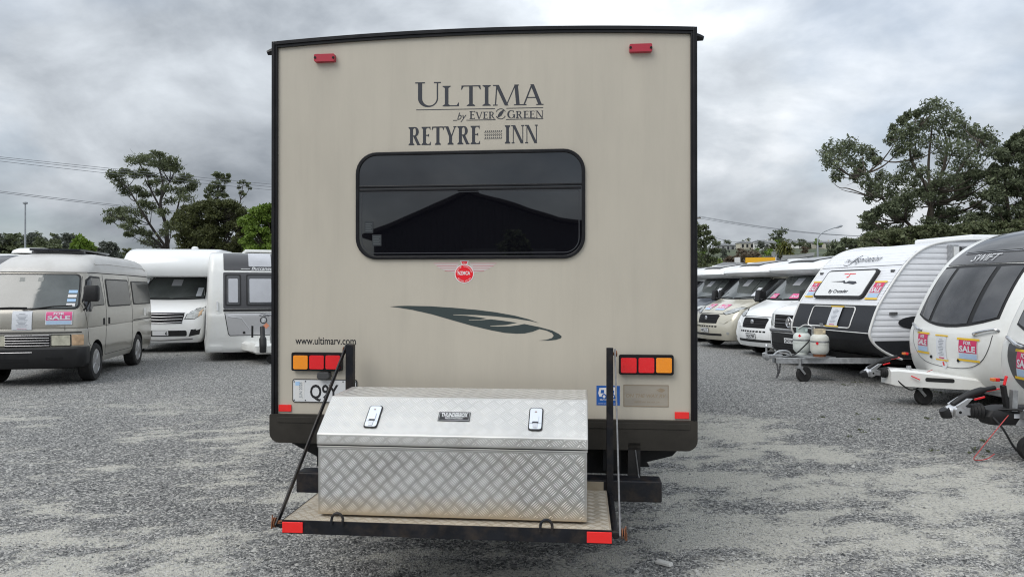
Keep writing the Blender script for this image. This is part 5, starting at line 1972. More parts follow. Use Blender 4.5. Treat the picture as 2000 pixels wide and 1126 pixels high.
        laid_text(b, 'front', plate, 0.145, 0.475, 0.08, 'plate_characters', M_INK, t, 0.024, width=0.055, bold=0.03, centre=True)
        seam(b, 'front', [(-0.75, 0.36), (0, 0.33), (0.75, 0.36)], 0.016, 'bumper_strip', M_GREYSTEEL, t, 0.0)
        for s in (-1, 1):
            hl = patch(b, [(s * 0.55, 0.86), (s * 0.80, 0.87), (s * 0.94, 0.98), (s * 0.955, 1.19), (s * 0.78, 1.14), (s * 0.60, 1.0)][::s], 'front', 'headlight', M_RUBBER, t, 0.004, 0.02, 4)
            patch(b, [(s * 0.575, 0.875), (s * 0.80, 0.885), (s * 0.92, 0.985), (s * 0.935, 1.17), (s * 0.78, 1.12), (s * 0.62, 1.0)][::s], 'front', 'headlight_lens', M_LAMP, hl, 0.010, 0.02, 4)
            patch(b, [(s * 0.86, 0.93), (s * 0.925, 0.985), (s * 0.935, 1.13), (s * 0.88, 1.05)][::s], 'front', 'indicator', M_INDIC, hl, 0.016, 0.02, 3)
            patch(b, [(s * 0.66, 0.42), (s * 0.90, 0.47), (s * 0.93, 0.62), (s * 0.72, 0.60)][::s], 'front', 'fog_recess', M_BUMPER, t, 0.006, 0.01, 3)
    # left side: door glass, seams, mirror
    if brand == 'vw':
        pts = [(-1.02, 1.36), (-1.55, 2.02), (-2.2, 2.05), (-2.2, 1.34)]
    else:
        pts = [(-1.02, 1.30), (-1.22, 1.58), (-1.60, 1.92), (-1.72, 1.95), (-2.12, 1.95), (-2.16, 1.86), (-2.16, 1.28), (-1.4, 1.24)]
    for vw_, nm in (('left', 'side_window'), ('right', 'side_window')):
        sw = patch(b, pts if vw_ == 'right' else pts[::-1], vw_, nm, M_RUBBER, t, 0.006, 0.02, 5, 0.1)
        cx = sum(p[0] for p in pts) / len(pts)
        cz = sum(p[1] for p in pts) / len(pts)
        patch(b, [(cx + (a - cx) * 0.92, cz + (z - cz) * 0.90) for a, z in (pts if vw_ == 'right' else pts[::-1])], vw_, 'pane', M_SIDEGLASS, sw, 0.011, 0.02, 5, 0.1)
    seam(b, 'left', [(-0.92, 1.34), (-1.04, 1.0), (-1.42, 0.75), (-1.45, 0.42), (-2.2, 0.42), (-2.24, 1.3)], 0.005, 'panel_gap', M_DARK, t, 0.0)
    patch(b, rounded(-2.15, -1.98, 1.07, 1.13, 0.02, 3), 'left', 'door_handle', M_DARK, t, 0.012, 0.01, 3)
    for s in (-1, 1):
        mb = zloft([(1.32, -1.04, -1.16, 0.06, 0.04, 0.03, 0.0), (1.35, -1.01, -1.18, 0.085, 0.05, 0.03, 0.0), (1.60, -1.04, -1.18, 0.085, 0.05, 0.03, 0.0), (1.63, -1.07, -1.16, 0.06, 0.04, 0.03, 0.0)])
        mb.v = [(x, y + s * 1.09, z) for x, y, z in mb.v]
        m = mb.build('wing_mirror', M_RUBBER, t, smooth=40)
        MB().tube([(-1.1, s * 1.03, 1.40), (-1.1, s * 0.92, 1.36)], 0.03, 8).build('mirror_arm', M_RUBBER, m, smooth=40)
        add_wheel(t, -0.98, s * 0.86, 0.35, 0.23, 'five', s)
        add_wheel(t, -4.7, s * (W - 0.16), 0.35, 0.23, 'five', s)
    MB().box(-6.0, -0.35, -0.7, 0.7, 0.24, 0.36).build('underbody', M_CHASSIS, t)
    if brand != 'vw':
        for x0 in (-3.6, -5.6):
            sw = patch(hbv, rounded(x0 - 0.55, x0 + 0.55, 1.35, 1.95, 0.08, 4), 'left', 'side_window', M_RUBBER, t, 0.01, 0.02, 4, 0.2)
            patch(hbv, rounded(x0 - 0.5, x0 + 0.5, 1.40, 1.90, 0.07, 4), 'left', 'pane', M_SIDEGLASS, sw, 0.016, 0.02, 4, 0.2)
    for kind, a, z, w, h in signs:
        (sale_sign if kind == 'sale' else info_sheet)(b, 'front', a, z, w, h, t, False, *((M_SALEPINK,) if kind == 'sale' else ()))
    return t, b


build_motorhome('white motorhome with a big overcab bed and chrome barred grille, beside the silver-locker caravan', (-9.05, 18.45), (0.14, -0.99), M_CARWHITE, 'luton', 'ldv', '6', 1.16)
HD = (-math.cos(math.radians(19)), -math.sin(math.radians(19)))
build_motorhome('champagne-cabbed motorhome with white roof cap and dark skylight', (5.45, 20.3), HD, M_CHAMP, 'low', 'fiat', 'MKL15', 1.12, signs=(('sale', 0.28, 1.14, 0.34, 0.16), ('sale', -0.3, 1.14, 0.34, 0.16)))
t_, b_ = build_motorhome('white motorhome with two pink cards under its wipers', (5.85, 17.6), HD, M_CARWHITE, 'low', 'fiat', 'NEX789', 1.10)
for a_ in (-0.42, 0.34):
    cd_ = rect_on(b_, 'front', a_ - 0.13, a_ + 0.13, 1.40, 1.52, 'sale_card', M_SALEPINK, t_, 0.030)
    laid_text(b_, 'front', 'SALE', a_, 1.43, 0.05, 'card_lettering', M_PAPER, cd_, 0.034, width=0.2, centre=True, bold=0.03)
build_motorhome('white van with wide black grille and black bumper, between a motorhome and the corrugated caravan', (5.86, 15.15), (-math.cos(math.radians(13)), -math.sin(math.radians(13))), M_CARWHITE, None, 'vw', 'QHD744', 0.98, False)
build_motorhome('white motorhome with dark blue bonnet, behind the champagne-cabbed motorhome', (5.15, 23.1), HD, M_NAVY, 'low', 'fiat', '', 1.12)
build_motorhome('white motorhome farthest along the row, by the beige caravan wall', (4.75, 26.0), HD, M_CARWHITE, 'low', 'fiat', '', 1.12)


# ---- caravan towing gear shared by the caravans
def coupling(t, x0, length, z, dark=True, z_arm=0.45, handle=True, red_tip=True):
    """stabiliser coupling at the nose of a drawbar, tip at x0 + length"""
    xt = x0 + length
    hd = MB()
    hd.tube([(xt + 0.02, 0, z), (xt - 0.02, 0, z), (xt - 0.10, 0, z)], [0.040, 0.062, 0.052], 14)
    hd.box(xt - 0.24, xt - 0.08, -0.038, 0.038, z - 0.035, z + 0.035)
    c = hd.build('coupling_head', M_ALU, t, smooth=40)
    MB().tube([(xt + 0.005, 0, z - 0.065), (xt + 0.01, 0, z - 0.02), (xt + 0.035, 0, z + 0.02)], [0.046, 0.058, 0.05], 12).build('ball_socket', M_RUBBER, c, smooth=40)
    for s in (-1, 1):
        MB().lathe([(0.0, s * 0.088), (0.045, s * 0.085), (0.06, s * 0.04)], (xt - 0.07, 0, z), 'y', 16).build('friction_pad', M_ALU, c, smooth=40)
        MB().lathe([(0.0, s * 0.092), (0.014, s * 0.09), (0.014, s * 0.06)], (xt - 0.07, 0, z), 'y', 10).build('pad_bolt', M_DARK, c)
        MB().prism([(xt - 0.07, z + 0.03), (xt - 0.12, z + 0.05), (xt - 0.20, z + 0.13), (xt - 0.15, z + 0.13), (xt - 0.04, z + 0.06)], lambda a, b_, d: (a, d, b_), s * 0.055, s * 0.08).build('stabiliser_lever', M_ALU, c, bevel=0.004)
    if handle:
        pts = curve_pts([(xt - 0.05, 0, z + 0.06), (xt - 0.16, 0, z + 0.135), (xt - 0.30, 0, z + 0.19), (xt - 0.46, 0, z + 0.225)], 5)
        MB().tube(pts, [0.030] * 6 + [0.034] * 6 + [0.022] * (len(pts) - 12), 10).build('coupling_handle', M_RUBBER, c, smooth=40)
        if red_tip:
            MB().bar((xt - 0.34, 0.0, z + 0.185), (xt - 0.50, 0.0, z + 0.215), 0.030, 0.012).build('handle_tip', M_RED, c, bevel=0.004)
            MB().bar((xt - 0.24, 0.030, z + 0.115), (xt - 0.34, 0.03, z + 0.14), 0.012, 0.016).build('red_tab', M_RED, c)
    prof = []
    for k in range(9):
        prof.append((0.052 + (0.014 if k % 2 else 0.0) + 0.002 * k, xt - 0.20 - k * 0.016))
    MB().lathe(prof, (0, 0, z), 'x', 16).build('rubber_gaiter', M_RUBBER, c, smooth=60)
    return c


def jockey_wheel(t, x, y, z_top, r=0.13, ang=0.0):
    o = MB().tube([(x, y, r + 0.10), (x, y, z_top)], 0.026, 10).build('jockey_post', M_GALV, t, smooth=40)
    w = MB().lathe([(r * 0.5, -0.035), (r * 0.9, -0.038), (r, -0.02), (r, 0.02), (r * 0.9, 0.038), (r * 0.5, 0.035)], (x - 0.07, y, r), 'y', 22).build('jockey_wheel', M_TYRE, t, smooth=40)
    MB().lathe([(0.0, -0.03), (r * 0.52, -0.03), (r * 0.52, 0.03), (0.0, 0.03)], (x - 0.07, y, r), 'y', 18).build('hub', M_GREYSTEEL, w)
    mb = MB()
    for s in (-1, 1):
        mb.bar((x + 0.03, y + s * 0.05, r + 0.12), (x - 0.07, y + s * 0.05, r), 0.012, 0.035, (0, 0, 1))
    mb.box(x - 0.03, x + 0.05, y - 0.05, y + 0.05, r + 0.10, r + 0.14)
    mb.build('jockey_fork', M_GALV, o)
    return o


def euro_caravan(label, loc, head, dark_locker=False, black_hitch=False, name_text='SWIFT', full=True, group=None, hitch=1.12):
    t = thing('caravan', label, 'caravan', (*loc, 0), heading(*head), group)
    W = 1.12
    prof = [(0.24, -0.26, W - 0.06), (0.30, -0.17, W - 0.02), (0.45, -0.07, W), (0.65, -0.015, W), (0.85, 0.0, W), (1.0, -0.02, W), (1.08, -0.055, W), (1.25, -0.12, W), (1.5, -0.24, W), (1.75, -0.385, W), (1.95, -0.53, W), (2.1, -0.67, W), (2.25, -0.86, W), (2.38, -1.10, W), (2.47, -1.38, W - 0.01), (2.53, -1.75, W - 0.03), (2.56, -2.2, W - 0.08), (2.575, -2.7, W - 0.2)]
    sh = zloft([(z, x, -6.2, w, 0.20, 0.12, 0.16) for z, x, w in curve_pts(prof, 3)], nc=7, nf=12)
    b = bvh_of(sh)
    bo = sh.build('body', M_CREAM, t, smooth=38)
    # graphite band with the three windows
    def band(z0, z1, h0, h1, dip=0.0):
        o = []
        for i in range(9):
            a = -h0 + 2 * h0 * i / 8
            o.append((a, z0 - dip * (1 - (a / h0) ** 2)))
        for i in range(9):
            a = h1 - 2 * h1 * i / 8
            o.append((a, z1 + 0.012 * (1 - (a / h1) ** 2)))
        return o
    wb = patch(b, band(1.235, 1.965, 0.865, 0.85, 0.15), 'front', 'front_window', M_RUBBER, t, 0.006, 0.03, 8, 0.08)
    for a0, a1 in ((-0.83, -0.475), (-0.39, 0.39), (0.475, 0.83)):
        o = []
        for i in range(6):
            a = a0 + (a1 - a0) * i / 5
            o.append((a, 1.275 - 0.15 * (1 - (a / 0.90) ** 2)))
        o += [(a1 * 0.985, 1.93), ((a0 + a1) / 2, 1.935), (a0 * 0.985, 1.93)]
        pn = patch(b, o, 'front', 'pane', M_CARAGLASS, wb, 0.014, 0.02, 6, 0.08)
    up = patch(b, band(1.985, 2.46, 0.83, 0.64), 'front', 'upper_panel', M_GRAPHITE, t, 0.014, 0.03, 14, 0.05)
    patch(b, [(-0.56, 2.16), (0.56, 2.16), (0.60, 2.22), (0.52, 2.40), (0.36, 2.46), (-0.36, 2.46), (-0.52, 2.40), (-0.60, 2.22)], 'front', 'sunroof', M_CARAGLASS, t, 0.026, 0.02, 12, 0.05)
    seam(b, 'front', [(-0.62, 2.20), (-0.58, 2.145), (0.58, 2.145), (0.62, 2.20)], 0.006, 'sunroof_trim', M_CHROME, t, 0.024)
    if name_text:
        laid_text(b, 'front', name_text, 0.03, 2.02, 0.10, 'maker_lettering', M_PLATE, up, 0.026, width=0.54, shear=0.3, bold=-0.004, centre=True)
    # locker seam and locker
    U = curve_pts([(-0.86, 1.02), (-0.83, 0.85), (-0.70, 0.66), (-0.45, 0.55), (0, 0.52), (0.45, 0.55), (0.70, 0.66), (0.83, 0.85), (0.86, 1.02)], 4)
    if dark_locker:
        patch(b, U + [(0.80, 1.06), (0.4, 1.02), (0, 1.0), (-0.4, 1.02), (-0.80, 1.06)], 'front', 'gas_locker', M_GRAPHITE, t, 0.008, 0.02, 6, 0.08)
    else:
        patch(b, U + [(0.80, 1.06), (0.4, 1.02), (0, 1.0), (-0.4, 1.02), (-0.80, 1.06)], 'front', 'gas_locker', M_CREAM, t, 0.004, 0.02, 6, 0.08)
    seam(b, 'front', U, 0.006, 'locker_seam', M_GREYSTEEL, t, 0.003)
    for y in (-0.28, 0.32):
        c = caster(b, 'front')(y, 0.64, 0.01)
        MB().lathe([(0.0, 0.012), (0.022, 0.010), (0.024, 0.0)], tuple(c), 'x', 14).build('locker_lock', M_DARK, t, smooth=40)
    for s in (-1, 1):
        f = caster(b, 'front')
        pts = [f(s * 0.92, 1.075, 0.0), f(s * 0.89, 1.085, 0.04), f(s * 0.78, 1.06, 0.05), f(s * 0.62, 1.02, 0.045), f(s * 0.58, 1.01, 0.0)]
        MB().tube(curve_pts([tuple(p) for p in pts], 4), 0.020, 8).build('grab_handle', M_CHROME, t, smooth=40)
        # corner lamp
        patch(b, rounded(-0.45 if s > 0 else -0.45, -0.35, 2.28, 2.36, 0.015, 3), 'left' if s > 0 else 'right', 'marker_lamp', M_ORANGE, t, 0.012, 0.01, 3)
    sale_sign(b, 'front', -0.50, 0.83, 0.30, 0.27, t)
    info_sheet(b, 'front', -0.02, 0.79, 0.22, 0.34, t)
    sale_sign(b, 'front', 0.50, 0.80, 0.32, 0.27, t)
    f = caster(b, 'front')
    dm = MB().add([f(-0.09 + 0.0, 0.56, 0.012), f(0.0, 0.485, 0.012), f(0.09, 0.56, 0.012), f(0.0, 0.635, 0.012)], [(0, 1, 2, 3)]).build('hazard_diamond', M_PAPER, t)
    laid_text(b, 'front', '8', 0.0, 0.54, 0.055, 'hazard_mark', M_STICKRED, dm, 0.016, width=0.035, centre=True, bold=0.05)
    # roof fittings
    MB().add([], []).v
    rl = zloft([(2.57, -1.75, -2.75, 0.48, 0.2, 0.2, 0.05), (2.64, -1.80, -2.72, 0.46, 0.2, 0.2, 0.05), (2.70, -1.95, -2.6, 0.38, 0.2, 0.2, 0.05), (2.715, -2.1, -2.5, 0.25, 0.12, 0.12, 0.03)])
    ro = rl.build('roof_light', M_CREAM, t, smooth=45)
    MB().box(-1.84, -1.76, 0.12, 0.30, 2.60, 2.65).build('roof_light_catch', M_GREYSTEEL, ro, bevel=0.01)
    # side windows and wheels
    for x0, w in ((-1.9, 0.9), (-4.4, 1.1)):
        sw = patch(b, rounded(x0 - w / 2, x0 + w / 2, 1.25, 1.95, 0.1, 4), 'left', 'side_window', M_RUBBER, t, 0.01, 0.02, 4, 0.2)
        patch(b, rounded(x0 - w / 2 + 0.05, x0 + w / 2 - 0.05, 1.30, 1.90, 0.08, 4), 'left', 'pane', M_CARAGLASS, sw, 0.018, 0.02, 4, 0.2)
    for s in (-1, 1):
        add_wheel(t, -3.4, s * 1.03, 0.32, 0.18, 'five', s)
    MB().box(-5.9, -0.3, -0.8, 0.8, 0.20, 0.29).build('chassis', M_GALV, t)
    # drawbar
    z = 0.42
    if black_hitch:
        mb = zloft([(z - 0.10, hitch - 0.36, -0.5, 0.10, 0.04, 0.02, 0.0), (z - 0.02, hitch - 0.32, -0.5, 0.12, 0.05, 0.02, 0.0), (z + 0.04, hitch - 0.35, -0.5, 0.115, 0.05, 0.02, 0.0), (z + 0.07, hitch - 0.46, -0.5, 0.09, 0.05, 0.02, 0.0)])
        d = mb.build('drawbar_cover', M_RUBBER, t, smooth=40)
        MB().box(hitch - 0.72, hitch - 0.56, 0.1205, 0.123, z - 0.03, z + 0.01).build('drawbar_label', M_PAPER, d)
        mb = MB()
        for s in (-1, 1):
            mb.bar((hitch - 0.55, s * 0.05, z - 0.06), (-0.5, s * 0.62, z - 0.06), 0.05, 0.08)
        mb.build('drawbar_rails', M_GALV, t)
    else:
        o = []
        mb = MB()
        st = [(hitch - 0.30, 0.13, z - 0.13, z + 0.075), (hitch - 0.38, 0.155, z - 0.15, z + 0.085), (0.45, 0.26, z - 0.16, z + 0.06), (0.1, 0.46, z - 0.16, z + 0.02), (-0.25, 0.62, z - 0.16, z - 0.02)]
        for x, w, z0, z1 in st:
            mb.v += [(x, -w, z0), (x, w, z0), (x, w, z1 - 0.03), (x, w - 0.035, z1), (x, -w + 0.035, z1), (x, -w, z1 - 0.03)]
        for i in range(len(st) - 1):
            for j in range(6):
                mb.f.append((i * 6 + j, i * 6 + (j + 1) % 6, (i + 1) * 6 + (j + 1) % 6, (i + 1) * 6 + j))
        mb.f.append((0, 1, 2, 3, 4, 5))
        mb.f.append(tuple((len(st) - 1) * 6 + j for j in range(6))[::-1])
        d = mb.build('drawbar_cover', M_CREAM, t, smooth=30)
        bd = bvh_of(mb)
        patch(bd, rounded(0.12, 0.42, z - 0.075, z - 0.02, 0.02, 3), 'left', 'drawbar_recess', M_RUBBER, d, 0.004, 0.01, 3)
        MB().bar((0.60, 0.24, z + 0.0), (0.50, 0.29, z - 0.05), 0.016, 0.016).build('brake_lever', M_RED, d, bevel=0.006)
    c = coupling(t, 0.0, hitch, z + 0.02)
    # cables
    p = curve_pts([(hitch - 0.42, 0.10, z + 0.05), (hitch - 0.62, 0.20, z + 0.04), (hitch - 0.68, 0.22, z - 0.12 if not black_hitch else z - 0.2), (hitch - 0.55, 0.2, z - 0.2 if not black_hitch else z - 0.33), (hitch - 0.42, 0.17, z - 0.12), (hitch - 0.36, 0.12, z - 0.02)], 6)
    MB().tube(p, 0.010, 6).build('electric_cable', M_RUBBER, t, smooth=60)
    p = curve_pts([(hitch - 0.5, 0.13, z), (hitch - 0.35, 0.18, z - 0.13), (hitch - 0.18, 0.2, 0.10), (hitch - 0.12, 0.21, 0.02), (hitch - 0.24, 0.2, 0.02), (hitch - 0.32, 0.2, 0.07)] if black_hitch else [(hitch - 0.4, 0.14, z), (hitch - 0.5, 0.18, z - 0.07), (hitch - 0.65, 0.2, z + 0.0), (hitch - 0.85, 0.2, z + 0.08)], 6)
    MB().tube(p, 0.0045, 6).build('breakaway_cord', material('red_cord', (0.45, 0.06, 0.06), 0.6), t, smooth=60)
    if black_hitch:
        # upright jockey tube in its clamp, with red lamp stalk
        mb = MB().tube([(0.40, 0.20, 0.10), (0.40, 0.20, 0.66)], 0.034, 14)
        jp = mb.build('jockey_post', M_GALV, t, smooth=40)
        MB().box(0.355, 0.49, 0.15, 0.25, z - 0.03, z + 0.06).build('clamp', M_GALV, jp, bevel=0.008)
        MB().lathe([(0.07, -0.03), (0.11, -0.035), (0.12, 0.0), (0.11, 0.035), (0.07, 0.03), (0.0, 0.03)], (0.42, 0.20, 0.12), 'y', 20).build('jockey_wheel', M_TYRE, jp, smooth=40)
        MB().bar((0.60, 0.10, 0.70), (0.57, 0.09, 0.79), 0.02, 0.024, (0, 1, 0)).build('brake_lever_grip', M_RED, t, bevel=0.006)
        MB().bar((0.56, 0.08, 0.46), (0.61, 0.10, 0.70), 0.03, 0.05, (0, 1, 0)).build('brake_lever', M_RUBBER, t)
        MB().bar((0.53, 0.12, 0.46), (0.52, 0.12, 0.66), 0.05, 0.05, (0, 1, 0)).build('brake_bracket', M_GALV, t)
    else:
        jockey_wheel(t, 0.42, 0.12, 0.42, 0.125)
        MB().lathe([(0.03, 0.44), (0.035, 0.50), (0.03, 0.54)], (0.52, 0.05, 0), 'z', 10).build('winder_socket', M_GALV, t, smooth=40)
    # outline lamp standing on the corner of the body
    f = caster(b, 'front')
    for s in (-1,):
        q = f(s * 0.98, 0.62, 0.0)
        st_ = MB().tube([(q.x, q.y, q.z), (q.x + 0.05, q.y + s * 0.02, q.z)], 0.01, 6).build('lamp_stalk', M_RUBBER, t)
        MB().box(q.x + 0.05, q.x + 0.09, q.y + s * 0.02 - 0.035, q.y + s * 0.02 + 0.035, q.z - 0.02, q.z + 0.02).build('lamp_head', M_RED, st_, bevel=0.006)
        MB().box(q.x + 0.091, q.x + 0.125, q.y + s * 0.02 - 0.03, q.y + s * 0.02 + 0.03, q.z - 0.018, q.z + 0.018).build('lamp_amber', M_ORANGE, st_, bevel=0.006)
    return t, b


a3 = math.radians(2)
euro_caravan('cream caravan with three dark front windows, pale gas locker and white drawbar cover', (6.15, 10.25), (-math.cos(a3), -math.sin(a3)))
euro_caravan('cream caravan with black gas locker and black drawbar, red cord hanging to the gravel', (5.30, 6.95), (-1, 0.0), True, True, hitch=1.08)
euro_caravan('white caravan with graphite front, half hidden behind the grey high-roof van', (-11.75, 16.6), (0.30, -0.954), name_text='', group=None)


# ---- caravan with silver locker, facing the camera on the left
def build_silver_caravan():
    t = thing('caravan', 'cream caravan with silver gas locker and pale blinds, black coupling at its front', 'caravan', (-5.80, 16.55, 0), heading(0.40, -0.917))
    W = 1.15
    prof = [(0.20, -0.10, W + 0.02), (0.28, -0.06, W + 0.03), (0.42, -0.045, W + 0.01), (0.6, -0.02, W), (1.0, 0.0, W - 0.01), (1.10, -0.02, W - 0.015), (1.3, -0.05, W - 0.02), (1.6, -0.10, W - 0.03), (1.95, -0.18, W - 0.045), (2.1, -0.23, W - 0.05), (2.3, -0.34, W - 0.06), (2.42, -0.48, W - 0.07), (2.48, -0.65, W - 0.09), (2.52, -1.0, W - 0.14), (2.535, -1.5, W - 0.24)]
    sh = zloft([(z, x, -6.4, w, 0.13, 0.1, 0.07) for z, x, w in curve_pts(prof, 3)], nc=6)
    b = bvh_of(sh)
    sh.build('body', M_CREAM, t, smooth=38)
    P = lambda pts, n, m, par, off: patch(b, pts, 'front', n, m, par, off, 0.02, 12, 0.06)
    up = P(rounded(-0.79, 0.79, 2.08, 2.475, 0.02, 2), 'upper_panel', M_GRAPHITE, t, 0.014)
    P(rounded(-0.25, 0.25, 2.16, 2.47, 0.02, 2), 'sunroof', M_BLIND, t, 0.024)
    seam(b, 'front', [(-0.42, 2.105), (-0.22, 2.105)], 0.009, 'name_line', M_PLATE, up, 0.022)
    laid_text(b, 'front', 'Buccaneer', -0.19, 2.085, 0.068, 'maker_lettering', M_PLATE, up, 0.024, width=0.52, shear=0.35, bold=0.02)
    wb = P(rounded(-0.80, 0.80, 1.20, 2.03, 0.03, 3), 'front_window', M_GRAPHITE, t, 0.006)
    for a0, a1 in ((-0.76, -0.42), (-0.31, 0.31), (0.42, 0.76)):
        P(rounded(a0, a1, 1.26, 1.98, 0.03, 3), 'window_frame', M_RUBBER, wb, 0.012)
        pn = P(rounded(a0 + 0.03, a1 - 0.03, 1.29, 1.95, 0.03, 3), 'pane', M_CARAGLASS, wb, 0.017)
        P(rounded(a0 + 0.07, a1 - 0.07, 1.34, 1.88, 0.02, 3), 'blind', M_BLIND, wb, 0.021)
    P(rounded(-0.80, 0.80, 1.13, 1.19, 0.01, 2), 'lower_strip', M_RUBBER, t, 0.01)
    lk = P([(-0.78, 1.10), (0.78, 1.10), (0.70, 0.62), (0.66, 0.58), (-0.66, 0.58), (-0.70, 0.62)][::-1], 'gas_locker', M_RUBBER, t, 0.006)
    P([(-0.76, 1.085), (0.76, 1.085), (0.685, 0.63), (0.65, 0.595), (-0.65, 0.595), (-0.685, 0.63)][::-1], 'locker_door', M_SILVERPANEL, lk, 0.012)
    seam(b, 'front', [(-0.70, 1.02), (-0.42, 0.98), (-0.24, 0.72)], 0.012, 'locker_crease', M_SILVERPANEL, lk, 0.01)
    laid_text(b, 'front', 'Clipper', -0.03, 1.02, 0.055, 'model_lettering', M_GRAPHIC, lk, 0.018, width=0.36, shear=0.4)
    c = caster(b, 'front')(0.06, 0.93, 0.015)
    MB().lathe([(0.0, 0.006), (0.075, 0.004), (0.08, 0.0)], tuple(c), 'x', 20).build('round_badge', M_INK, lk, smooth=30)
    MB().lathe([(0.05, 0.009), (0.062, 0.009)], tuple(c), 'x', 20).build('badge_ring', M_PLATE, lk)
    laid_text(b, 'front', 'B', 0.06, 0.905, 0.05, 'badge_letter', M_PLATE, lk, 0.026, width=0.04, centre=True, bold=0.03)
    f = caster(b, 'front')
    dm = MB().add([f(0.05, 0.80, 0.02), f(0.12, 0.73, 0.02), f(0.19, 0.80, 0.02), f(0.12, 0.87, 0.02)], [(0, 1, 2, 3)]).build('hazard_diamond', material('orange_diamond', (0.75, 0.30, 0.18), 0.5), lk)
    for y in (-0.36, 0.40):
        c = caster(b, 'front')(y, 0.65, 0.014)
        MB().lathe([(0.0, 0.014), (0.028, 0.012), (0.03, 0.0)], tuple(c), 'x', 14).build('locker_lock', M_RUBBER, lk, smooth=40)
    for s in (-1, 1):
        hp = patch(b, rounded(min(s * 0.84, s * 0.98), max(s * 0.84, s * 0.98), 1.08, 1.38, 0.06, 4), 'front', 'handle_recess', M_CREAM, t, 0.004, 0.01, 3)
        seam(b, 'front', [(s * 0.92, 1.16), (s * 0.93, 1.36)], 0.022, 'grab_handle', M_PLATE, t, 0.03)
        patch(b, rounded(min(s * 0.82, s * 1.10), max(s * 0.82, s * 1.10), 0.24, 0.36, 0.02, 3), 'front', 'step_pad', M_CREAM, t, 0.03, 0.02, 3)
        add_wheel(t, -3.6, s * 1.02, 0.32, 0.18, 'five', s)
    MB().box(-6.0, -0.3, -0.8, 0.8, 0.16, 0.26).build('chassis', M_CHASSIS, t)
    mb = zloft([(0.22, 0.95, -0.1, 0.16, 0.03, 0.02, 0), (0.26, 1.0, -0.1, 0.2, 0.05, 0.02, 0), (0.40, 1.0, -0.1, 0.2, 0.05, 0.02, 0), (0.45, 0.9, -0.1, 0.17, 0.05, 0.02, 0)])
    mb.v = [(x, y * (1 + 1.3 * max(0, (0.75 - x))), z) for x, y, z in mb.v]
    mb.build('drawbar_cover', M_CREAM, t, smooth=40)
    c = MB().tube(curve_pts([(1.28, -0.05, 0.30), (1.30, -0.05, 0.42), (1.22, -0.05, 0.62), (1.10, -0.05, 0.82)], 5), [0.07] * 5 + [0.075] * 5 + [0.05] * 6, 12).build('coupling_handle', M_RUBBER, t, smooth=40)
    MB().box(0.95, 1.28, -0.09, -0.01, 0.30, 0.39).build('coupling_head', M_GALV, t, bevel=0.01)
    MB().tube([(1.05, -0.25, 0.60), (1.06, -0.25, 0.85)], 0.022, 8).build('brake_lever', M_RUBBER, t)
    mb = MB().tube([(0.80, 0.16, 0.10), (0.80, 0.16, 0.80)], 0.028, 12)
    j = mb.build('jockey_post', M_GALV, t, smooth=40)
    MB().lathe([(0.05, -0.05), (0.10, -0.05), (0.10, 0.05), (0.05, 0.05)], (0.80, 0.16, 0.10), 'x', 18).build('jockey_wheel', M_TYRE, j, smooth=40)
    rl = MB().box(-2.2, -0.9, -0.3, 0.6, 2.53, 2.60).build('roof_light', M_CREAM, t, bevel=0.025)


build_silver_caravan()


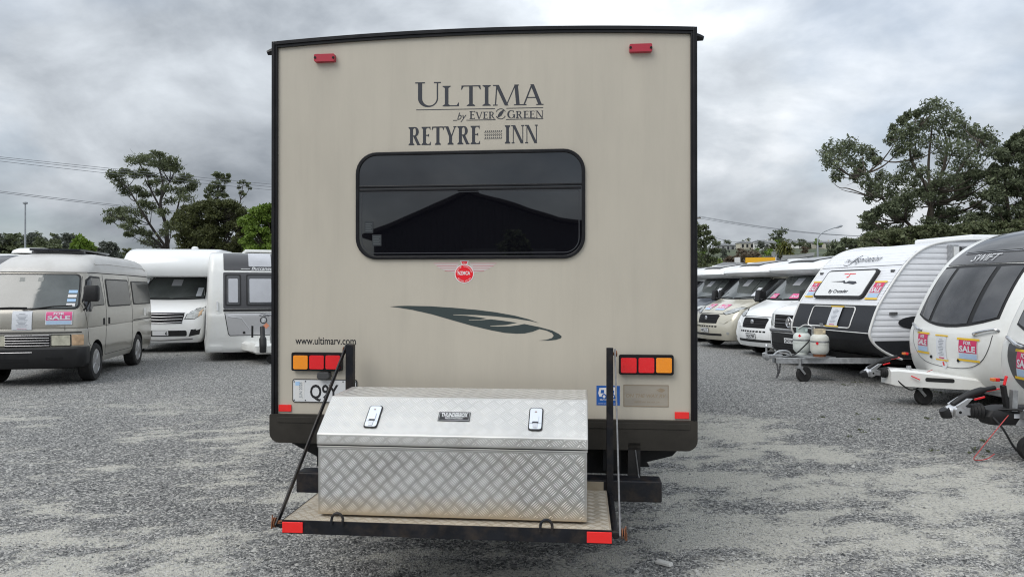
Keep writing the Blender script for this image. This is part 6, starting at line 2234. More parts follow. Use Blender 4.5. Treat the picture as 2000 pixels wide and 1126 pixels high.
# ---- corrugated white and black caravan
def build_corrugated_caravan():
    ang = math.radians(10)
    t = thing('caravan', 'white corrugated caravan with black nose, two gas bottles on its drawbar', 'caravan', (5.72, 13.0, 0), heading(-math.cos(ang), -math.sin(ang)))
    W = 1.15
    base = [(0.46, -0.60, W - 0.02), (0.52, -0.42, W - 0.01), (0.62, -0.22, W), (0.74, -0.07, W), (0.88, 0.0, W), (1.05, -0.04, W), (1.34, -0.16, W), (1.6, -0.33, W), (1.9, -0.55, W), (2.1, -0.72, W), (2.25, -0.90, W), (2.36, -1.12, W), (2.43, -1.40, W), (2.465, -1.75, W), (2.48, -2.2, W)]
    zs = [p[0] for p in base]
    sl = []
    zz = 0.46
    rib = 0.094
    lev = list(np.arange(0.46, 0.80, 0.06))
    k = 0.80
    while k < 2.40:
        for q, dw in ((0.0, 0.0), (0.03, 0.0), (0.042, 0.010), (0.085, 0.010)):
            lev.append((k + q, dw))
        k += rib
    lev += [2.43, 2.455, 2.47, 2.48]
    for it in lev:
        z, dw = it if isinstance(it, tuple) else (it, 0.0)
        x = float(np.interp(z, zs, [p[1] for p in base]))
        w = float(np.interp(z, zs, [p[2] for p in base])) - 0.010 + dw - (0.03 if z > 2.46 else 0) - (0.10 if z > 2.475 else 0)
        sl.append((z, x, -6.0, w, 0.03, 0.06, 0.0))
    shell = zloft(sl, nc=3, nf=4)
    smooth_shell = zloft([(z, x, -6.0, w, 0.03, 0.06, 0.0) for z, x, w in base], nc=3, nf=4)
    b = bvh_of(smooth_shell)
    shell.build('body', M_RIB, t, smooth=20)
    # front sheet: fine horizontal swages over the slope
    def full(z0, z1, hw=W - 0.02):
        return [(-hw, z0), (hw, z0)] + [(hw, z0 + (z1 - z0) * i / 6) for i in range(1, 7)] + [(-hw, z1)] + [(-hw, z1 - (z1 - z0) * i / 6) for i in range(1, 6)]
    fn = caster(b, 'front')
    mb = MB()
    rows = []
    z = 1.36
    while z < 2.40:
        for q, off in ((0.0, 0.004), (0.030, 0.004), (0.036, 0.0075), (0.044, 0.0075)):
            if z + q < 2.42:
                rows.append((z + q, off))
        z += 0.050
    ys = np.linspace(-W + 0.03, W - 0.03, 9)
    for z, off in rows:
        for y in ys:
            mb.v.append(tuple(fn(float(y), z, off + 0.012)))
    for i in range(len(rows) - 1):
        for j in range(8):
            mb.f.append((i * 9 + j, i * 9 + j + 1, (i + 1) * 9 + j + 1, (i + 1) * 9 + j))
    mb.build('front_sheet', M_RIB, t, smooth=20)
    seam(b, 'front', [(-W + 0.04, 2.03), (W - 0.04, 2.03)], 0.005, 'panel_joint', M_GREYSTEEL, t, 0.018)
    patch(b, full(0.90, 1.345), 'front', 'black_band', M_BLACKCHK, t, 0.012, 0.02, 6, 0.12)
    patch(b, full(0.50, 0.885), 'front', 'black_nose', M_BLACKCHK, t, 0.010, 0.02, 6, 0.12)
    seam(b, 'front', [(-W + 0.02, 0.893), (W - 0.02, 0.893)], 0.009, 'white_bead', M_WHITE, t, 0.014)
    seam(b, 'front', [(-W + 0.02, 1.352), (W - 0.02, 1.352)], 0.008, 'white_bead', M_WHITE, t, 0.014)
    # locker hatch with white frame
    seam(b, 'front', rounded(-0.62, 0.62, 0.955, 1.315, 0.06, 4), 0.013, 'hatch_frame', M_WHITE, t, 0.016, True)
    info_sheet(b, 'front', 0.13, 1.14, 0.30, 0.34, t, True, lift=0.022)
    c = fn(-0.16, 0.985, 0.03)
    MB().box(c.x - 0.01, c.x + 0.02, c.y - 0.05, c.y + 0.05, c.z - 0.02, c.z + 0.02).build('hatch_lock', M_CHROME, t, bevel=0.006)
    # framed window cover with print
    wf = patch(b, rounded(-0.73, 0.70, 1.45, 1.955, 0.07, 5), 'front', 'bed_window', M_RUBBER, t, 0.07, 0.02, 5, 0.12)
    patch(b, rounded(-0.69, 0.66, 1.485, 1.925, 0.05, 5), 'front', 'window_cover', M_CARWHITE, wf, 0.08, 0.0, 5, 0.12)
    fw = caster(b, 'front')
    mb = MB()
    put_text(mb, 'By Crusader', -0.02, 1.535, 0.062, fw, 0.085, width=0.56, bold=0.015, centre=True)
    mb.flat([(-0.45, 1.74), (-0.05, 1.725), (0.0, 1.70), (0.10, 1.745), (0.3, 1.735), (0.36, 1.705), (0.28, 1.68), (0.12, 1.70), (0.02, 1.725), (-0.03, 1.755), (-0.10, 1.745)], fw, 0.085)
    mb.build('cover_print', M_GRAPHIC, wf, recalc=False)
    mb = MB()
    for a, z in ((-0.16, 1.868), (0.02, 1.868)):
        mb.flat([(a, z), (a + 0.14, z), (a + 0.14, z + 0.012), (a, z + 0.012)], fw, 0.085)
    mb.flat([(0.0, 1.885), (0.02, 1.885), (0.02, 1.82), (-0.02, 1.80), (-0.05, 1.82), (-0.03, 1.825), (0.0, 1.83)], fw, 0.085)
    mb.build('red_mark', M_STICKRED, wf, recalc=False)
    mb = MB()
    fs = caster(b, 'front')
    put_text(mb, 'The', -0.55, 2.12, 0.065, fs, 0.034, width=0.16, shear=0.5)
    put_text(mb, 'Inspiration', -0.36, 2.11, 0.115, fs, 0.034, width=0.80, shear=0.5)
    sw = curve_pts([(-0.50, 2.075), (-0.38, 2.06), (-0.30, 2.10), (-0.25, 2.20), (-0.20, 2.24)], 5)
    mb.tube([fs(a, z, 0.030) for a, z in sw], 0.005, 5)
    mb.build('name_lettering', M_GRAPHIC, t, recalc=False)
    sale_sign(b, 'front', -0.93, 1.62, 0.22, 0.26, t, lift=0.022)
    sale_sign(b, 'front', 0.90, 1.60, 0.26, 0.27, t, lift=0.022)
    for y in (-1.0, 1.0):
        c = fn(y, 1.93, 0.02)
        MB().box(c.x - 0.01, c.x + 0.025, c.y - 0.04, c.y + 0.04, c.z - 0.022, c.z + 0.022).build('clearance_lamp', M_GREYSTEEL, t, bevel=0.006)
    # white edge trims down both front corners
    for s in (-1, 1):
        pts = [(x + 0.004, s * (W + 0.002), z) for z, x, _ in base]
        pts = curve_pts(pts, 3)
        MB().tube(pts, 0.022, 8).build('edge_trim', M_WHITE, t, smooth=50)
    # left side dress: black lower band, oval motif, lamps
    lowp = [(-0.62, 0.47), (-0.46, 0.52), (-0.25, 0.62), (-0.10, 0.74), (-0.10, 0.77), (-5.9, 0.77), (-5.9, 0.47)]
    for vw_ in ('left', 'right'):
        sgn = 1 if vw_ == 'left' else -1
        MB().prism(lowp, lambda a, z, d: (a, sgn * d, z), W - 0.01, W + 0.006).build('lower_side', M_BLACKCHK, t)
    MB().prism([(a - 0.95, z + 1.07) for a, z in arc_pts(0, 0, 0.42, 0.115, 0, 360, 30)[:-1]], lambda a, z, d: (a, d, z), W + 0.002, W + 0.010).build('oval_motif', M_BLACKCHK, t)
    mo = MB()
    mo.tube([(a - 0.93, W + 0.014, z + 1.05) for a, z in arc_pts(0, 0, 0.20, 0.09, 60, 300, 14)], 0.012, 6)
    mo.build('motif_line', M_WHITE, t, smooth=50)
    MB().box(-0.50, -0.36, W + 0.002, W + 0.03, 1.20, 1.25).build('side_lamp', M_GREYSTEEL, t, bevel=0.006)
    MB().box(-0.98, -0.94, W + 0.002, W + 0.03, 1.20, 1.27).build('side_lamp', M_RUBBER, t, bevel=0.006)
    # awning arm and roll
    MB().box(-1.60, -1.46, W + 0.002, W + 0.10, 2.10, 2.38).build('awning_bracket', M_GALV, t, bevel=0.006)
    aw = MB().tube([(-1.62, W + 0.10, 2.30), (-5.8, W + 0.10, 2.30)], 0.05, 12).build('awning_roll', M_GREYSTEEL, t, smooth=40)
    MB().box(-1.58, -1.50, W + 0.101, W + 0.13, 1.2, 2.34).build('awning_arm', M_CARWHITE, aw)
    # roof hatch
    MB().box(-3.6, -2.3, -0.65, 0.75, 2.482, 2.60).build('roof_hatch', M_CARWHITE, t, bevel=0.04)
    patch(b, rounded(-2.6, -1.7, 1.35, 1.95, 0.06, 3), 'left', 'side_window', M_RUBBER, t, 0.02, 0.02, 4, 0.2)
    for s in (-1, 1):
        add_wheel(t, -3.2, s * 1.05, 0.34, 0.2, 'steel', s)
    # A-frame in galvanised box section
    H = 1.22
    for s in (-1, 1):
        MB().bar((H - 0.18, s * 0.045, 0.36), (-0.55, s * 0.75, 0.40), 0.05, 0.10).build('drawbar_rail', M_GALV, t, bevel=0.004)
    MB().bar((0.22, -0.36, 0.375), (0.22, 0.36, 0.375), 0.05, 0.09).build('drawbar_cross', M_GALV, t)
    MB().box(-5.8, -0.5, -0.8, 0.8, 0.34, 0.46).build('chassis', M_CHASSIS, t)
    cp = MB().box(H - 0.32, H - 0.02, -0.04, 0.04, 0.40, 0.47).build('coupling_head', M_GALV, t, bevel=0.012)
    MB().tube([(H - 0.06, 0, 0.40), (H + 0.0, 0, 0.44), (H + 0.02, 0, 0.50)], [0.05, 0.06, 0.04], 12).build('ball_socket', M_GALV, cp, smooth=40)
    MB().tube([(H - 0.02, 0, 0.50), (H - 0.02, 0, 0.60)], 0.018, 8).build('coupling_pin', M_GALV, cp, smooth=40)
    MB().lathe([(0.0, 0.66), (0.025, 0.65), (0.035, 0.62), (0.02, 0.60)], (H - 0.02, 0, 0), 'z', 12).build('pin_knob', M_ALU, cp, smooth=40)
    MB().tube(curve_pts([(H - 0.15, 0.02, 0.46), (H - 0.25, 0.03, 0.53), (H - 0.42, 0.04, 0.52), (H - 0.48, 0.05, 0.44)], 5), 0.018, 8).build('hand_brake', M_GALV, cp, smooth=40)
    ch = MB()
    pts = curve_pts([(H - 0.18, 0.06, 0.33), (H - 0.20, 0.08, 0.18), (H - 0.16, 0.09, 0.06), (H - 0.22, 0.08, 0.16), (H - 0.25, 0.07, 0.32)], 6)
    for i in range(0, len(pts) - 1):
        a, b2 = Vector(pts[i]), Vector(pts[i + 1])
        ch.bar(a, b2, 0.03 if i % 2 else 0.012, 0.012 if i % 2 else 0.03, (0, 1, 0))
    ch.build('safety_chain', M_GREYSTEEL, t)
    jockey_wheel(t, 0.70, 0.25, 0.42, 0.14)
    # bottle rack post
    MB().bar((0.36, 0.12, 0.42), (0.36, 0.12, 0.98), 0.05, 0.03, (0, 1, 0)).build('bottle_rack_post', M_GALV, t)
    MB().box(0.12, 0.62, -0.32, 0.42, 0.421, 0.445).build('bottle_tray', M_GALV, t)
    p = curve_pts([(0.50, -0.12, 0.92), (0.44, -0.02, 0.99), (0.38, 0.10, 0.97), (0.30, 0.16, 0.88)], 5)
    MB().tube(p, 0.010, 6).build('gas_hose', M_WHITE, t, smooth=50)
    p = curve_pts([(0.62, -0.30, 0.48), (0.66, 0.0, 0.46), (0.52, 0.10, 0.62), (0.40, 0.16, 0.78)], 5)
    MB().tube(p, 0.012, 6).build('black_hose', M_RUBBER, t, smooth=50)
    return t


crus = build_corrugated_caravan()


def gas_bottle(label, lx, ly, mat, collar, strap):
    mw = Matrix.Translation(crus.location) @ Matrix.Rotation(crus.rotation_euler.z, 4, 'Z')
    p = mw @ Vector((lx, ly, 0.446))
    t = thing('gas_bottle', label, 'gas bottle', p, crus.rotation_euler.z + 0.4)
    MB().lathe([(0.10, 0.0), (0.105, 0.03), (0.10, 0.05)], (0, 0, 0), 'z', 24).build('foot_ring', M_RUST if strap else mat, t, smooth=40)
    body = MB().lathe([(0.06, 0.035), (0.12, 0.05), (0.152, 0.09), (0.156, 0.14), (0.156, 0.30), (0.148, 0.345), (0.115, 0.385), (0.06, 0.405), (0.0, 0.41)], (0, 0, 0), 'z', 30).build('cylinder', mat, t, smooth=40)
    seamb = MB().lathe([(0.1575, 0.215), (0.159, 0.22), (0.1575, 0.225)], (0, 0, 0), 'z', 30)
    seamb.build('weld_seam', mat, t, smooth=40)
    mb = MB()
    for k in range(16):
        a0, a1 = 2 * math.pi * k / 16, 2 * math.pi * (k + 1) / 16
        z0 = 0.39
        z1 = 0.49 if k not in (3, 4, 11, 12) else 0.42
        q = lambda a, z, r: (r * math.cos(a), r * math.sin(a), z)
        mb.add([q(a0, z0, 0.095), q(a1, z0, 0.095), q(a1, z1, 0.10), q(a0, z1, 0.10)], [(0, 1, 2, 3)])
        if z1 < 0.45:
            mb.add([q(a0, 0.47, 0.0985), q(a1, 0.47, 0.0985), q(a1, 0.49, 0.10), q(a0, 0.49, 0.10)], [(0, 1, 2, 3)])
    mb.build('collar', collar, t, smooth=40)
    v = MB()
    v.lathe([(0.025, 0.40), (0.025, 0.45), (0.03, 0.46), (0.0, 0.47)], (0, 0, 0), 'z', 10)
    v.tube([(0, 0, 0.44), (0.06, 0.02, 0.44)], 0.014, 8)
    v.build('valve', M_GALV, t, smooth=40)
    MB().lathe([(0.159, 0.255), (0.161, 0.255), (0.161, 0.28), (0.159, 0.28)], (0, 0, 0), 'z', 30).build('strap', M_GALV, t, smooth=40)
    a = 0.35
    d = MB()
    c = Vector((0.163 * math.cos(a), 0.163 * math.sin(a), 0.24 if strap else 0.34))
    if not strap:
        c = Vector((0.152 * math.cos(a), 0.152 * math.sin(a), 0.345))
    r = Vector((-math.sin(a), math.cos(a), 0))
    u = Vector((0, 0, 1))
    d.add([c + r * 0.028, c + u * 0.028, c - r * 0.028, c - u * 0.028], [(0, 1, 2, 3)])
    d.build('hazard_diamond', M_STICKRED, t)


gas_bottle('pale green gas bottle with grey collar on the drawbar', 0.40, -0.17, material('bottle_green', (0.66, 0.70, 0.67), 0.4, vary=0.08, vscale=8, dirt=(0.4, 0.38, 0.3), dirt_amt=0.3), material('bottle_collar_green', (0.44, 0.52, 0.50), 0.5), False)
gas_bottle('white gas bottle with rusty cream collar on the drawbar', 0.34, 0.28, material('bottle_white', (0.66, 0.67, 0.62), 0.4, vary=0.08, vscale=8, dirt=(0.42, 0.36, 0.25), dirt_amt=0.4), material('bottle_collar_cream', (0.58, 0.50, 0.36), 0.55, vary=0.2, vscale=20), True)
# ------------------------------------------------------------------ the hill behind the yard
def hill_z(x, y):
    y = np.asarray(y, float)
    x = np.asarray(x, float)
    up = smooth01((y - 105) / 430.0)
    return up * (30.5 + 9 * (fbm(x / 140.0 + 8, y / 140.0 + 2, 3) - 0.5)) - 0.25 * smooth01((130 - y) / 20)


def build_hill():
    xs = np.linspace(-620, 760, 110)
    ys = np.concatenate([np.linspace(100, 560, 60), np.linspace(600, 900, 6)])
    X, Y = np.meshgrid(xs, ys)
    Z = hill_z(X, Y) + (fbm(X / 9, Y / 9, 3) - 0.5) * 1.2 * smooth01((Y - 130) / 60)
    mb = MB()
    mb.v = [tuple(p) for p in np.stack([X, Y, Z], -1).reshape(-1, 3).tolist()]
    nx = len(xs)
    for j in range(len(ys) - 1):
        for i in range(nx - 1):
            k = j * nx + i
            mb.f.append((k, k + 1, k + nx + 1, k + nx))
    m = material('hillside_scrub', (0.060, 0.075, 0.040), 0.95, vary=0.5, vscale=0.06, dirt=(0.16, 0.15, 0.10), dirt_amt=0.5, dscale=0.03, bump=0.6, bscale=0.5)
    o = mb.build('hill', m, None, smooth=60)
    tag(o, 'low scrubby hill rising behind the yard', None, None, 'structure')


build_hill()


# ------------------------------------------------------------------ foliage
def leaf_material(name, lo, hi, trans=0.3):
    m = bpy.data.materials.new(name)
    m.use_nodes = True
    N, L = m.node_tree.nodes, m.node_tree.links
    p = N['Principled BSDF']
    out = N['Material Output']
    p.inputs['Roughness'].default_value = 0.55
    p.inputs['Specular IOR Level'].default_value = 0.35
    at = N.new('ShaderNodeAttribute')
    at.attribute_name = 'tone'
    mx = N.new('ShaderNodeMix')
    mx.data_type = 'RGBA'
    mx.inputs[6].default_value = (*lo, 1)
    mx.inputs[7].default_value = (*hi, 1)
    L.new(at.outputs['Fac'], mx.inputs[0])
    L.new(mx.outputs[2], p.inputs['Base Color'])
    tr = N.new('ShaderNodeBsdfTranslucent')
    L.new(mx.outputs[2], tr.inputs['Color'])
    ms = N.new('ShaderNodeMixShader')
    ms.inputs[0].default_value = trans
    L.new(p.outputs[0], ms.inputs[1])
    L.new(tr.outputs[0], ms.inputs[2])
    L.new(ms.outputs[0], out.inputs[0])
    return m


def leaf_cloud(clumps, per, size, rng, droop=0.0, long=1.8, tone_bias=None, upface=0.35, spread=0.42):
    """clumps (centre, (rx, ry, rz)) -> vertex and tone arrays of many small leaf quads"""
    vs, tones = [], []
    for c, r in clumps:
        n = max(6, int(per * rng.uniform(0.75, 1.25)))
        d = rng.normal(size=(n, 3))
        d /= np.linalg.norm(d, axis=1)[:, None] + 1e-9
        rad = rng.random(n) ** 0.42
        # twigs: gather leaves in little bunches
        k = max(3, n // 7)
        bd = rng.normal(size=(k, 3))
        bd /= np.linalg.norm(bd, axis=1)[:, None] + 1e-9
        bunch = bd * (rng.random(k) ** 0.45)[:, None]
        pick = rng.integers(0, k, n)
        pos = spread * d * rad[:, None] + 0.90 * bunch[pick]
        pos = pos * np.array(r)[None] + np.array(c)[None]
        s = size * np.exp(rng.normal(0, 0.3, n))
        a = rng.normal(size=(n, 3))
        a[:, 2] -= droop * 2
        a /= np.linalg.norm(a, axis=1)[:, None] + 1e-9
        up = rng.normal(size=(n, 3)) * (1 - upface) + np.array([0, 0, 1.2 * upface])[None]
        b = np.cross(a, up)
        b /= np.linalg.norm(b, axis=1)[:, None] + 1e-9
        h = a * (s * long * 0.5)[:, None]
        w = b * (s * 0.5)[:, None]
        q = np.stack([pos - h, pos + w * 0.9, pos + h, pos - w], 1)
        vs.append(q.reshape(-1, 3))
        bt = rng.random(k)
        t = np.clip(0.45 * bt[pick] + 0.55 * rng.random(n) + (tone_bias or 0), 0, 1)
        tones.append(np.repeat(t, 4))
    return np.concatenate(vs), np.concatenate(tones)


def leaf_mesh(name, vs, tones, mat):
    n = len(vs) // 4
    me = bpy.data.meshes.new(name)
    me.vertices.add(len(vs))
    me.vertices.foreach_set('co', vs.astype(np.float32).ravel())
    me.loops.add(n * 4)
    me.loops.foreach_set('vertex_index', np.arange(n * 4, dtype=np.int32))
    me.polygons.add(n)
    me.polygons.foreach_set('loop_start', (np.arange(n) * 4).astype(np.int32))
    me.update(calc_edges=True)
    at = me.attributes.new('tone', 'FLOAT', 'POINT')
    at.data.foreach_set('value', tones.astype(np.float32))
    me.materials.append(mat)
    return me


M_BARK = material('grey_brown_bark', (0.085, 0.070, 0.055), 0.9, vary=0.35, vscale=3, bump=0.5, bscale=12)
M_BARKDARK = material('dark_bark', (0.040, 0.034, 0.030), 0.9, vary=0.35, vscale=3)
L_ACACIA = leaf_material('acacia_leaf', (0.055, 0.072, 0.034), (0.215, 0.245, 0.13))
L_OLIVE = leaf_material('dense_olive_leaf', (0.036, 0.046, 0.017), (0.15, 0.165, 0.06))
L_LIGHT = leaf_material('bright_green_leaf', (0.070, 0.130, 0.016), (0.26, 0.37, 0.065))
L_DARK = leaf_material('evergreen_leaf', (0.034, 0.048, 0.027), (0.235, 0.27, 0.155))
L_GREY = leaf_material('grey_green_leaf', (0.065, 0.078, 0.062), (0.18, 0.195, 0.16))
L_RED = leaf_material('russet_leaf', (0.065, 0.048, 0.032), (0.19, 0.145, 0.1))
L_SHRUB = leaf_material('shrub_leaf', (0.045, 0.065, 0.026), (0.21, 0.23, 0.12))
L_PALM = leaf_material('cabbage_tree_leaf', (0.070, 0.090, 0.018), (0.230, 0.225, 0.065))


def limb(mb, pts, r0, r1, n=7):
    p = curve_pts([tuple(q) for q in pts], 4)
    k = len(p)
    mb.tube(p, [r0 + (r1 - r0) * i / (k - 1) for i in range(k)], n)


def tree(name, label, depth, clumps, per, size, mat, trunk, bark, seed, group=None, deep=0.5, base_z=0.0, twigs=True, **kw):
    """clumps (px, py, rx, ry) in photograph pixels at the tree's own distance; trunk = list of polylines ((px, py), ...) with two radii"""
    rng = np.random.default_rng(seed)
    k = depth / FPX
    xs = [c[0] for c in clumps]
    wid = (max(xs) - min(xs)) * k
    base = at_depth(sum(xs) / len(xs), HOR, depth)
    if trunk:
        base = at_depth(trunk[0][0][0][0], HOR, depth)
    t = thing(name, label, 'tree', (base.x, base.y, base_z), 0.0, group)
    org = Vector((base.x, base.y, base_z))
    cl = []
    cen = []
    for (px, py, rx, ry) in clumps:
        dy = rng.uniform(-1, 1) * wid * 0.5 * deep
        p = at_depth(px, py, depth + dy) - org
        cen.append(p)
        cl.append(((p.x, p.y, p.z), (rx * k, (rx + ry) / 2 * k, ry * k)))
    vs, tn = leaf_cloud(cl, per, size, rng, **kw)
    o = bpy.data.objects.new('crown', leaf_mesh('crown', vs, tn, mat))
    COL.objects.link(o)
    o.parent = t
    mb = MB()
    nodes = []
    for line, r0, r1 in trunk:
        pts = []
        for i, (px, py) in enumerate(line):
            p = at_depth(px, py, depth) - org
            p.y += (rng.uniform(-1, 1) * wid * 0.08) if i else 0
            pts.append(p)
            if i and r0 > 0.05:
                nodes.append(p)
        if pts[0].z < 1.0 and line is trunk[0][0]:
            pts[0].z = 0.0
        limb(mb, pts, r0, r1, 8)
    if nodes:
        for c in cen:
            # a branch from the nearest lower node of the limbs out to the clump, with a few twigs
            cand = sorted(nodes, key=lambda q: (q - c).length + (3.0 if q.z > c.z else 0))
            a = cand[0]
            mid = (a + c) / 2 + Vector((0, 0, -0.10 * (c - a).length))
            rr = max(0.012, min(0.07, 0.018 * (c - a).length + 0.01))
            limb(mb, [a, mid, c], rr, 0.012, 5)
            if twigs:
                for q in range(4):
                    e = c + Vector(rng.normal(size=3)) * (cl[cen.index(c)][1][0] * 0.55)
                    mb.tube([mid * 0.3 + c * 0.7, e], 0.010, 4, 0.005)
    if mb.v:
        mb.build('trunk', bark, t, smooth=50, recalc=False)
    return t


def crop(lst, sx, ox, oy, rs=1.0):
    return [(ox + a / sx, oy + b / sx, c / sx * rs, d / sx * rs) for a, b, c, d in lst]


# the airy acacia on the left
AC = crop([(970, 180, 75, 30), (930, 195, 55, 30), (1020, 178, 45, 26), (1100, 150, 48, 26), (1085, 215, 60, 26), (1140, 205, 50, 30), (1195, 195, 50, 30), (1225, 240, 42, 30), (1160, 245, 45, 22), (870, 268, 34, 20), (790, 290, 42, 28), (835, 325, 50, 32), (850, 365, 45, 25), (950, 290, 45, 24),
           (995, 265, 34, 20), (1050, 290, 36, 20), (880, 410, 42, 26), (955, 395, 48, 26), (1010, 430, 40, 24), (1060, 350, 45, 26), (1130, 325, 55, 26), (1200, 385, 60, 30), (1250, 330, 45, 24), (1290, 305, 48, 26), (1350, 350, 44, 26), (1330, 385, 38, 20), (1260, 405, 40, 25), (1120, 410, 40, 24), (1180, 470, 45, 26), (1300, 450, 55, 28),
           (1060, 510, 50, 30), (1000, 490, 40, 24), (1130, 550, 40, 25), (770, 560, 42, 30), (840, 545, 48, 30), (910, 540, 50, 30), (980, 560, 50, 28), (760, 605, 34, 22), (860, 590, 48, 24), (930, 610, 46, 24), (880, 650, 40, 20), (960, 680, 48, 24), (900, 705, 30, 16), (1030, 700, 45, 24), (1020, 750, 55, 30), (1090, 765, 50, 30), (1140, 690, 40, 30), (1200, 640, 45, 30)], 3.571, 0, 260, 1.30)
Z2 = lambda X, Y: (X / 3.571, 260 + Y / 3.571)
tree('acacia_tree', 'tall airy acacia with flat foliage pads, standing behind the white motorhome', 46, AC, 400, 0.06, L_ACACIA,
     [([Z2(1165, 1100), Z2(1160, 800), Z2(1150, 640), Z2(1130, 500), Z2(1120, 350), Z2(1100, 180)], 0.17, 0.03),
      ([Z2(1160, 800), Z2(1060, 640), Z2(960, 480), Z2(900, 380), Z2(830, 330)], 0.09, 0.02), ([Z2(1155, 700), Z2(1230, 560), Z2(1270, 440), Z2(1320, 360)], 0.08, 0.02),
      ([Z2(1140, 560), Z2(1060, 400), Z2(1000, 290), Z2(950, 200)], 0.07, 0.02), ([Z2(1130, 450), Z2(1190, 340), Z2(1215, 230)], 0.06, 0.02), ([Z2(1120, 780), Z2(1000, 690), Z2(880, 610), Z2(780, 580)], 0.07, 0.02)], M_BARKDARK, 11, deep=0.7, long=2.6, upface=0.5)

rg = np.random.default_rng(5)


def blob_fill(x0, x1, top, bot, n, r, rng, fall=0.0):
    """clump list filling the area under a skyline given as [(px, py)]"""
    out = []
    tx = [p[0] for p in top]
    ty = [p[1] for p in top]
    for i in range(n):
        px = rng.uniform(x0, x1)
        t = float(np.interp(px, tx, ty))
        py = t + r * 0.7 + (bot - t - r * 0.7) * rng.random() ** (1.0 + fall)
        rr = r * rng.uniform(0.7, 1.25)
        out.append((px, py, rr * 1.15, rr * 0.75))
    # make sure the skyline itself is set with clumps
    for i in range(int((x1 - x0) / (r * 0.9))):
        px = x0 + (i + 0.5) * r * 0.9
        if px > x1:
            break
        rr = r * rng.uniform(0.55, 0.9)
        out.append((px, float(np.interp(px, tx, ty)) + rr * 0.8 + rng.uniform(0, r * 0.4), rr, rr * 0.75))
    return out


tree('dense_tree', 'dense dark olive tree rising above the caravan with the silver locker', 42, blob_fill(346, 492, [(346, 415), (365, 396), (392, 390), (420, 384), (450, 388), (470, 402), (492, 428)], 500, 150, 13, rg), 420, 0.066, L_OLIVE,
     [([(425, 620), (424, 500), (422, 430)], 0.28, 0.08)], M_BARKDARK, 12, deep=0.55, long=1.7)
tree('upright_tree', 'thin upright tree top rising out of the dense olive tree', 47, [(432, 345, 9, 8), (424, 342, 8, 7), (441, 352, 8, 7), (428, 357, 9, 7), (418, 363, 10, 8), (434, 368, 9, 7), (410, 371, 9, 6), (424, 378, 12, 8), (408, 384, 9, 6), (440, 380, 8, 6), (418, 392, 12, 8), (447, 343, 5, 5)], 130, 0.10, L_ACACIA,
     [([(428, 640), (426, 450), (425, 390), (428, 350)], 0.12, 0.03)], M_BARKDARK, 13, deep=0.5)
tree('sapling', 'thin sparse sapling with a small tufted top beside the bright green tree', 47, [(468, 357, 6, 4), (476, 355, 6, 4), (484, 358, 6, 4), (488, 367, 4, 3), (470, 375, 7, 4), (477, 380, 6, 3), (466, 366, 4, 3), (482, 362, 4, 3)], 60, 0.085, L_ACACIA,
     [([(463, 640), (465, 430), (470, 390), (474, 362)], 0.06, 0.02)], M_BARKDARK, 14, deep=0.5)
tree('bright_tree', 'bright green leafy tree at the caravan edge, beside the dense olive tree', 39, blob_fill(478, 590, [(478, 425), (490, 408), (505, 398), (520, 394), (540, 388), (590, 392)], 500, 70, 13, rg), 420, 0.08, L_LIGHT,
     [([(540, 640), (538, 500), (535, 420)], 0.2, 0.06)], M_BARK, 15, deep=0.6)
tree('leafy_tree', 'small dark leafy tree top showing over the grey van roof', 34, [(158, 466, 8, 6), (150, 474, 10, 7), (163, 476, 10, 8), (172, 480, 9, 7), (146, 484, 9, 7), (158, 486, 13, 8), (178, 488, 11, 7), (170, 494, 16, 9), (150, 496, 14, 9)], 150, 0.14, L_LIGHT,
     [([(162, 680), (161, 500), (160, 470)], 0.09, 0.03)], M_BARK, 16, deep=0.7)
tree('grey_tree', 'soft grey green tree between the van roof and the white overcab', 75, blob_fill(188, 234, [(188, 484), (198, 472), (212, 469), (224, 474), (234, 488)], 520, 26, 8, rg), 170, 0.15, L_GREY,
     [([(211, 600), (211, 500), (211, 480)], 0.2, 0.06)], M_BARK, 17, deep=0.6)

# the big dark trees on the right
BT = []
for (px, py, r) in ((1612, 300, 16), (1625, 288, 18), (1645, 292, 18), (1663, 284, 17), (1682, 294, 16), (1700, 302, 15), (1712, 314, 10), (1622, 316, 18), (1640, 328, 18), (1634, 345, 12), (1660, 312, 18), (1678, 326, 14), (1668, 344, 12), (1690, 352, 15), (1706, 364, 16), (1724, 344, 15), (1742, 352, 15), (1722, 368, 16), (1700, 384, 15), (1740, 378, 18),
                    (1762, 236, 9), (1772, 226, 9), (1792, 222, 9), (1812, 212, 15), (1830, 206, 15), (1848, 220, 17), (1868, 228, 17), (1880, 246, 17), (1745, 252, 10), (1758, 264, 16), (1740, 272, 12), (1776, 256, 18), (1796, 244, 18), (1812, 240, 18), (1834, 242, 20), (1856, 258, 20), (1790, 272, 20), (1768, 284, 16), (1814, 272, 20), (1838, 284, 20), (1864, 288, 20), (1756, 296, 12), (1886, 270, 18), (1900, 256, 15), (1912, 268, 16), (1926, 262, 15), (1940, 274, 16),
                    (1894, 294, 20), (1918, 292, 20), (1940, 296, 16), (1790, 302, 14), (1842, 312, 17), (1876, 318, 20), (1906, 320, 20), (1772, 322, 15), (1764, 344, 18), (1782, 356, 18), (1800, 336, 12), (1832, 346, 16), (1860, 346, 20), (1890, 348, 20), (1810, 372, 18), (1836, 378, 20), (1866, 380, 20), (1768, 378, 18), (1748, 398, 18), (1786, 396, 20)):
    BT.append((px, py, r * 1.1, r * 1.05))
BT += blob_fill(1690, 1960, [(1690, 412), (1720, 396), (1760, 380), (1820, 350), (1900, 330), (1960, 330)], 490, 80, 14, rg)
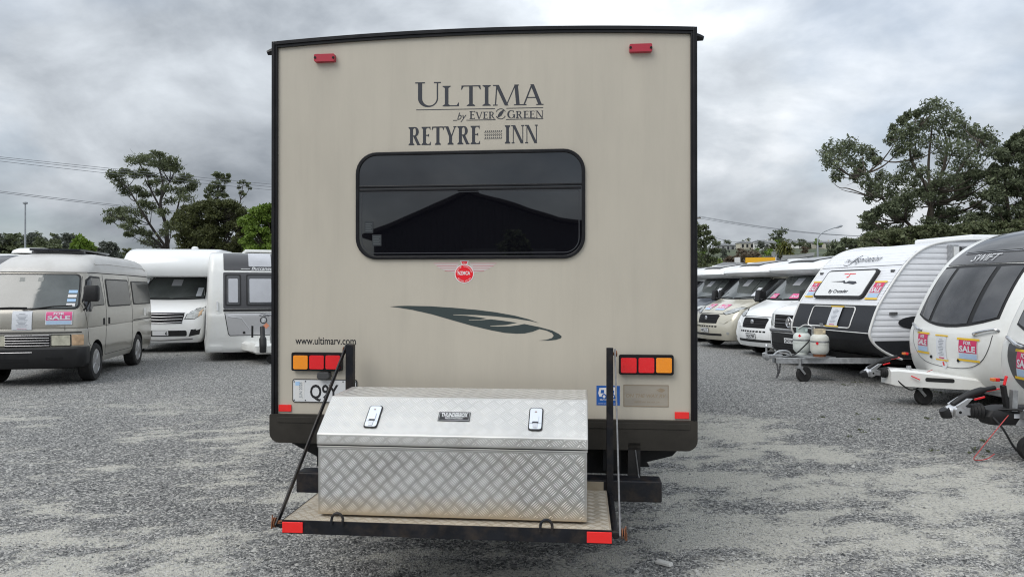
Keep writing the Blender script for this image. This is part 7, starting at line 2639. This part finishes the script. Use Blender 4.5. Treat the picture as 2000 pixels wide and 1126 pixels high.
tree('evergreen_tree', 'tall dark evergreen with several trunks and a side branch, behind the corrugated caravan', 31, BT, 380, 0.052, L_DARK,
     [([(1810, 640), (1812, 480), (1814, 400), (1826, 330), (1830, 240)], 0.15, 0.03), ([(1805, 600), (1806, 480), (1800, 380), (1786, 310), (1775, 260)], 0.12, 0.03), ([(1816, 520), (1840, 420), (1872, 340), (1900, 280)], 0.10, 0.03), ([(1812, 480), (1770, 430), (1730, 385), (1690, 340), (1640, 310)], 0.09, 0.02),
      ([(1800, 500), (1830, 400), (1855, 300), (1850, 240)], 0.11, 0.03), ([(1700, 384), (1660, 368), (1644, 366), (1630, 358)], 0.03, 0.01), ([(1700, 384), (1680, 372), (1650, 374), (1642, 370)], 0.025, 0.008)], M_BARK, 21, deep=0.6, long=2.3)
B2 = blob_fill(1935, 2080, [(1935, 330), (1955, 290), (1975, 268), (1990, 250), (2030, 238), (2080, 250)], 490, 130, 16, rg)
tree('evergreen_tree', 'dark evergreen tree at the end of the hedge beyond the cream caravans', 29, B2, 420, 0.052, L_DARK,
     [([(2000, 660), (2000, 480), (2002, 380), (2005, 300)], 0.18, 0.05), ([(1990, 500), (1975, 400), (1968, 310)], 0.10, 0.03), ([(2005, 500), (2040, 380), (2050, 300)], 0.10, 0.03)], M_BARK, 22, deep=0.6, long=2.3)
B3 = blob_fill(1690, 2080, [(1690, 452), (1740, 446), (1800, 438), (1860, 436), (1920, 432), (2000, 428), (2080, 425)], 500, 150, 14, rg)
tree('hedge_tree', 'long low hedge tree with paler leaves under the tall evergreens', 26.5, B3, 260, 0.06, L_SHRUB,
     [([(1830, 680), (1832, 520), (1835, 470)], 0.10, 0.03), ([(1950, 520), (1952, 500), (1955, 460)], 0.08, 0.03)], M_BARK, 23, deep=0.16, long=1.8)
tree('roadside_tree', 'dark bushy tree in front of the hill, behind the street lamp', 95, blob_fill(1614, 1720, [(1614, 486), (1628, 472), (1650, 462), (1670, 464), (1690, 458), (1720, 452)], 540, 56, 12, rg), 200, 0.20, L_DARK,
     [([(1665, 600), (1665, 520), (1668, 480)], 0.3, 0.1)], M_BARKDARK, 24, deep=0.6)
tree('edge_tree', 'open crowned tree top beside the beige caravan, below the power pole', 62, [(1362, 447, 11, 9), (1374, 445, 9, 7), (1354, 440, 10, 8), (1382, 455, 8, 5), (1368, 457, 12, 7), (1352, 462, 14, 9), (1386, 466, 12, 6), (1372, 472, 16, 8), (1398, 474, 10, 6), (1350, 480, 20, 12), (1378, 486, 18, 10), (1396, 488, 12, 8), (1360, 502, 22, 12), (1386, 506, 16, 10), (1356, 522, 24, 14), (1384, 526, 18, 12)], 170, 0.14, L_ACACIA,
     [([(1356, 610), (1356, 520), (1358, 470), (1364, 448)], 0.2, 0.04)], M_BARKDARK, 25, deep=0.7)


# a cabbage tree: heads of long sword leaves
def cabbage_tree():
    depth = 72
    b = at_depth(1533, HOR, depth)
    t = thing('cabbage_tree', 'yellow green cabbage tree with bursts of sword leaves, above the teal shed', 'tree', (b.x, b.y, 0))
    rng = np.random.default_rng(31)
    k = depth / FPX
    mb = MB()
    mb.tube([(0, 0, 0), (0.05, 0, 2.6), (0, 0, 4.6)], [0.28, 0.22, 0.18], 8)
    vs, tn = [], []
    for (px, py, n, L_) in ((1533, 482, 170, 1.0), (1524, 488, 110, 0.85), (1543, 490, 110, 0.8), (1536, 496, 90, 0.8)):
        p = at_depth(px, py, depth) - Vector((b.x, b.y, 0))
        mb.tube([(0, 0, 3.2), tuple(p)], 0.09, 6)
        for q in range(n):
            d = rng.normal(size=3)
            d[2] = d[2] * 0.8 + 0.45
            d /= np.linalg.norm(d)
            ln = L_ * rng.uniform(0.7, 1.15)
            sd_ = np.cross(d, [0, 0, 1.0])
            sd_ /= np.linalg.norm(sd_) + 1e-6
            p0 = np.array(p)
            p1 = p0 + d * ln * 0.6
            p2 = p0 + d * ln - np.array([0, 0, 0.30 * ln])
            w = sd_ * 0.045
            vs += [p0 - w * 0.5, p1 - w, p1 + w, p0 + w * 0.5, p1 - w, p2, p2, p1 + w]
            tn += [rng.random()] * 8
    vs = np.array(vs)
    o = bpy.data.objects.new('crown', leaf_mesh('crown', vs, np.array(tn), L_PALM))
    COL.objects.link(o)
    o.parent = t
    mb.build('trunk', M_BARK, t, smooth=50, recalc=False)


cabbage_tree()


# ------------------------------------------------------------------ trees and houses on the hill
def hill_tree_protos():
    rng = np.random.default_rng(77)
    out = []
    for i, (mat, nm) in enumerate(((L_OLIVE, 'dark olive'), (L_ACACIA, 'grey olive'), (L_DARK, 'dark evergreen'), (L_LIGHT, 'fresh green'), (L_RED, 'russet'), (L_GREY, 'pale grey green'))):
        for v in range(2):
            cl = []
            for k in range(15):
                a = rng.uniform(0, 2 * math.pi)
                r = rng.uniform(0, 0.36)
                z = rng.uniform(0.34, 0.88)
                f = math.sin(math.pi * min(1, max(0.1, (z - 0.2) / 0.75)))
                cl.append(((r * math.cos(a) * f * 1.4, r * math.sin(a) * f * 1.4, z), (0.17, 0.17, 0.12)))
            vs, tn = leaf_cloud(cl, 70, 0.042, rng)
            crown = leaf_mesh('crown', vs, tn, mat)
            mb = MB()
            mb.tube([(0, 0, -0.05), (0.01, 0, 0.3), (0, 0.01, 0.6)], [0.035, 0.025, 0.012], 6)
            tm = mb.mesh('trunk')
            tm.materials.append(M_BARKDARK)
            out.append((crown, tm, nm))
    return out


def place_hill_tree(proto, px, py_top, depth, wide=1.0, height=None):
    crown, tm, nm = proto
    p = at_depth(px, HOR, depth)
    zg = float(hill_z(p.x, depth)) if depth > 105 else 0.0
    ztop = at_depth(px, py_top, depth).z
    h = height or max(2.5, ztop - zg)
    if px < 600:
        where = 'on the skyline beyond the grey van' if depth > 300 else 'on the slope behind the white overcab'
    elif depth > 420:
        where = 'on the ridge among the far houses'
    elif depth > 250:
        where = 'on the upper slope below the ridge houses'
    else:
        where = 'on the lower slope behind the shop roofs'
    t = thing('hill_tree', nm + ' tree ' + where, 'tree', (p.x, depth, zg), random.uniform(0, 6.28), nm + ' trees ' + where)
    t.scale = (h * wide, h * wide, h)
    for me, n in ((crown, 'crown'), (tm, 'trunk')):
        o = bpy.data.objects.new(n, me)
        COL.objects.link(o)
        o.parent = t
    return t


def hill_trees():
    pr = hill_tree_protos()
    rng = random.Random(3)
    # right side slope, near to far
    for i in range(34):
        px = rng.uniform(1352, 1720)
        d = rng.uniform(120, 260)
        h = rng.uniform(4.0, 7.0)
        p = at_depth(px, HOR, d)
        zg = float(hill_z(p.x, d))
        place_hill_tree(pr[rng.choice((0, 1, 0, 1, 2, 3, 4, 5, 6, 8, 9))], px, 0, d, rng.uniform(0.9, 1.3), h)
    for i in range(46):
        px = rng.uniform(1345, 1730)
        d = rng.uniform(260, 500)
        place_hill_tree(pr[rng.randrange(12)], px, 0, d, rng.uniform(0.9, 1.35), rng.uniform(4.5, 8))
    for px, d, h, k, w in ((1521, 505, 17, 4, 1.2), (1421, 515, 10, 5, 1.0), (1457, 515, 11, 2, 0.9), (1442, 515, 8, 1, 1.1), (1540, 515, 9, 5, 1.0), (1500, 515, 7, 1, 1.2), (1604, 515, 8, 6, 1.2), (1615, 515, 8, 1, 1.2), (1452, 150, 9.5, 8, 1.3), (1472, 160, 9.0, 9, 1.3), (1488, 165, 8, 8, 1.2), (1572, 110, 5.6, 6, 1.6), (1386, 130, 8, 0, 1.2), (1402, 150, 8, 7, 1.2), (1430, 180, 8, 0, 1.2), (1505, 170, 7, 4, 1.1), (1560, 200, 8, 2, 1.2), (1585, 190, 7, 4, 1.2), (1605, 175, 8, 1, 1.2)):
        place_hill_tree(pr[k], px, 0, d, w, h)
    # far left skyline
    for i in range(26):
        px = rng.uniform(-20, 150)
        place_hill_tree(pr[rng.choice((10, 11, 2, 3, 3))], px, 0, rng.uniform(300, 430), rng.uniform(1.0, 1.4), rng.uniform(9, 14))
    for i in range(10):
        px = rng.uniform(90, 330)
        place_hill_tree(pr[rng.choice((10, 2, 3, 1))], px, 0, rng.uniform(200, 320), rng.uniform(1.0, 1.4), rng.uniform(6, 9))


hill_trees()

M_ROOFGREY = material('grey_roof', (0.16, 0.165, 0.17), 0.6, vary=0.1, vscale=0.5)
M_ROOFRED = material('terracotta_roof', (0.30, 0.13, 0.09), 0.7, vary=0.15, vscale=0.5)
M_ROOFBLUE = material('pale_blue_roof', (0.22, 0.34, 0.46), 0.5, vary=0.1, vscale=0.5)
M_ROOFDARK = material('charcoal_roof', (0.045, 0.047, 0.052), 0.6)
M_WALLWHITE = material('white_weatherboard', (0.70, 0.70, 0.68), 0.6, vary=0.05, vscale=0.5)
M_WALLCREAM = material('cream_plaster', (0.55, 0.52, 0.43), 0.7, vary=0.05, vscale=0.5)
M_WALLGREY = material('grey_cladding', (0.30, 0.31, 0.31), 0.7, vary=0.08, vscale=0.5)


def house(px, depth, w, h, roof, wall, rz, label, nwin=3, gable=1.4, zoff=0.0, group='houses on the hill'):
    p = at_depth(px, HOR, depth)
    zg = (float(hill_z(p.x, depth)) if depth > 105 else 0.0) + zoff
    t = thing('house', label, 'house', (p.x, depth, zg - 0.4), rz, group)
    d = w * 0.62
    MB().box(-w / 2, w / 2, -d / 2, d / 2, 0, h + 0.4).build('wall', wall, t)
    mb = MB()
    e = 0.5
    z0 = h + 0.41
    zr = z0 + gable
    mb.v = [(-w / 2 - e, -d / 2 - e, z0), (w / 2 + e, -d / 2 - e, z0), (w / 2 + e, d / 2 + e, z0), (-w / 2 - e, d / 2 + e, z0), (-w / 2 + w * 0.18, 0, zr), (w / 2 - w * 0.18, 0, zr)]
    mb.f = [(0, 1, 5, 4), (2, 3, 4, 5), (1, 2, 5), (3, 0, 4), (3, 2, 1, 0)]
    rf = mb.build('roof', roof, t)
    MB().box(w * 0.12, w * 0.12 + 0.7, -0.35, 0.35, zr - 0.5, zr + 0.8).build('chimney', wall, rf)
    for k in range(nwin):
        x = -w / 2 + w * (k + 0.5) / nwin
        wn = MB().box(x - w / nwin * 0.28, x + w / nwin * 0.28, -d / 2 - 0.06, -d / 2 - 0.005, 1.3, h - 0.2).build('window', M_WALLWHITE, t)
        MB().box(x - w / nwin * 0.24, x + w / nwin * 0.24, -d / 2 - 0.09, -d / 2 - 0.061, 1.4, h - 0.3).build('pane', M_SIDEGLASS, wn)
    return t


HW = 'white house with grey hipped roof on the hill'
for a in ((1470, 500, 13, 4.5, M_ROOFDARK, M_WALLWHITE, 0.2, 'white house with charcoal roof on the ridge'),
          (1490, 470, 12, 4.5, M_ROOFGREY, M_WALLWHITE, -0.3, HW), (1503, 440, 11, 4.5, M_ROOFGREY, M_WALLWHITE, 0.3, HW), (1494, 420, 10, 4, M_ROOFGREY, M_WALLWHITE, 0.1, HW),
          (1541, 500, 12, 5, M_ROOFDARK, M_WALLGREY, 0.3, 'grey house with charcoal roof on the ridge'), (1551, 480, 10, 4, M_ROOFGREY, M_WALLWHITE, -0.2, HW), (1567, 500, 14, 4, M_ROOFGREY, M_WALLCREAM, 0.1, 'cream house with grey hipped roof on the hill'),
          (1590, 495, 15, 4.5, M_ROOFGREY, M_WALLCREAM, 0.0, 'cream house with grey hipped roof on the hill'), (1612, 480, 14, 4, M_ROOFGREY, M_WALLCREAM, -0.1, 'cream house with grey hipped roof on the hill'), (1436, 505, 11, 4, M_ROOFGREY, M_WALLGREY, 0.2, 'grey house with grey hipped roof on the ridge'),
          (1412, 500, 10, 4, M_ROOFGREY, M_WALLGREY, -0.2, 'grey house with grey hipped roof on the ridge'), (1455, 480, 10, 4, M_ROOFGREY, M_WALLCREAM, 0.2, 'cream house with grey hipped roof on the hill')):
    house(*a)
house(1430, 118, 4.6, 3.4, M_ROOFGREY, M_WALLWHITE, 0.1, 'long white house below the russet trees', 4, 0.6, 2.4)
house(1412, 125, 3.6, 2.6, M_ROOFRED, M_WALLCREAM, -0.2, 'cream cottage with terracotta roof below the hill trees', 2, 1.0, 1.8)
house(1388, 112, 3.2, 2.6, M_ROOFBLUE, M_WALLCREAM, 0.1, 'cream cottage with pale blue roof beside the caravan wall', 2, 0.5, 1.5)
house(1505, 130, 3.0, 3.6, M_ROOFDARK, M_WALLGREY, 0.1, 'grey cottage with charcoal roof beside the cabbage tree', 2, 1.0, 3.0)


# two shop roofs beyond the motorhomes
def shop(px0, px1, py_top, depth, label, kind):
    a, b = at_depth(px0, py_top, depth), at_depth(px1, py_top, depth)
    w = b.x - a.x
    h = a.z
    yaw = -math.atan2((a.x + b.x) / 2, depth)
    w *= math.cos(yaw)
    t = thing('shop_building', label, 'building', ((a.x + b.x) / 2, depth, 0), yaw)
    M_GREEN = material('dark_green_fascia', (0.012, 0.065, 0.045), 0.5)
    M_YELL = material('yellow_fascia', (0.80, 0.42, 0.012), 0.5)
    M_TEAL = material('teal_fascia', (0.10, 0.30, 0.32), 0.5)
    body = MB().box(-w / 2, w / 2, 0.1, 8, 0, h - 0.02).build('wall', M_GREEN if kind == 'yellow' else M_WALLGREY, t)
    if kind == 'yellow':
        MB().box(-w / 2 - 0.05, w / 2 + 0.05, 0.0, 0.099, h - 0.42, h).build('yellow_fascia', M_YELL, t)
        MB().box(-w / 2 - 0.05, w / 2 + 0.05, 0.02, 0.098, h - 1.3, h - 0.425).build('green_fascia', M_GREEN, t)
        MB().box(w / 2 + 0.051, w / 2 + 0.12, 0.0, 0.1, h - 1.3, h).build('end_board', M_WALLWHITE, t)
    else:
        mb = MB()
        mb.v = [(-w / 2 - 0.1, 0, h - 0.25), (w / 2 + 0.1, 0, h + 0.18), (w / 2 + 0.1, 8, h + 0.5), (-w / 2 - 0.1, 8, h + 0.1), (-w / 2 - 0.1, 0, h - 0.5), (w / 2 + 0.1, 0, h - 0.1), (w / 2 + 0.1, 8, h + 0.3), (-w / 2 - 0.1, 8, h - 0.1)]
        mb.f = [(0, 1, 2, 3), (4, 7, 6, 5), (0, 4, 5, 1), (1, 5, 6, 2), (2, 6, 7, 3), (3, 7, 4, 0)]
        mb.build('roof', M_WALLGREY, t)
        MB().box(-w / 2, w / 2, 0.02, 0.098, h - 1.3, h - 0.52).build('teal_fascia', M_TEAL, t)
    for k in range(3):
        x = -w / 2 + w * (k + 0.5) / 3
        MB().box(x - w * 0.12, x + w * 0.12, 0.03, 0.099, 0.6, 2.2).build('window', M_SIDEGLASS, t)


shop(1457, 1513, 502.5, 58, 'low shop with yellow and dark green fascia beyond the motorhomes', 'yellow')
shop(1528, 1588, 497, 62, 'low grey shop with teal fascia beyond the motorhomes', 'teal')


# ------------------------------------------------------------------ poles, lamps and wires
M_POLE = material('galvanised_pole', (0.36, 0.38, 0.40), 0.5, 0.4, vary=0.15, vscale=4)
M_WOODPOLE = material('weathered_wood', (0.14, 0.12, 0.10), 0.85, vary=0.3, vscale=3, stretch=(3, 3, 0.4))
M_WIRE = material('wire_aluminium', (0.17, 0.18, 0.20), 0.5, 0.3)


def street_lamp():
    d = 64
    b = at_depth(1597, HOR, d)
    t = thing('street_lamp', 'curved galvanised street lamp in front of the hill houses', 'street lamp', (b.x, b.y, 0))
    P = lambda px, py: tuple(at_depth(px, py, d) - Vector((b.x, b.y, 0)))
    top = curve_pts([P(1596.5, 478), P(1597.5, 466), P(1603, 457), P(1615, 450), P(1632, 444)], 6)
    MB().tube([(0, 0, 0), P(1597, 478)], 0.11, 10, 0.075).build('post', M_POLE, t, smooth=40)
    MB().tube(top, 0.06, 8, 0.045).build('arm', M_POLE, t, smooth=40)
    a, c = Vector(P(1631, 444.5)), Vector(P(1645.5, 440.5))
    MB().tube([a, a * 0.6 + c * 0.4, a * 0.15 + c * 0.85, c], [0.05, 0.11, 0.10, 0.04], 10).build('lamp_head', M_POLE, t, smooth=40)
    MB().tube([P(1597, 470), P(1599.5, 471.5)], 0.05, 6).build('bracket', M_POLE, t)


street_lamp()


def light_pole():
    d = 72
    b = at_depth(49, HOR, d)
    t = thing('light_pole', 'tall slim light pole with a round lamp head on the left skyline', 'light pole', (b.x, b.y, 0))
    P = lambda px, py: tuple(at_depth(px, py, d) - Vector((b.x, b.y, 0)))
    z = P(49, 399)[2]
    MB().tube([(0, 0, 0), (0, 0, z)], 0.11, 10, 0.07).build('post', M_POLE, t, smooth=40)
    MB().lathe([(0.06, z), (0.20, z + 0.05), (0.23, z + 0.18), (0.20, z + 0.24), (0.0, z + 0.26)], (0, 0, 0), 'z', 14).build('lamp_head', M_POLE, t, smooth=40)


light_pole()

POLE_D = 70.0
pb = at_depth(1349, HOR, POLE_D)
zc = at_depth(1360, 428, POLE_D).z


def power_pole(x, y, z, label):
    t = thing('power_pole', label, 'power pole', (x, y, 0))
    MB().tube([(0, 0, 0), (0, 0, z + 0.6)], 0.17, 10, 0.12).build('post', M_WOODPOLE, t, smooth=40)
    MB().bar((-0.95, -0.15, z), (0.95, -0.15, z + 0.1), 0.11, 0.13, (0, 0, 1)).build('cross_arm', M_WOODPOLE, t)
    for q in (-0.85, -0.4, 0.4, 0.85):
        MB().lathe([(0.03, z + 0.06), (0.06, z + 0.14), (0.06, z + 0.2), (0.03, z + 0.26)], (q, -0.15, 0), 'z', 10).build('insulator', M_WIRE, t, smooth=40)


power_pole(pb.x, pb.y, zc, 'wooden power pole with a cross arm behind the beige caravan')
pl_ = at_depth(-70, 296, 37)
power_pole(pl_.x, pl_.y, pl_.z - 0.28, 'wooden power pole carrying the upper lines beyond the grey van')
pl2 = at_depth(-70, 366, 50)
power_pole(pl2.x, pl2.y, pl2.z - 0.28, 'wooden power pole carrying the lower twin lines beyond the grey van')
pr_ = at_depth(1790, 457, 125)
power_pole(pr_.x, pr_.y, pr_.z - 0.28, 'wooden power pole standing beyond the tall evergreens')


def wire(a, b, sag, r, label, group):
    a, b = Vector(a), Vector(b)
    pts = []
    for i in range(25):
        u = i / 24
        p = a.lerp(b, u)
        p.z -= sag * 4 * u * (1 - u)
        pts.append(p)
    o = MB().tube(pts, r, 5).build('power_line', M_WIRE, None, smooth=60)
    tag(o, label, 'power line', group)


# the left wires sweep from off the left edge to the pole; the right ones run on from it
for k, (py0, dz) in enumerate(((296, 0.0), (301, 0.0), (312, 0.0))):
    x = (-0.85, -0.4, 0.4)[k]
    e0 = (pl_.x + x, pl_.y - 0.15, pl_.z + (0.0, -0.12, -0.34)[k])
    wire(e0, (pb.x + x, pb.y - 0.15, zc + 0.28), 0.35 + 0.15 * k, 0.012, 'upper power line crossing the sky above the acacia', 'upper power lines')
for k, py0 in enumerate((366, 368.5)):
    wire((pl2.x + (-0.4, 0.4)[k], pl2.y - 0.15, pl2.z), (pb.x + (-0.4, 0.4)[k], pb.y - 0.1, 6.2 + 0.1 * k), 0.9, 0.018, 'lower twin power line running into the acacia crown', 'lower power lines')
for k, (pa, pe) in enumerate(((420, 452), (426, 457), (428, 461))):
    wire((pb.x + (-0.4, 0.4, 0.85)[k], pb.y - 0.15, zc + 0.28), (pr_.x + (-0.4, 0.4, 0.85)[k], pr_.y - 0.15, pr_.z), 1.0, 0.018, 'power line running from the pole past the street lamp', 'right power lines')
wire(at_depth(1349, 440, POLE_D), at_depth(1450, 472, 95), 0.5, 0.02, 'service line dropping from the pole to the hill houses', None)


# ------------------------------------------------------------------ behind the camera: the gabled shed and the shrub that the rear window mirrors
def mirrored(px, py, depth):
    p = at_depth(px, py, depth)
    return p - RY * (2 * (p - C0).dot(RY))


def build_shed():
    D = 30.0
    apex = mirrored(915, 381, D)
    el = mirrored(722, 460, D)
    er = mirrored(1090, 436, D)
    er2 = mirrored(1175, 447, D)
    o = Vector((apex.x, apex.y, 0))
    # frame: across the shed = the wall direction, back = away from the caravan
    t = thing('shed', 'dark gabled steel shed behind the camera, mirrored in the rear window', 'shed', o, -YAW)
    U = lambda p: (p - o).dot(RX)
    xl, xr, xr2 = U(el), U(er), U(er2)
    za, zl, zr, zr2 = apex.z, el.z, er.z, er2.z
    M_SHED = material('dark_shed_cladding', (0.035, 0.036, 0.040), 0.6, vary=0.1, vscale=1)
    M_SHEDROOF = material('dark_shed_roof', (0.03, 0.024, 0.024), 0.6)
    base = [(xl, 0.0), (xr2, 0.0), (xr2, zr2), (xr, zr), (0, za), (xl, zl)]
    print('shed', xl, xr, xr2, za, zl, zr, o)
    MB().prism(base, lambda a, b, d: (a, -d, b), 0.0, 16.0).build('wall', M_SHED, t)
    # ribs of the cladding
    mb = MB()
    x = xl + 0.2
    while x < xr2 - 0.1:
        zt = float(np.interp(x, [xl, 0, xr, xr2], [zl, za, zr, zr2])) - 0.2
        mb.box(x, x + 0.06, 0.001, 0.03, 0.1, zt)
        x += 0.25
    o2 = mb.build('cladding_ribs', M_SHED, t)
    o2['kind'] = 'stuff'
    for a, b in (((xl - 0.35, zl - 0.12), (0, za + 0.06)), ((0, za + 0.06), (xr, zr + 0.06)), ((xr, zr + 0.06), (xr2 + 0.3, zr2 - 0.0))):
        mb = MB()
        nx, nz = -(b[1] - a[1]), b[0] - a[0]
        l = math.hypot(nx, nz)
        nx, nz = nx / l * 0.14, nz / l * 0.14
        mb.prism([a, b, (b[0] + nx, b[1] + nz), (a[0] + nx, a[1] + nz)], lambda q, w, d: (q, -d, w), -0.35, 16.3)
        mb.build('roof', M_SHEDROOF, t)
    MB().box(-0.45, 0.45, -0.3, 0.4, za + 0.10, za + 0.22).build('ridge_cap', M_SHEDROOF, t)
    dr = MB().box(-0.2, 3.6, 0.031, 0.09, 0, 3.4).build('roller_door', material('shed_door', (0.075, 0.077, 0.082), 0.5), t)


build_shed()


def shrub_behind():
    D = 24.0
    rng = np.random.default_rng(41)
    p = mirrored(1008, 470, D)
    t = thing('round_tree', 'small round tree in front of the gabled shed behind the camera', 'tree', (p.x, p.y, 0))
    cl = []
    for (px, py, r) in ((1008, 462, 16), (995, 474, 14), (1022, 474, 14), (1008, 486, 18), (990, 494, 15), (1026, 494, 15), (1008, 505, 20), (985, 510, 14)):
        q = mirrored(px, py, D) - Vector((p.x, p.y, 0))
        r = r * D / FPX
        cl.append(((q.x, q.y + rng.uniform(-0.3, 0.3), q.z), (r, r, r)))
    vs, tn = leaf_cloud(cl, 160, 0.10, rng)
    o = bpy.data.objects.new('crown', leaf_mesh('crown', vs, tn, L_DARK))
    COL.objects.link(o)
    o.parent = t
    MB().tube([(0, 0, 0), (0.03, 0, 1.2), (0, 0, 2.6)], [0.09, 0.07, 0.03], 8).build('trunk', M_BARK, t, smooth=40)


shrub_behind()


# ------------------------------------------------------------------ weeds in the clean gravel by the caravans
def build_weeds():
    rng = np.random.default_rng(91)
    cl = []
    for i in range(34):
        px, py = rng.uniform(1500, 2060), rng.uniform(720, 960)
        g = ground_at(px, py)
        if g.x < 2.9 + (8.9 - g.y) * 0.54:
            continue
        for k in range(int(rng.integers(1, 4))):
            cl.append(((g.x + rng.normal(0, 0.06), g.y + rng.normal(0, 0.06), 0.012), (0.05, 0.05, 0.012)))
    vs, tn = leaf_cloud(cl, 18, 0.010, rng, long=2.4)
    me = leaf_mesh('weeds', vs, tn, L_SHRUB)
    o = bpy.data.objects.new('weeds', me)
    COL.objects.link(o)
    tag(o, 'tiny green weeds sprouting between the stones beside the caravans', 'weeds', None, 'stuff')


build_weeds()


def white_chip():
    g = ground_at(1297, 1104)
    mb = zloft([(0.0, 0.05, -0.05, 0.022, 0.008, 0.006, 0.004), (0.012, 0.052, -0.048, 0.024, 0.008, 0.006, 0.004), (0.02, 0.044, -0.044, 0.018, 0.006, 0.006, 0.004)], nf=3, nc=2)
    o = mb.build('stone_chip', material('white_stone', (0.62, 0.61, 0.58), 0.8, vary=0.12, vscale=20, bump=0.4, bscale=60), None, smooth=30)
    o.location = (g.x, g.y, 0.008)
    o.rotation_euler = (0.1, 0.05, 2.4)
    tag(o, 'flat white stone chip lying on the dusty gravel', 'stone')


white_chip()
